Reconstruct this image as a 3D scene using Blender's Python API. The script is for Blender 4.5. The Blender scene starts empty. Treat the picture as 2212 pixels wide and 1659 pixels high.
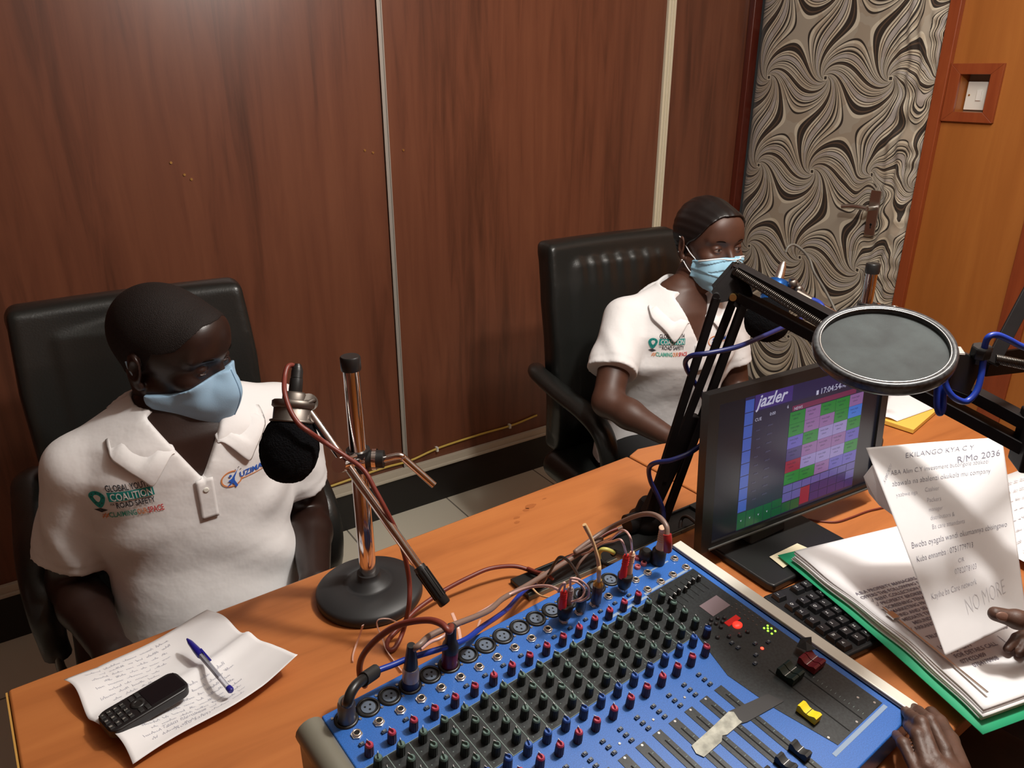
import bpy, bmesh, math, random
import numpy as np
from mathutils import Vector, Matrix, Euler
from mathutils.bvhtree import BVHTree

random.seed(4)
S = bpy.context.scene
COL = S.collection
PI = math.pi

# ---------------------------------------------------------------- camera, light, exposure
cam_d = bpy.data.cameras.new('camera')
cam = bpy.data.objects.new('camera', cam_d)
COL.objects.link(cam)
cam.location = (0, 0, 1.5)
cam.rotation_euler = (math.radians(67.8), 0, math.radians(-33.7))
cam_d.sensor_width = 36
cam_d.lens = 36 * 1661 / 2212
cam_d.clip_start = 0.02
S.camera = cam

world = bpy.data.worlds.new('world')
S.world = world
world.use_nodes = True
world.node_tree.nodes['Background'].inputs[0].default_value = (0.9, 0.85, 0.8, 1)
world.node_tree.nodes['Background'].inputs[1].default_value = 0.02

def light(name, kind, loc, energy, color, size, aim=None, size_y=None):
    d = bpy.data.lights.new(name, kind)
    d.energy = energy
    d.color = color
    if kind == 'POINT':
        d.shadow_soft_size = size
    else:
        d.size = size
        if size_y:
            d.shape = 'RECTANGLE'
            d.size_y = size_y
    o = bpy.data.objects.new(name, d)
    COL.objects.link(o)
    o.location = loc
    if aim is not None:
        o.rotation_euler = (Vector(aim) - Vector(loc)).to_track_quat('-Z', 'Y').to_euler()
    return o

light('lamp_bulb', 'POINT', (1.03, 0.45, 2.15), 60, (1.0, 0.955, 0.90), 0.055)
light('fill_light', 'AREA', (1.35, 0.45, 2.56), 19, (1.0, 0.93, 0.84), 1.1, (1.35, 0.55, 0), 0.2)  # unseen fill added under the ceiling to lift the walls and door

vs = S.view_settings
vs.view_transform = 'Standard'
vs.look = 'None'
vs.gamma = 1
vs.use_curve_mapping = False
vs.exposure = 0.0

# ---------------------------------------------------------------- pixel to world helpers
_f = 1661.0
_p = math.radians(22.2)
_y = math.radians(33.7)
CF = np.array([math.sin(_y) * math.cos(_p), math.cos(_y) * math.cos(_p), -math.sin(_p)])
CR = np.array([math.cos(_y), -math.sin(_y), 0.0])
CU = np.cross(CR, CF)
CC = np.array([0, 0, 1.5])

def ray(x, y):
    return CF + CR * (x - 1106) / _f - CU * (y - 829.5) / _f

def PD(x, y, d):
    """point seen at x, y that stands d metres in front of the camera"""
    return Vector(CC + ray(x, y) * d)

def PZ(x, y, z):
    d = ray(x, y)
    return Vector(CC + d * (z - 1.5) / d[2])

def lerp(a, b, t):
    return a + (b - a) * t

# ---------------------------------------------------------------- materials
MATS = {}

def mat(name, color, rough=0.5, metal=0.0, emit=None, estr=1.0, noise=None, bump=None, coat=0.0, trans=0.0, alpha=1.0, sheen=0.0, spec=0.5, sss=0.0):
    if name in MATS:
        return MATS[name]
    m = bpy.data.materials.new(name)
    m.use_nodes = True
    nt = m.node_tree
    b = nt.nodes['Principled BSDF']
    b.inputs['Base Color'].default_value = (*color, 1)
    b.inputs['Roughness'].default_value = rough
    b.inputs['Metallic'].default_value = metal
    b.inputs['Coat Weight'].default_value = coat
    b.inputs['Transmission Weight'].default_value = trans
    b.inputs['Alpha'].default_value = alpha
    b.inputs['Sheen Weight'].default_value = sheen
    b.inputs['Specular IOR Level'].default_value = spec
    if sss:
        b.inputs['Subsurface Weight'].default_value = sss
        b.inputs['Subsurface Radius'].default_value = (0.02, 0.008, 0.004)
    if emit:
        b.inputs['Emission Color'].default_value = (*emit, 1)
        b.inputs['Emission Strength'].default_value = estr
    if noise or bump:
        tc = nt.nodes.new('ShaderNodeTexCoord')
        if noise:
            sc, amt = noise[:2]
            n = nt.nodes.new('ShaderNodeTexNoise')
            n.inputs['Scale'].default_value = sc
            n.inputs['Detail'].default_value = 5
            if len(noise) > 2:
                mp = nt.nodes.new('ShaderNodeMapping')
                mp.inputs['Scale'].default_value = noise[2]
                nt.links.new(tc.outputs['Object'], mp.inputs[0])
                nt.links.new(mp.outputs[0], n.inputs['Vector'])
            else:
                nt.links.new(tc.outputs['Object'], n.inputs['Vector'])
            r = nt.nodes.new('ShaderNodeValToRGB')
            lo = [max(0, c * (1 - amt)) for c in color]
            hi = [min(1, c * (1 + amt)) for c in color]
            r.color_ramp.elements[0].position = 0.3
            r.color_ramp.elements[0].color = (*lo, 1)
            r.color_ramp.elements[1].position = 0.7
            r.color_ramp.elements[1].color = (*hi, 1)
            nt.links.new(n.outputs['Fac'], r.inputs[0])
            nt.links.new(r.outputs[0], b.inputs['Base Color'])
        if bump:
            sc, st = bump[:2]
            n = nt.nodes.new('ShaderNodeTexNoise')
            n.inputs['Scale'].default_value = sc
            n.inputs['Detail'].default_value = 4
            nt.links.new(tc.outputs['Object'], n.inputs['Vector'])
            bp = nt.nodes.new('ShaderNodeBump')
            bp.inputs['Strength'].default_value = st
            bp.inputs['Distance'].default_value = bump[2] if len(bump) > 2 else 0.002
            nt.links.new(n.outputs['Fac'], bp.inputs['Height'])
            nt.links.new(bp.outputs[0], b.inputs['Normal'])
    MATS[name] = m
    return m

def wood(name, c0, c1, c2, scale, rough, coat, grain, band=None):
    """grain runs along the axis whose mapping scale is small"""
    m = bpy.data.materials.new(name)
    m.use_nodes = True
    nt = m.node_tree
    L = nt.links.new
    b = nt.nodes['Principled BSDF']
    b.inputs['Roughness'].default_value = rough
    b.inputs['Coat Weight'].default_value = coat
    b.inputs['Coat Roughness'].default_value = 0.25
    tc = nt.nodes.new('ShaderNodeTexCoord')
    mp = nt.nodes.new('ShaderNodeMapping')
    mp.inputs['Scale'].default_value = scale
    L(tc.outputs['Object'], mp.inputs[0])
    n1 = nt.nodes.new('ShaderNodeTexNoise')
    n1.inputs['Scale'].default_value = grain
    n1.inputs['Detail'].default_value = 6
    n1.inputs['Roughness'].default_value = 0.6
    n1.inputs['Distortion'].default_value = 0.6
    L(mp.outputs[0], n1.inputs['Vector'])
    n2 = nt.nodes.new('ShaderNodeTexNoise')
    n2.inputs['Scale'].default_value = grain * 0.23
    n2.inputs['Detail'].default_value = 2
    L(mp.outputs[0], n2.inputs['Vector'])
    mx = nt.nodes.new('ShaderNodeMath')
    mx.operation = 'ADD'
    L(n1.outputs['Fac'], mx.inputs[0])
    L(n2.outputs['Fac'], mx.inputs[1])
    h = nt.nodes.new('ShaderNodeMath')
    h.operation = 'MULTIPLY'
    h.inputs[1].default_value = 0.5
    L(mx.outputs[0], h.inputs[0])
    r = nt.nodes.new('ShaderNodeValToRGB')
    e = r.color_ramp.elements
    e[0].position = 0.36
    e[0].color = (*c0, 1)
    e[1].position = 0.64
    e[1].color = (*c2, 1)
    x = e.new(0.5)
    x.color = (*c1, 1)
    L(h.outputs[0], r.inputs[0])
    L(r.outputs[0], b.inputs['Base Color'])
    MATS[name] = m
    return m

W_PANEL = wood('brown_wood_panel', (0.085, 0.029, 0.0155), (0.155, 0.052, 0.027), (0.190, 0.067, 0.034), (9, 9, 0.7), 0.36, 0.10, 3.0)
W_ORANGE = wood('orange_wood_panel', (0.33, 0.105, 0.019), (0.38, 0.125, 0.024), (0.44, 0.155, 0.031), (6, 6, 0.5), 0.42, 0.05, 3.0)
W_REDTRIM = wood('red_wood_trim', (0.22, 0.042, 0.013), (0.27, 0.055, 0.016), (0.31, 0.07, 0.02), (12, 12, 1), 0.35, 0.2, 4.0)
W_POST = wood('dark_red_post', (0.06, 0.01, 0.006), (0.085, 0.014, 0.008), (0.11, 0.02, 0.01), (12, 12, 1), 0.3, 0.3, 4.0)
W_DESK = wood('orange_desk_wood', (0.36, 0.115, 0.032), (0.45, 0.150, 0.042), (0.50, 0.175, 0.050), (1.2, 12, 12), 0.42, 0.08, 3.2)
W_EDGE = mat('pale_edge_band', (0.55, 0.30, 0.07), 0.5)
BLACK = mat('black_plastic', (0.012, 0.012, 0.012), 0.38)
BLACK_MATTE = mat('matte_black_plastic', (0.015, 0.015, 0.015), 0.6)
BLACK_METAL = mat('black_painted_metal', (0.008, 0.006, 0.006), 0.58, 0.0, noise=(60, 0.2), spec=0.18)
CHROME = mat('chrome', (0.80, 0.75, 0.73), 0.1, 1.0)
STEEL = mat('brushed_steel', (0.62, 0.60, 0.57), 0.28, 1.0)
NICKEL = mat('worn_nickel', (0.20, 0.175, 0.155), 0.48, 1.0)
BRASS = mat('brass', (0.7, 0.45, 0.15), 0.35, 1.0)
LEATHER = mat('black_leather', (0.012, 0.013, 0.012), 0.33, bump=(260, 0.25, 0.001))
FOAM = mat('black_foam', (0.004, 0.004, 0.005), 1.0, bump=(420, 1.0, 0.004), spec=0.1)
WHITE_PLASTIC = mat('white_plastic', (0.78, 0.77, 0.70), 0.4)
PAPER = mat('white_paper', (0.82, 0.81, 0.82), 0.7, noise=(30, 0.02))
INK = mat('blue_black_ink', (0.22, 0.22, 0.28), 0.8)
INK_PALE = mat('pale_grey_ink', (0.42, 0.42, 0.48), 0.8)
PRINT = mat('grey_print', (0.25, 0.23, 0.28), 0.8)
BLUE = mat('mixer_blue_enamel', (0.020, 0.115, 0.42), 0.42, noise=(900, 0.3), coat=0.15)
GREY_ENAMEL = mat('grey_enamel', (0.17, 0.16, 0.125), 0.4)
SILVER_RAIL = mat('silver_rail', (0.72, 0.70, 0.62), 0.38, 0.15)
RUBBER_RED = mat('red_plug_plastic', (0.75, 0.02, 0.02), 0.4)
CREAM = mat('cream_plug_plastic', (0.72, 0.48, 0.33), 0.45)
CABLE_BROWN = mat('red_brown_cable', (0.16, 0.028, 0.018), 0.45)
CABLE_GREY = mat('grey_brown_cable', (0.20, 0.13, 0.105), 0.42)
CABLE_PINK = mat('pinkish_clear_wire', (0.55, 0.33, 0.30), 0.25, coat=0.4)
CABLE_BLUE = mat('blue_cable', (0.008, 0.035, 0.30), 0.38)
CABLE_NAVY = mat('navy_cable', (0.01, 0.016, 0.10), 0.42)
CABLE_BLACK = mat('black_cable', (0.012, 0.01, 0.01), 0.45)
CABLE_YELLOW = mat('yellow_cable', (0.60, 0.42, 0.08), 0.45)
CABLE_BEIGE = mat('beige_cable', (0.62, 0.40, 0.20), 0.45)
CLEAR = mat('clear_plastic_strip', (0.85, 0.55, 0.45), 0.12, alpha=0.55, coat=0.5)
SHIRT = mat('white_pique_cotton', (0.80, 0.785, 0.785), 0.85, bump=(12, 0.40, 0.012), sheen=0.15)
SKIN1 = mat('deep_brown_skin', (0.022, 0.0098, 0.0072), 0.38, noise=(35, 0.12), bump=(300, 0.15, 0.0006))
SKIN2 = mat('warm_brown_skin', (0.075, 0.030, 0.018), 0.50, noise=(35, 0.10), bump=(300, 0.12, 0.0006))
SKIN3 = mat('brown_hand_skin', (0.085, 0.040, 0.026), 0.52, noise=(50, 0.2), bump=(220, 0.4, 0.001))
HAIR1 = mat('cropped_black_hair', (0.010, 0.006, 0.005), 0.65, bump=(700, 1.0, 0.0015), spec=0.3)
BROW = mat('eyebrow_hair', (0.006, 0.004, 0.003), 0.95, spec=0.05)
HAIR2 = mat('smooth_black_hair', (0.008, 0.006, 0.006), 0.38, bump=(40, 0.3, 0.002))
NAVY_CLOTH = mat('navy_trouser_cloth', (0.012, 0.014, 0.022), 0.9)
BLACK_CLOTH = mat('black_trouser_cloth', (0.010, 0.010, 0.011), 0.9)
BROWN_CLOTH = mat('brown_trouser_cloth', (0.055, 0.030, 0.022), 0.9, noise=(14, 0.3))
MASK_BLUE = mat('pale_blue_cloth', (0.30, 0.47, 0.64), 0.85, bump=(500, 0.3, 0.0006))
MASK_SEAM = mat('pale_blue_seam', (0.20, 0.34, 0.50), 0.85)
MASK_SURG = mat('surgical_blue', (0.33, 0.60, 0.78), 0.8)
MASK_WHITE = mat('mask_white_trim', (0.82, 0.84, 0.85), 0.8)
EYE_WHITE = mat('eye_white', (0.22, 0.17, 0.15), 0.2)
EYE_IRIS = mat('dark_iris', (0.015, 0.008, 0.006), 0.08)
NAIL = mat('fingernail', (0.22, 0.12, 0.09), 0.3)

# ---------------------------------------------------------------- object helpers
def link(o, parent=None):
    COL.objects.link(o)
    if parent is not None:
        o.parent = parent
    return o

def tag(o, label=None, cat=None, group=None, kind=None):
    if label:
        o['label'] = label
    if cat:
        o['category'] = cat
    if group:
        o['group'] = group
    if kind:
        o['kind'] = kind
    return o

def empty(name, loc=(0, 0, 0), rz=0.0, label=None, cat=None, group=None, M=None):
    o = bpy.data.objects.new(name, None)
    o.empty_display_size = 0.05
    if M is not None:
        o.matrix_world = M
    else:
        o.location = loc
        o.rotation_euler = (0, 0, rz)
    COL.objects.link(o)
    return tag(o, label, cat, group)

def mkobj(name, verts, faces, m, parent=None, smooth=False, mi=None):
    me = bpy.data.meshes.new(name)
    me.from_pydata([tuple(v) for v in verts], [], faces)
    for x in (m if isinstance(m, (list, tuple)) else [m]):
        me.materials.append(x)
    if mi is not None:
        me.polygons.foreach_set('material_index', mi)
    if smooth:
        me.polygons.foreach_set('use_smooth', [True] * len(me.polygons))
    me.update()
    return link(bpy.data.objects.new(name, me), parent)

def copy_tree(o, parent=None):
    c = o.copy()
    COL.objects.link(c)
    if parent is not None:
        c.parent = parent
    for ch in [x for x in S.objects if x.parent == o]:
        copy_tree(ch, c)
    return c

def basis(d, up=None):
    d = Vector(d).normalized()
    if up is None:
        up = Vector((0, 0, 1)) if abs(d.z) < 0.95 else Vector((1, 0, 0))
    x = Vector(up).cross(d).normalized()
    y = d.cross(x)
    return x, y, d

def catmull(pts, n=8):
    P = [Vector(p) for p in pts]
    if len(P) < 3:
        return P
    P = [P[0] * 2 - P[1]] + P + [P[-1] * 2 - P[-2]]
    out = []
    for i in range(1, len(P) - 2):
        for k in range(n):
            t = k / n
            a, b, c, d = P[i - 1], P[i], P[i + 1], P[i + 2]
            out.append(0.5 * ((2 * b) + (c - a) * t + (2 * a - 5 * b + 4 * c - d) * t * t + (3 * b - a - 3 * c + d) * t ** 3))
    out.append(P[-2])
    return out

class MB:
    def __init__(s):
        s.v = []; s.f = []; s.m = []; s.sm = []
    def add(s, vs, fs, mi=0, sm=False):
        o = len(s.v)
        s.v += [Vector(v) for v in vs]
        s.f += [tuple(i + o for i in f) for f in fs]
        s.m += [mi] * len(fs)
        s.sm += [sm] * len(fs)
        return s
    def box(s, c, size, X=(1, 0, 0), Y=(0, 1, 0), Z=(0, 0, 1), mi=0, taper=1.0):
        c = Vector(c); X = Vector(X) * size[0] / 2; Y = Vector(Y) * size[1] / 2; Z = Vector(Z) * size[2] / 2
        vs = []
        for k in (-1, 1):
            t = taper if k > 0 else 1
            for i, j in ((-1, -1), (1, -1), (1, 1), (-1, 1)):
                vs.append(c + X * i * t + Y * j * t + Z * k)
        return s.add(vs, [(3, 2, 1, 0), (4, 5, 6, 7), (0, 1, 5, 4), (1, 2, 6, 5), (2, 3, 7, 6), (3, 0, 4, 7)], mi)
    def lathe(s, o, d, prof, seg=24, mi=0, up=None, cap=True, sm=True):
        x, y, d = basis(d, up)
        o = Vector(o)
        vs = []; fs = []
        for (r, h) in prof:
            for k in range(seg):
                a = 2 * PI * k / seg
                vs.append(o + d * h + (x * math.cos(a) + y * math.sin(a)) * r)
        n = len(prof)
        for i in range(n - 1):
            for k in range(seg):
                k2 = (k + 1) % seg
                fs.append((i * seg + k, i * seg + k2, (i + 1) * seg + k2, (i + 1) * seg + k))
        s.add(vs, fs, mi, sm)
        if cap:
            s.add(vs[:seg], [tuple(range(seg))[::-1]], mi)
            s.add(vs[-seg:], [tuple(range(seg))], mi)
        return s
    def cyl(s, a, b, r, r2=None, seg=20, mi=0, sm=True):
        a = Vector(a); b = Vector(b)
        r2 = r if r2 is None else r2
        return s.lathe(a, b - a, [(r, 0), (r2, (b - a).length)], seg, mi, sm=sm)
    def tube(s, pts, r, seg=10, mi=0, n=8, smooth_path=True, flat=None):
        P = catmull(pts, n) if smooth_path and len(pts) > 2 else [Vector(p) for p in pts]
        T = []
        for i in range(len(P)):
            t = P[min(i + 1, len(P) - 1)] - P[max(i - 1, 0)]
            T.append(t.normalized() if t.length > 1e-9 else Vector((0, 0, 1)))
        x, y, _ = basis(T[0])
        vs = []; fs = []
        for i, p in enumerate(P):
            if i:
                q = T[i - 1].rotation_difference(T[i])
                x = q @ x
                x = (x - T[i] * x.dot(T[i])).normalized()
            y = T[i].cross(x)
            rr = r(i / (len(P) - 1)) if callable(r) else r
            for k in range(seg):
                a = 2 * PI * k / seg
                vs.append(p + x * math.cos(a) * rr + y * math.sin(a) * rr * (flat or 1))
        for i in range(len(P) - 1):
            for k in range(seg):
                k2 = (k + 1) % seg
                fs.append((i * seg + k, i * seg + k2, (i + 1) * seg + k2, (i + 1) * seg + k))
        s.add(vs, fs, mi, True)
        s.add(vs[:seg], [tuple(range(seg))[::-1]], mi)
        s.add(vs[-seg:], [tuple(range(seg))], mi)
        return s
    def sphere(s, c, r, mi=0, seg=20, X=(1, 0, 0), Y=(0, 1, 0), Z=(0, 0, 1)):
        if not isinstance(r, (tuple, list)):
            r = (r, r, r)
        c = Vector(c); X = Vector(X); Y = Vector(Y); Z = Vector(Z)
        vs = []; fs = []
        m = seg // 2
        for i in range(m + 1):
            th = PI * i / m
            for k in range(seg):
                a = 2 * PI * k / seg
                vs.append(c + X * (r[0] * math.sin(th) * math.cos(a)) + Y * (r[1] * math.sin(th) * math.sin(a)) + Z * (r[2] * math.cos(th)))
        for i in range(m):
            for k in range(seg):
                k2 = (k + 1) % seg
                fs.append(((i + 1) * seg + k, (i + 1) * seg + k2, i * seg + k2, i * seg + k))
        return s.add(vs, fs, mi, True)
    def torus(s, c, d, R, r, seg=40, rs=10, mi=0, ell=1.0):
        x, y, d = basis(d)
        pts = []
        vs = []; fs = []
        for i in range(seg):
            a = 2 * PI * i / seg
            e = x * math.cos(a) + y * math.sin(a)
            for k in range(rs):
                b = 2 * PI * k / rs
                vs.append(Vector(c) + e * (R + r * math.cos(b)) + d * (r * math.sin(b) * ell))
        for i in range(seg):
            for k in range(rs):
                i2 = (i + 1) % seg; k2 = (k + 1) % rs
                fs.append((i * rs + k, i2 * rs + k, i2 * rs + k2, i * rs + k2))
        return s.add(vs, fs, mi, True)
    def prism(s, poly, o, X, Y, Z, h, mi=0):
        """poly (2-D) laid in X, Y from o and pulled along Z by h"""
        o = Vector(o); X = Vector(X); Y = Vector(Y); Z = Vector(Z)
        n = len(poly)
        vs = [o + X * a + Y * b for a, b in poly] + [o + X * a + Y * b + Z * h for a, b in poly]
        fs = [tuple(range(n))[::-1], tuple(range(n, 2 * n))] + [(i, (i + 1) % n, n + (i + 1) % n, n + i) for i in range(n)]
        return s.add(vs, fs, mi)
    def build(s, name, m, parent=None, bevel=None, seg=2, M=None):
        vs = s.v
        if M is not None:
            vs = [M @ v for v in vs]
        o = mkobj(name, vs, s.f, m, parent, mi=s.m)
        o.data.polygons.foreach_set('use_smooth', s.sm)
        if bevel:
            b = o.modifiers.new('bevel', 'BEVEL')
            b.width = bevel
            b.segments = seg
            b.limit_method = 'ANGLE'
            b.angle_limit = math.radians(40)
            b.harden_normals = True
            o.data.polygons.foreach_set('use_smooth', [True] * len(o.data.polygons))
        return o

# text as flat meshes, cached
_T = {}
def text2d(txt, size=1.0, shear=0.0, offset=0.0, align='LEFT', sx=1.0):
    key = (txt, shear, offset, align)
    if key not in _T:
        cu = bpy.data.curves.new('t', 'FONT')
        cu.body = txt
        cu.size = 1.0
        cu.shear = shear
        cu.offset = offset
        cu.align_x = align
        cu.resolution_u = 2
        o = bpy.data.objects.new('t', cu)
        COL.objects.link(o)
        dg = bpy.context.evaluated_depsgraph_get()
        dg.update()
        me = bpy.data.meshes.new_from_object(o.evaluated_get(dg))
        vs = [(v.co.x, v.co.y) for v in me.vertices]
        fs = [tuple(p.vertices) for p in me.polygons]
        bpy.data.meshes.remove(me)
        bpy.data.objects.remove(o)
        bpy.data.curves.remove(cu)
        _T[key] = (vs, fs)
    vs, fs = _T[key]
    return [(x * size * sx, y * size) for x, y in vs], fs

def rect2d(x0, y0, x1, y1, n=6):
    vs = []; fs = []
    for j in range(2):
        for i in range(n + 1):
            vs.append((lerp(x0, x1, i / n), lerp(y0, y1, j)))
    for i in range(n):
        fs.append((i, i + 1, n + 2 + i, n + 1 + i))
    return vs, fs

class Ink:
    """collects flat 2-D marks and lays them on a surface through fn(x, y) -> point"""
    def __init__(s):
        s.mb = MB()
    def put(s, vf, fn, dx=0, dy=0, rot=0.0, mi=0):
        vs, fs = vf
        c, q = math.cos(rot), math.sin(rot)
        s.mb.add([fn(dx + x * c - y * q, dy + x * q + y * c) for x, y in vs], fs, mi)
    def line(s, pts, w, fn, mi=0):
        for (a, b) in zip(pts, pts[1:]):
            d = Vector(b) - Vector(a)
            if d.length < 1e-9:
                continue
            nn = Vector((-d.y, d.x)).normalized() * w / 2
            a2, b2 = Vector(a), Vector(b)
            s.mb.add([fn(*(a2 - nn)), fn(*(b2 - nn)), fn(*(b2 + nn)), fn(*(a2 + nn))], [(0, 1, 2, 3)], mi)
    def build(s, name, m, parent=None):
        return s.mb.build(name, m, parent)

# ---------------------------------------------------------------- implicit surfaces (bodies, clothes, cushions)
def smin(a, b, k):
    h = np.clip(0.5 + 0.5 * (b - a) / k, 0, 1)
    return b * (1 - h) + a * h - k * h * (1 - h)

class Field:
    def __init__(s, lo, hi, h):
        s.lo = np.array(lo, float); s.h = h
        s.n = np.ceil((np.array(hi) - s.lo) / h).astype(int) + 1
        s.F = np.full(s.n, 0.06, np.float32)
        s.ax = [(s.lo[i] + np.arange(s.n[i]) * h).astype(np.float32) for i in range(3)]
    def sub(s, lo, hi, mg=0.04):
        a = np.clip(np.floor((np.array(lo) - mg - s.lo) / s.h).astype(int), 0, s.n)
        b = np.clip(np.ceil((np.array(hi) + mg - s.lo) / s.h).astype(int) + 1, 0, s.n)
        sl = tuple(slice(a[i], b[i]) for i in range(3))
        return sl, s.ax[0][sl[0]][:, None, None], s.ax[1][sl[1]][None, :, None], s.ax[2][sl[2]][None, None, :]
    def op(s, sl, d, k, op):
        if min(d.shape) == 0:
            return
        F = s.F[sl]
        if op == 'u':
            s.F[sl] = smin(F, d, k)
        elif op == 's':
            s.F[sl] = -smin(-F, d, k)
    def fn(s, fn, lo, hi, k=0.01, op='u', mg=0.04):
        sl, x, y, z = s.sub(lo, hi, mg)
        if 0 in [x.size, y.size, z.size]:
            return s
        s.op(sl, fn(x, y, z).astype(np.float32), k, op)
        return s
    def ell(s, c, r, k=0.01, op='u', R=None):
        c = np.array(c, float); r = np.array(r, float)
        m = r.max()
        def f(x, y, z):
            x = x - c[0]; y = y - c[1]; z = z - c[2]
            if R is not None:
                Q = np.array(R)
                x, y, z = Q[0, 0] * x + Q[1, 0] * y + Q[2, 0] * z, Q[0, 1] * x + Q[1, 1] * y + Q[2, 1] * z, Q[0, 2] * x + Q[1, 2] * y + Q[2, 2] * z
            k0 = np.sqrt((x / r[0]) ** 2 + (y / r[1]) ** 2 + (z / r[2]) ** 2) + 1e-6
            k1 = np.sqrt((x / r[0] ** 2) ** 2 + (y / r[1] ** 2) ** 2 + (z / r[2] ** 2) ** 2) + 1e-6
            return k0 * (k0 - 1) / k1
        return s.fn(f, c - m, c + m, k, op)
    def cap(s, a, b, ra, rb=None, k=0.01, op='u', fl=None):
        a = np.array(a, float); b = np.array(b, float)
        rb = ra if rb is None else rb
        ab = b - a; L = float(ab @ ab) + 1e-9
        m = max(ra, rb)
        def f(x, y, z):
            px = x - a[0]; py = y - a[1]; pz = z - a[2]
            t = np.clip((px * ab[0] + py * ab[1] + pz * ab[2]) / L, 0, 1)
            return np.sqrt((px - t * ab[0]) ** 2 + (py - t * ab[1]) ** 2 + (pz - t * ab[2]) ** 2) - (ra + (rb - ra) * t)
        return s.fn(f, np.minimum(a, b) - m, np.maximum(a, b) + m, k, op)
    def chain(s, pts, rs, k=0.01):
        for i in range(len(pts) - 1):
            s.cap(pts[i], pts[i + 1], rs[i], rs[i + 1], k)
        return s
    def sample(s, P):
        q = (np.array(P, float) - s.lo) / s.h
        i = np.clip(q.astype(int), 0, s.n - 2)
        f = q - i
        o = 0
        for a in (0, 1):
            for b in (0, 1):
                for c in (0, 1):
                    w = (f[:, 0] if a else 1 - f[:, 0]) * (f[:, 1] if b else 1 - f[:, 1]) * (f[:, 2] if c else 1 - f[:, 2])
                    o = o + w * s.F[i[:, 0] + a, i[:, 1] + b, i[:, 2] + c]
        return o
    def mesh(s):
        F = s.F; n = F.shape
        ins = F < 0
        cnt = np.zeros(tuple(np.array(n) - 1), np.int8)
        for a in (0, 1):
            for b in (0, 1):
                for c in (0, 1):
                    cnt += ins[a:n[0] - 1 + a, b:n[1] - 1 + b, c:n[2] - 1 + c]
        act = (cnt > 0) & (cnt < 8)
        idx = np.argwhere(act)
        num = np.full(act.shape, -1, np.int64)
        num[act] = np.arange(len(idx))
        acc = np.zeros((len(idx), 3)); w = np.zeros(len(idx))
        I, J, K = idx.T
        cs = [(0, 0, 0), (1, 0, 0), (0, 1, 0), (1, 1, 0), (0, 0, 1), (1, 0, 1), (0, 1, 1), (1, 1, 1)]
        vals = [F[I + c[0], J + c[1], K + c[2]] for c in cs]
        for e0 in range(8):
            for e1 in range(e0 + 1, 8):
                d = np.array(cs[e1]) - np.array(cs[e0])
                if abs(d).sum() != 1:
                    continue
                a, b = vals[e0], vals[e1]
                m = (a < 0) != (b < 0)
                t = np.where(m, a / np.where(a == b, 1, a - b), 0)
                p = np.array(cs[e0])[None, :] + t[:, None] * d[None, :]
                acc += p * m[:, None]; w += m
        V = (idx + acc / w[:, None]) * s.h + s.lo
        faces = []
        for ax in range(3):
            o1, o2 = [(1, 2), (2, 0), (0, 1)][ax]
            A = [slice(1, n[i] - 1) for i in range(3)]
            A[ax] = slice(0, n[ax] - 1)
            B = list(A); B[ax] = slice(1, n[ax])
            a = ins[tuple(A)]; b = ins[tuple(B)]
            for flip, m in ((False, a & ~b), (True, ~a & b)):
                q = np.argwhere(m)
                if not len(q):
                    continue
                for i in range(3):
                    q[:, i] += A[i].start
                def g(d1, d2):
                    r = q.copy(); r[:, o1] -= d1; r[:, o2] -= d2
                    return num[r[:, 0], r[:, 1], r[:, 2]]
                f = np.stack([g(1, 1), g(0, 1), g(0, 0), g(1, 0)], 1)
                if flip:
                    f = f[:, ::-1]
                faces.append(f)
        Fc = np.concatenate(faces)
        Fc = Fc[(Fc >= 0).all(1)]
        return V, Fc

def relax(V, Fc, it=1, lam=0.5):
    for _ in range(it):
        acc = np.zeros_like(V); w = np.zeros(len(V))
        for a in range(4):
            b = (a + 1) % 4
            np.add.at(acc, Fc[:, a], V[Fc[:, b]]); np.add.at(w, Fc[:, a], 1)
            np.add.at(acc, Fc[:, b], V[Fc[:, a]]); np.add.at(w, Fc[:, b], 1)
        V = V + lam * (acc / np.maximum(w, 1)[:, None] - V)
    return V

def npmesh(name, V, Fc, m, parent=None):
    me = bpy.data.meshes.new(name)
    me.vertices.add(len(V))
    me.vertices.foreach_set('co', np.asarray(V, np.float32).ravel())
    me.loops.add(Fc.size)
    me.loops.foreach_set('vertex_index', Fc.ravel().astype(np.int32))
    me.polygons.add(len(Fc))
    me.polygons.foreach_set('loop_start', np.arange(0, Fc.size, 4, dtype=np.int32))
    me.polygons.foreach_set('use_smooth', np.ones(len(Fc), bool))
    me.materials.append(m)
    me.update(calc_edges=True)
    me.validate()
    return link(bpy.data.objects.new(name, me), parent)

def bvh_of(V, Fc):
    return BVHTree.FromPolygons([Vector(v) for v in V], [tuple(int(i) for i in f) for f in Fc])

def mat3(o):
    return np.array([[o[i][j] for j in range(3)] for i in range(3)])

#SECTIONS
# ---------------------------------------------------------------- the room
WY = 2.258      # face of the panelled back wall
WX = 2.681      # face of the wall with the door

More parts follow.
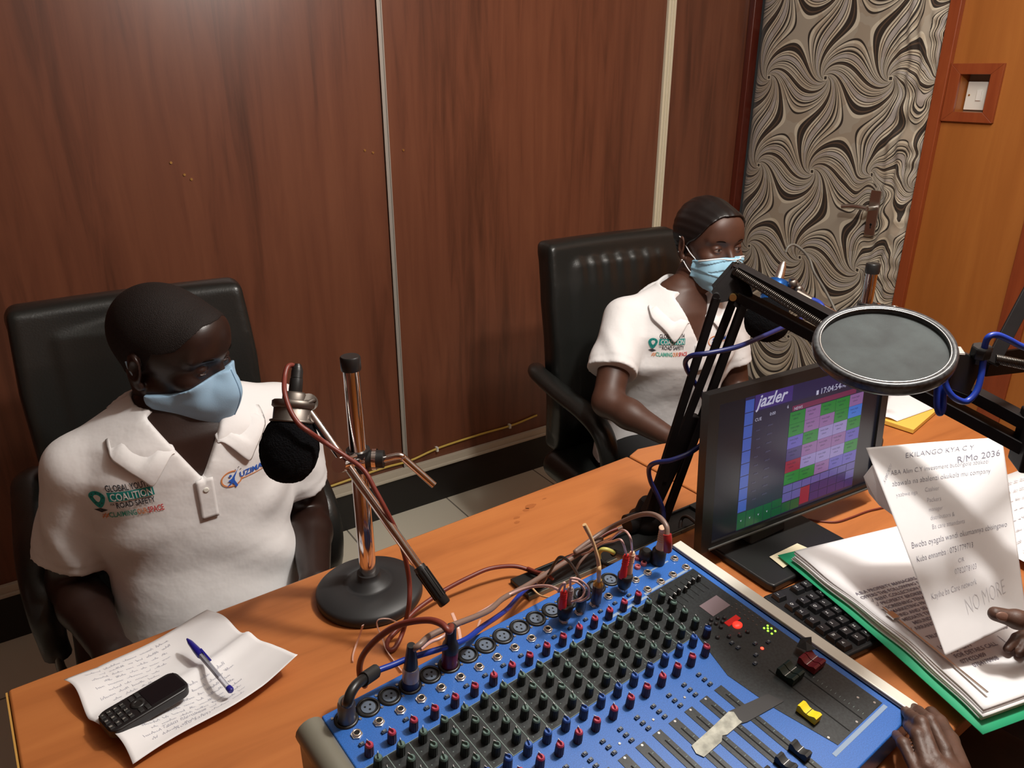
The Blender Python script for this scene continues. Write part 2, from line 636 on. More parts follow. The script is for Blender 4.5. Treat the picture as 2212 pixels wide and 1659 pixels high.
def swirl_material():
    m = bpy.data.materials.new('swirl_print_fabric')
    m.use_nodes = True
    nt = m.node_tree
    L = nt.links.new
    b = nt.nodes['Principled BSDF']
    b.inputs['Roughness'].default_value = 0.75
    b.inputs['Sheen Weight'].default_value = 0.2
    tc = nt.nodes.new('ShaderNodeTexCoord')
    uvn = nt.nodes.new('ShaderNodeAttribute')
    uvn.attribute_name = 'cloth'
    sp = nt.nodes.new('ShaderNodeSeparateXYZ')
    L(uvn.outputs['Vector'], sp.inputs[0])
    def M(op, a, c=None, d=None):
        n = nt.nodes.new('ShaderNodeMath')
        n.operation = op
        for i, q in enumerate((a, c, d)):
            if q is None:
                continue
            if isinstance(q, (int, float)):
                n.inputs[i].default_value = q
            else:
                L(q, n.inputs[i])
        return n.outputs[0]
    dY, dZ = 0.2565, 0.333
    ax = M('MULTIPLY', sp.outputs[0], PI / dY)          # coordinate already measured from a swirl centre
    sx = M('SINE', ax)
    cx = M('COSINE', ax)
    N, K = 6.0, 4.8
    tot = None
    for k in range(-3, 3):
        yy = M('MULTIPLY', M('SUBTRACT', sp.outputs[1], k * dZ), PI / dY)
        sh = M('SINH', yy)
        ch = M('COSH', yy)
        ar = M('ARCTAN2', sh, sx)
        rt = M('DIVIDE', M('SUBTRACT', ch, cx), M('ADD', M('ADD', ch, cx), 1e-5))
        ln = M('LOGARITHM', M('MAXIMUM', rt, 1e-6), math.e)
        s = 1 if k % 2 == 0 else -1
        t = M('ADD', M('MULTIPLY', ar, s * N), M('MULTIPLY', ln, s * 0.5 * K))
        tot = t if tot is None else M('ADD', tot, t)
    ph = M('MULTIPLY', tot, 1 / (2 * PI))
    fr = M('FRACT', M('ADD', ph, 100.2))
    fr2 = M('FRACT', M('ADD', M('MULTIPLY', ph, 1.0), 100.5))
    r = nt.nodes.new('ShaderNodeValToRGB')
    r.color_ramp.interpolation = 'CONSTANT'
    beige = (0.62, 0.56, 0.44); tan = (0.38, 0.33, 0.26); grey = (0.42, 0.38, 0.35); dark = (0.025, 0.016, 0.010); brown = (0.11, 0.065, 0.038)
    st = [(0.0, dark), (0.055, beige), (0.095, dark), (0.12, grey), (0.26, dark), (0.29, beige), (0.34, brown), (0.37, beige), (0.42, dark), (0.52, brown), (0.55, dark), (0.60, beige), (0.65, tan), (0.76, dark), (0.79, beige), (0.84, tan), (0.90, dark), (0.93, beige), (0.97, tan)]
    e = r.color_ramp.elements
    e[0].position = 0; e[0].color = (*st[0][1], 1)
    e[1].position = st[1][0]; e[1].color = (*st[1][1], 1)
    for p, c in st[2:]:
        x = e.new(p)
        x.color = (*c, 1)
    L(fr, r.inputs[0])
    nz = nt.nodes.new('ShaderNodeTexNoise')
    nz.inputs['Scale'].default_value = 9
    L(uvn.outputs['Vector'], nz.inputs['Vector'])
    mx = nt.nodes.new('ShaderNodeMixRGB')
    mx.blend_type = 'MULTIPLY'
    L(M('MULTIPLY', M('GREATER_THAN', nz.outputs['Fac'], 0.52), 0.35), mx.inputs[0])
    L(r.outputs[0], mx.inputs[1])
    mx.inputs[2].default_value = (0.75, 0.62, 0.5, 1)
    # the little square eye at each swirl centre
    def near(v, d):
        return M('ABSOLUTE', M('SUBTRACT', M('MULTIPLY', M('FRACT', M('ADD', M('DIVIDE', v, d), 100.5)), d), d / 2))
    mxx = M('MAXIMUM', near(sp.outputs[0], dY), near(sp.outputs[1], dZ))
    ring = nt.nodes.new('ShaderNodeMixRGB')
    L(M('LESS_THAN', mxx, 0.0085), ring.inputs[0])
    L(mx.outputs[0], ring.inputs[1])
    ring.inputs[2].default_value = (*beige, 1)
    eye = nt.nodes.new('ShaderNodeMixRGB')
    L(M('LESS_THAN', mxx, 0.0055), eye.inputs[0])
    L(ring.outputs[0], eye.inputs[1])
    eye.inputs[2].default_value = (*dark, 1)
    L(eye.outputs[0], b.inputs['Base Color'])
    return m

def struct(name, mb, m, parent=None, **k):
    o = mb.build(name, m, parent, **k)
    if parent is None:
        o['kind'] = 'structure'
    return o

WHITE_WALL = mat('ceiling_paint', (0.62, 0.60, 0.56), 0.9)
TILE = bpy.data.materials.new('cream_floor_tile')
TILE.use_nodes = True
_nt = TILE.node_tree
_b = _nt.nodes['Principled BSDF']
_b.inputs['Roughness'].default_value = 0.22
_tc = _nt.nodes.new('ShaderNodeTexCoord')
_br = _nt.nodes.new('ShaderNodeTexBrick')
_br.offset = 0
_br.inputs['Scale'].default_value = 1
_br.inputs['Brick Width'].default_value = 0.4
_br.inputs['Row Height'].default_value = 0.4
_br.inputs['Mortar Size'].default_value = 0.003
_br.inputs['Color1'].default_value = (0.62, 0.58, 0.47, 1)
_br.inputs['Color2'].default_value = (0.66, 0.62, 0.51, 1)
_br.inputs['Mortar'].default_value = (0.2, 0.18, 0.15, 1)
_nt.links.new(_tc.outputs['Object'], _br.inputs['Vector'])
_nt.links.new(_br.outputs['Color'], _b.inputs['Base Color'])

struct('floor', MB().box((0.5, 0.2, -0.05), (4.6, 4.3, 0.1)), TILE)
struct('ceiling', MB().box((0.5, 0.2, 2.65), (4.6, 4.3, 0.1)), WHITE_WALL)
wb = struct('wall_back', MB().box((0.5, WY + 0.05, 1.3), (4.36, 0.1, 2.6)), W_PANEL)
struct('wall_left', MB().box((-1.75, 0.2, 1.3), (0.1, 4.2, 2.6)), W_PANEL)
struct('wall_front', MB().box((0.5, -1.85, 1.3), (4.36, 0.1, 2.6)), W_ORANGE)
# wall with the door: boards round the door opening and round the switch recess
mb = MB()
ry0, ry1, rz0, rz1 = 1.318, 1.412, 1.375, 1.488
mb.box((WX + 0.05, (1.486 + ry1) / 2, 1.3), (0.1, 1.486 - ry1, 2.6))
mb.box((WX + 0.05, (ry0 - 1.8) / 2, 1.3), (0.1, ry0 + 1.8, 2.6))
mb.box((WX + 0.05, (ry0 + ry1) / 2, rz0 / 2), (0.1, ry1 - ry0, rz0))
mb.box((WX + 0.05, (ry0 + ry1) / 2, (rz1 + 2.6) / 2), (0.1, ry1 - ry0, 2.6 - rz1))
mb.box((WX + 0.075, (ry0 + ry1) / 2, (rz0 + rz1) / 2), (0.05, ry1 - ry0, rz1 - rz0), mi=1)
mb.box((WX + 0.05, (2.25 + 1.486) / 2, 2.36), (0.1, 0.78, 0.48))
struct('wall_right', mb, [W_ORANGE, mat('recess_grey_paint', (0.32, 0.30, 0.26), 0.8)])
# trims
struct('trim_1', MB().box((1.042, WY - 0.003, 1.37), (0.016, 0.006, 2.44)).box((1.0355, WY - 0.005, 1.37), (0.003, 0.010, 2.44)).box((1.0485, WY - 0.005, 1.37), (0.003, 0.010, 2.44)), mat('grey_aluminium_strip', (0.42, 0.39, 0.35), 0.45, 0.3))
struct('trim_2', MB().box((2.196, WY - 0.006, 1.37), (0.036, 0.012, 2.44)).box((2.190, WY - 0.014, 1.37), (0.006, 0.008, 2.44)).box((2.206, WY - 0.013, 1.37), (0.010, 0.008, 2.44)), mat('cream_cable_trunking', (0.72, 0.66, 0.50), 0.45), bevel=0.001)
struct('trim_3', MB().box((0.5, WY - 0.008, 0.165), (4.35, 0.016, 0.022)).box((0.5, WY - 0.013, 0.150), (4.35, 0.026, 0.008)), mat('pale_floor_trunking', (0.50, 0.45, 0.36), 0.5), bevel=0.001)
struct('baseboard_back', MB().box((0.5, WY - 0.006, 0.072), (4.35, 0.012, 0.144)), mat('black_skirting_tile', (0.008, 0.007, 0.007), 0.4))
struct('trim_4', MB().box((2.640, WY - 0.014, 1.3), (0.045, 0.028, 2.6)), W_POST, bevel=0.004)
struct('trim_5', MB().box((WX - 0.012, 1.467, 1.3), (0.024, 0.038, 2.6)), W_REDTRIM, bevel=0.003)
struct('trim_6', MB().box((WX - 0.006, 1.085, 1.3), (0.012, 0.075, 2.6)), W_REDTRIM, bevel=0.002)
struct('baseboard_right', MB().box((WX - 0.006, -0.17, 0.05), (0.012, 3.2, 0.1)), mat('black_skirting_tile', (0, 0, 0)))

# screws left in the panelling
for i, (x, z) in enumerate([(0.418, 1.273), (0.447, 1.240), (0.463, 1.227), (0.971, 1.276), (0.997, 1.268), (1.099, 1.270)]):
    MB().cyl((x, WY, z), (x, WY - 0.003, z), 0.0035, seg=8).build('screw', BRASS, wb)

# yellow cable clipped along the wall
pts = [(0.30, 0.185), (0.55, 0.178), (0.72, 0.185), (0.95, 0.198), (1.06, 0.197), (1.18, 0.215), (1.36, 0.222), (1.50, 0.222), (1.62, 0.235)]
yc = MB().tube([(x, WY - 0.006, z) for x, z in pts], 0.004)
yo = tag(yc.build('wall_cable', CABLE_YELLOW), 'thin yellow cable clipped along the foot of the brown panelled wall', 'cable')
for x, z in [(0.73, 0.186), (1.17, 0.213), (1.49, 0.222)]:
    MB().box((x, WY - 0.007, z), (0.008, 0.014, 0.016)).build('clip', WHITE_PLASTIC, yo)

# padded door
SW = swirl_material()
Y0, Y1, Z0, Z1 = 1.488, 2.226, 0.01, 2.11
ny, nz = 110, 240
door = empty('door_1', (WX, 1.86, 0.0))
door['kind'] = 'structure'
vs = []; fs = []; cl = []
rg = random.Random(2)
for j in range(nz + 1):
    z = lerp(Z0, Z1, j / nz)
    for i in range(ny + 1):
        y = lerp(Y0, Y1, i / ny)
        e0 = y - Y0; e1 = Y1 - y
        x = WX - 0.012
        pad = 0.030 * (1 - math.exp(-e1 / 0.03)) * (1 - math.exp(-e0 / 0.02))
        ruck = math.exp(-((e0 - 0.075) / 0.05) ** 2)
        w = ruck * (0.008 * math.sin(z * 38 + 3 * math.sin(z * 9)) + 0.006 * math.sin(e0 * 160 + 2.5 * math.sin(z * 14)))
        if e0 < 0.035:
            w += 0.006 * math.sin(z * 95 + math.sin(z * 31))
        hd = math.exp(-(((y - 1.60) / 0.09) ** 2 + ((z - 1.05) / 0.16) ** 2))
        w += hd * 0.008 * math.sin(y * 90 + z * 60)
        x -= pad + w
        vs.append((x - WX, y - 1.86, z))
        q = max(0.0, 1 - e0 / 0.10)
        sx = -(y - 2.143) + 0.022 * q * math.sin(z * 24) + 0.10 * q * q + hd * 0.02 * math.sin(z * 50)
        sz = (z - 1.474) + 0.03 * q * math.sin(z * 33 + 1) + hd * 0.03 * math.sin(y * 60)
        cl.append((sx, sz, 0.0))
for j in range(nz):
    for i in range(ny):
        a = j * (ny + 1) + i
        fs.append((a, a + ny + 1, a + ny + 2, a + 1))
pad = mkobj('padding', vs, fs, SW, door, smooth=True)
at = pad.data.attributes.new('cloth', 'FLOAT_VECTOR', 'POINT')
at.data.foreach_set('vector', np.array(cl, np.float32).ravel())
MB().box((0.02, 0.0, 1.06), (0.045, 0.74, 2.1)).build('door_panel', W_REDTRIM, door)
hp = MB().box((-0.058, -0.261, 1.025), (0.006, 0.040, 0.16)).build('handle_plate', STEEL, door, bevel=0.002)
mb = MB().cyl((-0.06, -0.262, 1.045), (-0.105, -0.262, 1.045), 0.009)
mb.tube([(-0.103, -0.262, 1.045), (-0.106, -0.235, 1.047), (-0.106, -0.20, 1.046), (-0.102, -0.165, 1.040)], 0.0085)
mb.build('handle', STEEL, door)
MB().cyl((-0.0605, -0.262, 0.985), (-0.062, -0.262, 0.985), 0.0045).box((-0.0615, -0.262, 0.978), (0.001, 0.004, 0.014)).build('keyhole', BLACK, door)

# light switch sunk in the wall, with its red-brown frame
sw = empty('light_switch', (WX + 0.05, (ry0 + ry1) / 2, 1.425), label='white one-gang light switch sunk in the orange wood wall', cat='light switch')
MB().box((-0.006, 0, -0.002), (0.010, 0.086, 0.086)).build('switch_plate', WHITE_PLASTIC, sw, bevel=0.002)
MB().box((-0.013, 0.0, 0.0), (0.006, 0.016, 0.032)).build('rocker', mat('white_rocker', (0.85, 0.84, 0.78), 0.3), sw, bevel=0.001)
for s_ in (-1, 1):
    MB().cyl((-0.011, s_ * 0.032, 0), (-0.013, s_ * 0.032, 0), 0.003, seg=10).build('screw', BRASS, sw)
fr = MB()
fy0, fy1, fz0, fz1 = 1.283, 1.447, 1.345, 1.520
X_ = WX - 0.014
for poly in ([(fy0, fz0), (fy1, fz0), (ry1, rz0), (ry0, rz0)], [(fy1, fz0), (fy1, fz1), (ry1, rz1), (ry1, rz0)], [(fy1, fz1), (fy0, fz1), (ry0, rz1), (ry1, rz1)], [(fy0, fz1), (fy0, fz0), (ry0, rz0), (ry0, rz1)]):
    fr.prism(poly, (X_, 0, 0), (0, 1, 0), (0, 0, 1), (1, 0, 0), 0.013)
tag(fr.build('wall_frame', W_REDTRIM, bevel=0.0012), 'square red-brown wooden frame round the light switch recess', 'frame')

# ---------------------------------------------------------------- desks
dk = empty('desk', (0.45, 0.65, 0), label='orange wood desk carrying the blue mixing console', cat='desk')
dk_o = Vector((0.45, 0.65, 0))
def loc_poly(p, o):
    return [(x - o[0], y - o[1]) for x, y in p]
main_poly = [(-0.116, 1.015), (-0.085, 0.262), (1.028, 0.298), (0.999, 1.062)]
MB().prism(loc_poly(main_poly, dk_o), (0, 0, 0.722), (1, 0, 0), (0, 1, 0), (0, 0, 1), 0.028).build('desktop', W_DESK, dk, bevel=0.004)
MB().prism([(0, 0), (0.0022, 0), (0.0335, -0.744), (0.0313, -0.744)], (-0.119 - 0.45, 1.012 - 0.65, 0.724), (1, 0, 0), (0, 1, 0), (0, 0, 1), 0.024).build('edge_band', W_EDGE, dk)
MB().box((-0.53, 0.0, 0.36), (0.025, 0.66, 0.72)).build('side_panel', W_DESK, dk)
MB().box((0.53, 0.02, 0.36), (0.025, 0.66, 0.72)).build('side_panel', W_DESK, dk)
MB().box((0.0, 0.02, 0.47), (1.03, 0.018, 0.46)).build('modesty_panel', W_DESK, dk)
d2 = empty('side_desk', (1.4, 0.65, 0), label='orange wood side desk joined to the right end of the main desk', cat='desk')
o2 = (1.4, 0.65)
poly2 = [(1.031, 0.298), (1.765, 0.298), (1.765, 0.96), (1.72, 1.008), (1.20, 1.038), (1.10, 1.066), (1.04, 1.076), (1.0035, 1.062)]
MB().prism(loc_poly(poly2, o2), (0, 0, 0.722), (1, 0, 0), (0, 1, 0), (0, 0, 1), 0.028).build('desktop', W_DESK, d2, bevel=0.004)
MB().box((0.33, 0.0, 0.36), (0.025, 0.60, 0.72)).build('side_panel', W_DESK, d2)
MB().box((-0.33, 0.0, 0.36), (0.025, 0.60, 0.72)).build('side_panel', W_DESK, d2)

# cable slot lying behind the mixer
cs = empty('cable_tray', (0.775, 0.814, 0.7502), math.radians(0.5), label='long black cable tray with grey edge lying behind the mixer', cat='cable tray')
mb = MB()
mb.box((0, 0, 0.002), (0.44, 0.050, 0.003))
mb.box((0, 0.023, 0.005), (0.44, 0.004, 0.008)); mb.box((0, -0.023, 0.005), (0.44, 0.004, 0.008))
mb.box((0.2, 0.0, 0.007), (0.05, 0.046, 0.006)); mb.box((-0.2, 0.0, 0.007), (0.04, 0.046, 0.006))
mb.build('tray', BLACK, cs, bevel=0.001)
MB().box((0, -0.0262, 0.004), (0.44, 0.002, 0.007)).build('edge_strip', GREY_ENAMEL, cs)

# ---------------------------------------------------------------- chairs
def make_chair(loc, rz, label, ribs):
    t = empty('office_chair', loc, rz, label, 'office chair', 'black leather office chairs at the desk')
    # y = 0 is the front face of the backrest top, person sits towards -y
    F = Field((-0.30, -0.10, 0.40), (0.30, 0.16, 1.12), 0.006)
    def by(z):
        return np.interp(z, [0.45, 0.6, 0.8, 0.95, 1.08], [0.03, 0.0, 0.012, 0.035, 0.065])
    def slab(x, y, z):
        w = np.interp(z, [0.42, 0.6, 0.9, 1.06], [0.20, 0.225, 0.234, 0.226])
        yy = y - by(z) - 0.012 * (x / 0.2) ** 2 * -1
        dx = np.abs(x) - (w - 0.018); dy = np.abs(yy) - 0.022; dz = np.abs(z - 0.75) - 0.296
        return np.sqrt(np.maximum(dx, 0) ** 2 + np.maximum(dy, 0) ** 2 + np.maximum(dz, 0) ** 2) + np.minimum(np.maximum(dx, np.maximum(dy, dz)), 0) - 0.018
    F.fn(slab, (-0.27, -0.06, 0.42), (0.27, 0.14, 1.09), 0.001)
    def cushion(x, y, z):
        yy = y - by(z) + 0.030
        puff = 0.006 * np.cos(x * 20) if not ribs else 0.003 * np.sin(x * 130) * np.clip((z - 0.9) * 8, 0, 1)
        dx = np.abs(x) - 0.145; dz = np.abs(z - 0.76) - 0.235
        return np.sqrt(np.maximum(dx, 0) ** 2 + (yy * 0.9) ** 2 + np.maximum(dz, 0) ** 2) - 0.022 - puff
    F.fn(cushion, (-0.19, -0.08, 0.48), (0.19, 0.12, 1.05), 0.012)
    for sx in (-1, 1):
        def side(x, y, z, sx=sx):
            w = np.interp(z, [0.42, 0.6, 0.9, 1.06], [0.185, 0.205, 0.212, 0.20])
            g = 0.0035 * np.sin(z * 170 + 2 * np.sin(z * 40)) if ribs else 0
            dz = np.abs(z - 0.76) - 0.25
            return np.sqrt((x - sx * w) ** 2 + (y - by(z) + 0.024) ** 2 + np.maximum(dz, 0) ** 2) - 0.022 - g * np.exp(-((x - sx * (w - 0.018)) / 0.016) ** 2)
        F.fn(side, (-0.27, -0.08, 0.44), (0.27, 0.13, 1.06), 0.006)
    F.cap((-0.200, 0.050, 1.036), (0.200, 0.050, 1.036), 0.028, k=0.012)
    V, Fc = F.mesh()
    npmesh('backrest', relax(V, Fc, 1), Fc, LEATHER, t)
    # stitching down both sides
    for sx in (-1, 1):
        st = MB()
        for i in range(46):
            z = 0.56 + i * 0.0105
            w = float(np.interp(z, [0.42, 0.6, 0.9, 1.06], [0.20, 0.225, 0.232, 0.215])) - 0.001
            y = float(by(np.array(z))) - 0.028
            st.box((sx * w, y, z), (0.003, 0.003, 0.006))
        st.build('stitching', mat('grey_thread', (0.20, 0.20, 0.18), 0.6), t)
    # seat
    F = Field((-0.32, -0.56, 0.33), (0.32, 0.10, 0.56), 0.008)
    def seat(x, y, z):
        zz = z - 0.385 + 0.02 * (y / 0.3) ** 2 - 0.02
        dx = np.abs(x) - 0.20; dy = np.abs(y + 0.22) - 0.20
        return np.sqrt(np.maximum(dx, 0) ** 2 + np.maximum(dy, 0) ** 2 + zz ** 2) - 0.045
    F.fn(seat, (-0.27, -0.5, 0.36), (0.27, 0.06, 0.5), 0.01)
    V, Fc = F.mesh()
    npmesh('seat', relax(V, Fc, 1), Fc, LEATHER, t)
    for sx in (-1, 1):
        mb = MB()
        X = sx * 0.262
        pth = [(X * 0.92, 0.045, 0.70), (X, 0.00, 0.705), (X, -0.06, 0.695), (X, -0.14, 0.685), (X, -0.24, 0.675), (X, -0.31, 0.65), (X, -0.345, 0.60), (X, -0.345, 0.545), (X, -0.325, 0.50)]
        mb.tube(pth, lambda u: 0.024 + 0.008 * math.sin(PI * min(1, u * 1.15)), seg=14, flat=0.72)
        mb.build('armrest', LEATHER, t)
        MB().tube([(X, -0.335, 0.52), (X, -0.315, 0.45), (X * 0.95, -0.27, 0.40), (X * 0.7, -0.22, 0.385)], 0.017, flat=0.45).build('armrest_bracket', mat('grey_bracket', (0.16, 0.16, 0.15), 0.35, 0.5), t)
    MB().cyl((0, -0.2, 0.12), (0, -0.2, 0.39), 0.028).box((0, -0.2, 0.375), (0.22, 0.2, 0.03)).build('gas_column', BLACK_MATTE, t)
    mb = MB()
    for i in range(5):
        a = 2 * PI * i / 5 + 0.3
        d = Vector((math.cos(a), math.sin(a), 0))
        mb.cyl(Vector((0, -0.2, 0.12)), Vector((0, -0.2, 0.07)) + d * 0.29, 0.026, 0.015, seg=10)
    bs = mb.build('star_base', BLACK_MATTE, t)
    for i in range(5):
        a = 2 * PI * i / 5 + 0.3
        d = Vector((math.cos(a), math.sin(a), 0))
        p = Vector((0, -0.2, 0.03)) + d * 0.29
        q = Vector((-d.y, d.x, 0))
        MB().cyl(p - q * 0.02, p + q * 0.02, 0.029, seg=16).build('castor', BLACK, bs)
    return t
make_chair((0.200, 1.72, 0), math.radians(-2), 'black leather office chair behind the person with the light blue cup-shaped mask', False)
make_chair((1.450, 1.63, 0), math.radians(-4), 'black leather office chair with gathered side rolls behind the person by the door', True)
# ---------------------------------------------------------------- mixing console
_u = Vector((0.991, 0.134, 0)); _v = Vector((0.133, -0.985, -0.108)).normalized()
MXx = (_u + _v * 0.045).normalized(); MXn = MXx.cross(_v * -1).normalized(); MXy = MXn.cross(MXx).normalized()
MXM = Matrix((( MXx.x, MXy.x, MXn.x, 0.185), (MXx.y, MXy.y, MXn.y, 0.665), (MXx.z, MXy.z, MXn.z, 0.835), (0, 0, 0, 1)))
mix = empty('mixing_console', M=MXM, label='blue sixteen-channel audio mixing console with rows of knobs, lying on the desk', cat='audio mixer')
X1 = 0.563
def MXW(s, t, h=0):
    return MXM @ Vector((s, -t, h))
# body: wedge down to the desk
MI = MXM.inverted()
def down(s, t):
    p = MXW(s, t)
    return MI @ Vector((p.x, p.y, 0.7525))
def wedge(mb, s0, s1, t0, t1, h, mi=0):
    top = [Vector((s0, -t0, h)), Vector((s1, -t0, h)), Vector((s1, -t1, h)), Vector((s0, -t1, h))]
    bot = [down(s0, t0), down(s1, t0), down(s1, t1), down(s0, t1)]
    mb.add(top + bot, [(3, 2, 1, 0), (4, 5, 6, 7), (0, 1, 5, 4), (1, 2, 6, 5), (2, 3, 7, 6), (3, 0, 4, 7)], mi)
mb = MB(); wedge(mb, 0.0, X1, 0.004, 0.402, 0.0)
mb.build('body', BLUE, mix, bevel=0.002)
mb = MB(); wedge(mb, X1 + 0.003, X1 + 0.022, 0.028, 0.400, 0.004)
mb.build('side_rail', SILVER_RAIL, mix, bevel=0.0015)
mb = MB(); wedge(mb, X1 + 0.0005, X1 + 0.0025, 0.026, 0.401, 0.001)
mb.build('rail_gap', mat('dark_blue_gap', (0.005, 0.012, 0.05), 0.5), mix)
mb = MB(); wedge(mb, -0.030, -0.001, 0.006, 0.400, -0.008)
mb.tube([Vector((-0.016, -0.008, -0.006)), Vector((-0.016, -0.39, -0.006))], 0.0165, seg=16, smooth_path=False)
mb.build('end_cheek', GREY_ENAMEL, mix, bevel=0.006, seg=3)
EQ_BLACK = mat('black_panel_print', (0.014, 0.017, 0.018), 0.35, noise=(300, 0.5))
def slab(mb, s0, t0, s1, t1, h0=0.0, h=0.0006, mi=0):
    mb.box(((s0 + s1) / 2, -(t0 + t1) / 2, h0 + h / 2), (s1 - s0, t1 - t0, h), mi=mi)
def PT(mb, poly, h0=0.0, h=0.0006, mi=0):
    mb.prism([(a, -b) for a, b in poly][::-1], (0, 0, h0), (1, 0, 0), (0, 1, 0), (0, 0, 1), h, mi)
mb = MB()
slab(mb, 0.001, 0.090, 0.452, 0.168)
mb.build('equalizer_panel', EQ_BLACK, mix)
mb = MB()
PT(mb, [(0.452, 0.080), (0.5525, 0.080), (0.5525, 0.372), (0.452, 0.372), (0.436, 0.30), (0.430, 0.235), (0.452, 0.168)])
mb.build('master_panel', EQ_BLACK, mix)
LINE = mat('pale_blue_print', (0.22, 0.30, 0.42), 0.6)
LINE2 = mat('grey_green_print', (0.16, 0.22, 0.20), 0.6)
mb = MB()
for i in range(17):
    s = 0.0195 + 0.0275 * i - 0.01375
    slab(mb, s - 0.0004, 0.090, s + 0.0004, 0.168, 0.0006, 0.0002, 1)
for t in (0.0895, 0.1685):
    slab(mb, 0.001, t - 0.0003, 0.452, t + 0.0003, 0.0006, 0.0002, 1)
for r in ((0.375, 0.079, 0.452, 0.083), (0.452, 0.0745, 0.552, 0.0785), (0.452, 0.046, 0.535, 0.0485), (0.418, 0.070, 0.445, 0.0725), (0.436, 0.374, 0.5525, 0.379)):
    slab(mb, *r, 0.0, 0.0003, 0)
rr = random.Random(5)
for i in range(17):                      # speckle of panel print beside the knobs
    for t in (0.107, 0.127, 0.147, 0.163):
        for dx in (-0.0085, 0.0085):
            slab(mb, 0.0195 + 0.0275 * i + dx - 0.0005, t - 0.0005, 0.0195 + 0.0275 * i + dx + 0.0005, t + 0.0005, 0.0006, 0.0002, 1)
mb.build('panel_print', [LINE, LINE2], mix)

KN_BODY = {'red': mat('maroon_knob_side', (0.05, 0.016, 0.022), 0.5), 'green': mat('dark_green_knob_side', (0.014, 0.02, 0.018), 0.5), 'blue': mat('dark_blue_knob_side', (0.03, 0.025, 0.05), 0.5)}
KN_TOP = {'red': mat('rose_red_knob_top', (0.42, 0.045, 0.085), 0.45), 'green': mat('grey_green_knob_top', (0.09, 0.15, 0.13), 0.45), 'blue': mat('blue_knob_top', (0.03, 0.10, 0.38), 0.45)}
WHT = mat('white_pointer', (0.75, 0.75, 0.75), 0.5)
def knob_mesh(kind):
    mb = MB()
    seg = 24
    prof = [(0.0050, 0.0), (0.0046, 0.0115), (0.0044, 0.0125)]
    vs = []; fs = []
    for (r, h) in prof:
        for k in range(seg):
            a = 2 * PI * k / seg
            q = r * (1 + (0.06 if k % 2 else -0.03))
            vs.append(Vector((q * math.cos(a), q * math.sin(a), h)))
    for i in range(2):
        for k in range(seg):
            fs.append((i * seg + k, i * seg + (k + 1) % seg, (i + 1) * seg + (k + 1) % seg, (i + 1) * seg + k))
    mb.add(vs, fs, 0)
    mb.lathe((0, 0, 0.0120), (0, 0, 1), [(0.0046, 0), (0.0044, 0.0012), (0.0034, 0.0024)], 20, 1)
    # pointer ridge
    mb.add([(-0.0012, -0.003, 0.014), (0.0012, -0.003, 0.014), (0.0012, 0.0045, 0.0138), (-0.0012, 0.0045, 0.0138), (0, -0.002, 0.0172), (0, 0.0040, 0.0160)],
           [(0, 1, 4), (1, 2, 5, 4), (2, 3, 5), (3, 0, 4, 5), (0, 3, 2, 1)], 1)
    mb.box((0, 0.0030, 0.01685), (0.0004, 0.003, 0.0006), mi=2)
    mb.v = [Vector((q.x, q.y, q.z * 1.15)) for q in mb.v]
    o = mb.build(kind + '_knob', [KN_BODY[kind], KN_TOP[kind], WHT], mix)
    return o
protos = {}
def knob(kind, s, t):
    if kind not in protos:
        protos[kind] = knob_mesh(kind); o = protos[kind]
    else:
        o = protos[kind].copy(); COL.objects.link(o)
    o.location = (s, -t, 0.0002)
    o.rotation_euler = (0, 0, rr.uniform(-0.5, 0.5))
def S_(i):
    return 0.0195 + 0.0275 * i
def dT(i):
    return -0.0012 + 0.0035 * i / 16
for i in range(16):
    knob('red', S_(i), 0.0785 + dT(i))
for i in range(17):
    for t in (0.0972, 0.1172, 0.1368, 0.1560):
        knob('green', S_(i), t + dT(i))
    knob('blue', S_(i) + 0.0005, 0.1752 + dT(i))
for i in range(16):
    knob('red', S_(i) + 0.001, 0.1948 + dT(i))

# sockets, jacks
def repeat(first, spots, dz=0.0):
    for k, (s, t) in enumerate(spots):
        o = first if k == 0 else first.copy()
        if k:
            COL.objects.link(o)
        o.location = (s, -t, dz)
mb = MB()
mb.lathe((0, 0, 0), (0, 0, 1), [(0.0138, 0), (0.0136, 0.0012), (0.0120, 0.0022), (0.0106, 0.0022), (0.0104, 0.0003)], 28, 0)
mb.lathe((0, 0, 0.0), (0, 0, 1), [(0.0082, 0), (0.0082, 0.0012)], 24, 1)
for a in (0.5, 2.6, 4.71):
    mb.lathe((0.0038 * math.cos(a), 0.0038 * math.sin(a), 0.0012), (0, 0, 1), [(0.0014, 0), (0.0014, 0.0001)], 10, 2)
for a in (2.5, -0.6):
    mb.lathe((0.0155 * math.cos(a), 0.0155 * math.sin(a), 0), (0, 0, 1), [(0.0020, 0), (0.0016, 0.0012)], 10, 3)
xs = mb.build('microphone_socket', [BLACK, mat('socket_blue_grey', (0.10, 0.13, 0.18), 0.5), mat('dark_hole', (0.001, 0.001, 0.001), 0.9), STEEL], mix)
repeat(xs, [(S_(i) + 0.001, 0.0252 + dT(i)) for i in range(16)])
mb = MB()
mb.lathe((0, 0, 0), (0, 0, 1), [(0.0066, 0), (0.0066, 0.0018)], 6, 0, sm=False)
mb.lathe((0, 0, 0.0018), (0, 0, 1), [(0.0050, 0), (0.0047, 0.0022), (0.0030, 0.0024), (0.0029, -0.0005)], 18, 0)
mb.lathe((0, 0, 0.0035), (0, 0, 1), [(0.0030, 0), (0.0030, 0.0001)], 14, 1)
jk = mb.build('jack_socket', [mat('jack_nickel', (0.75, 0.68, 0.60), 0.25, 0.9), MATS['dark_hole']], mix)
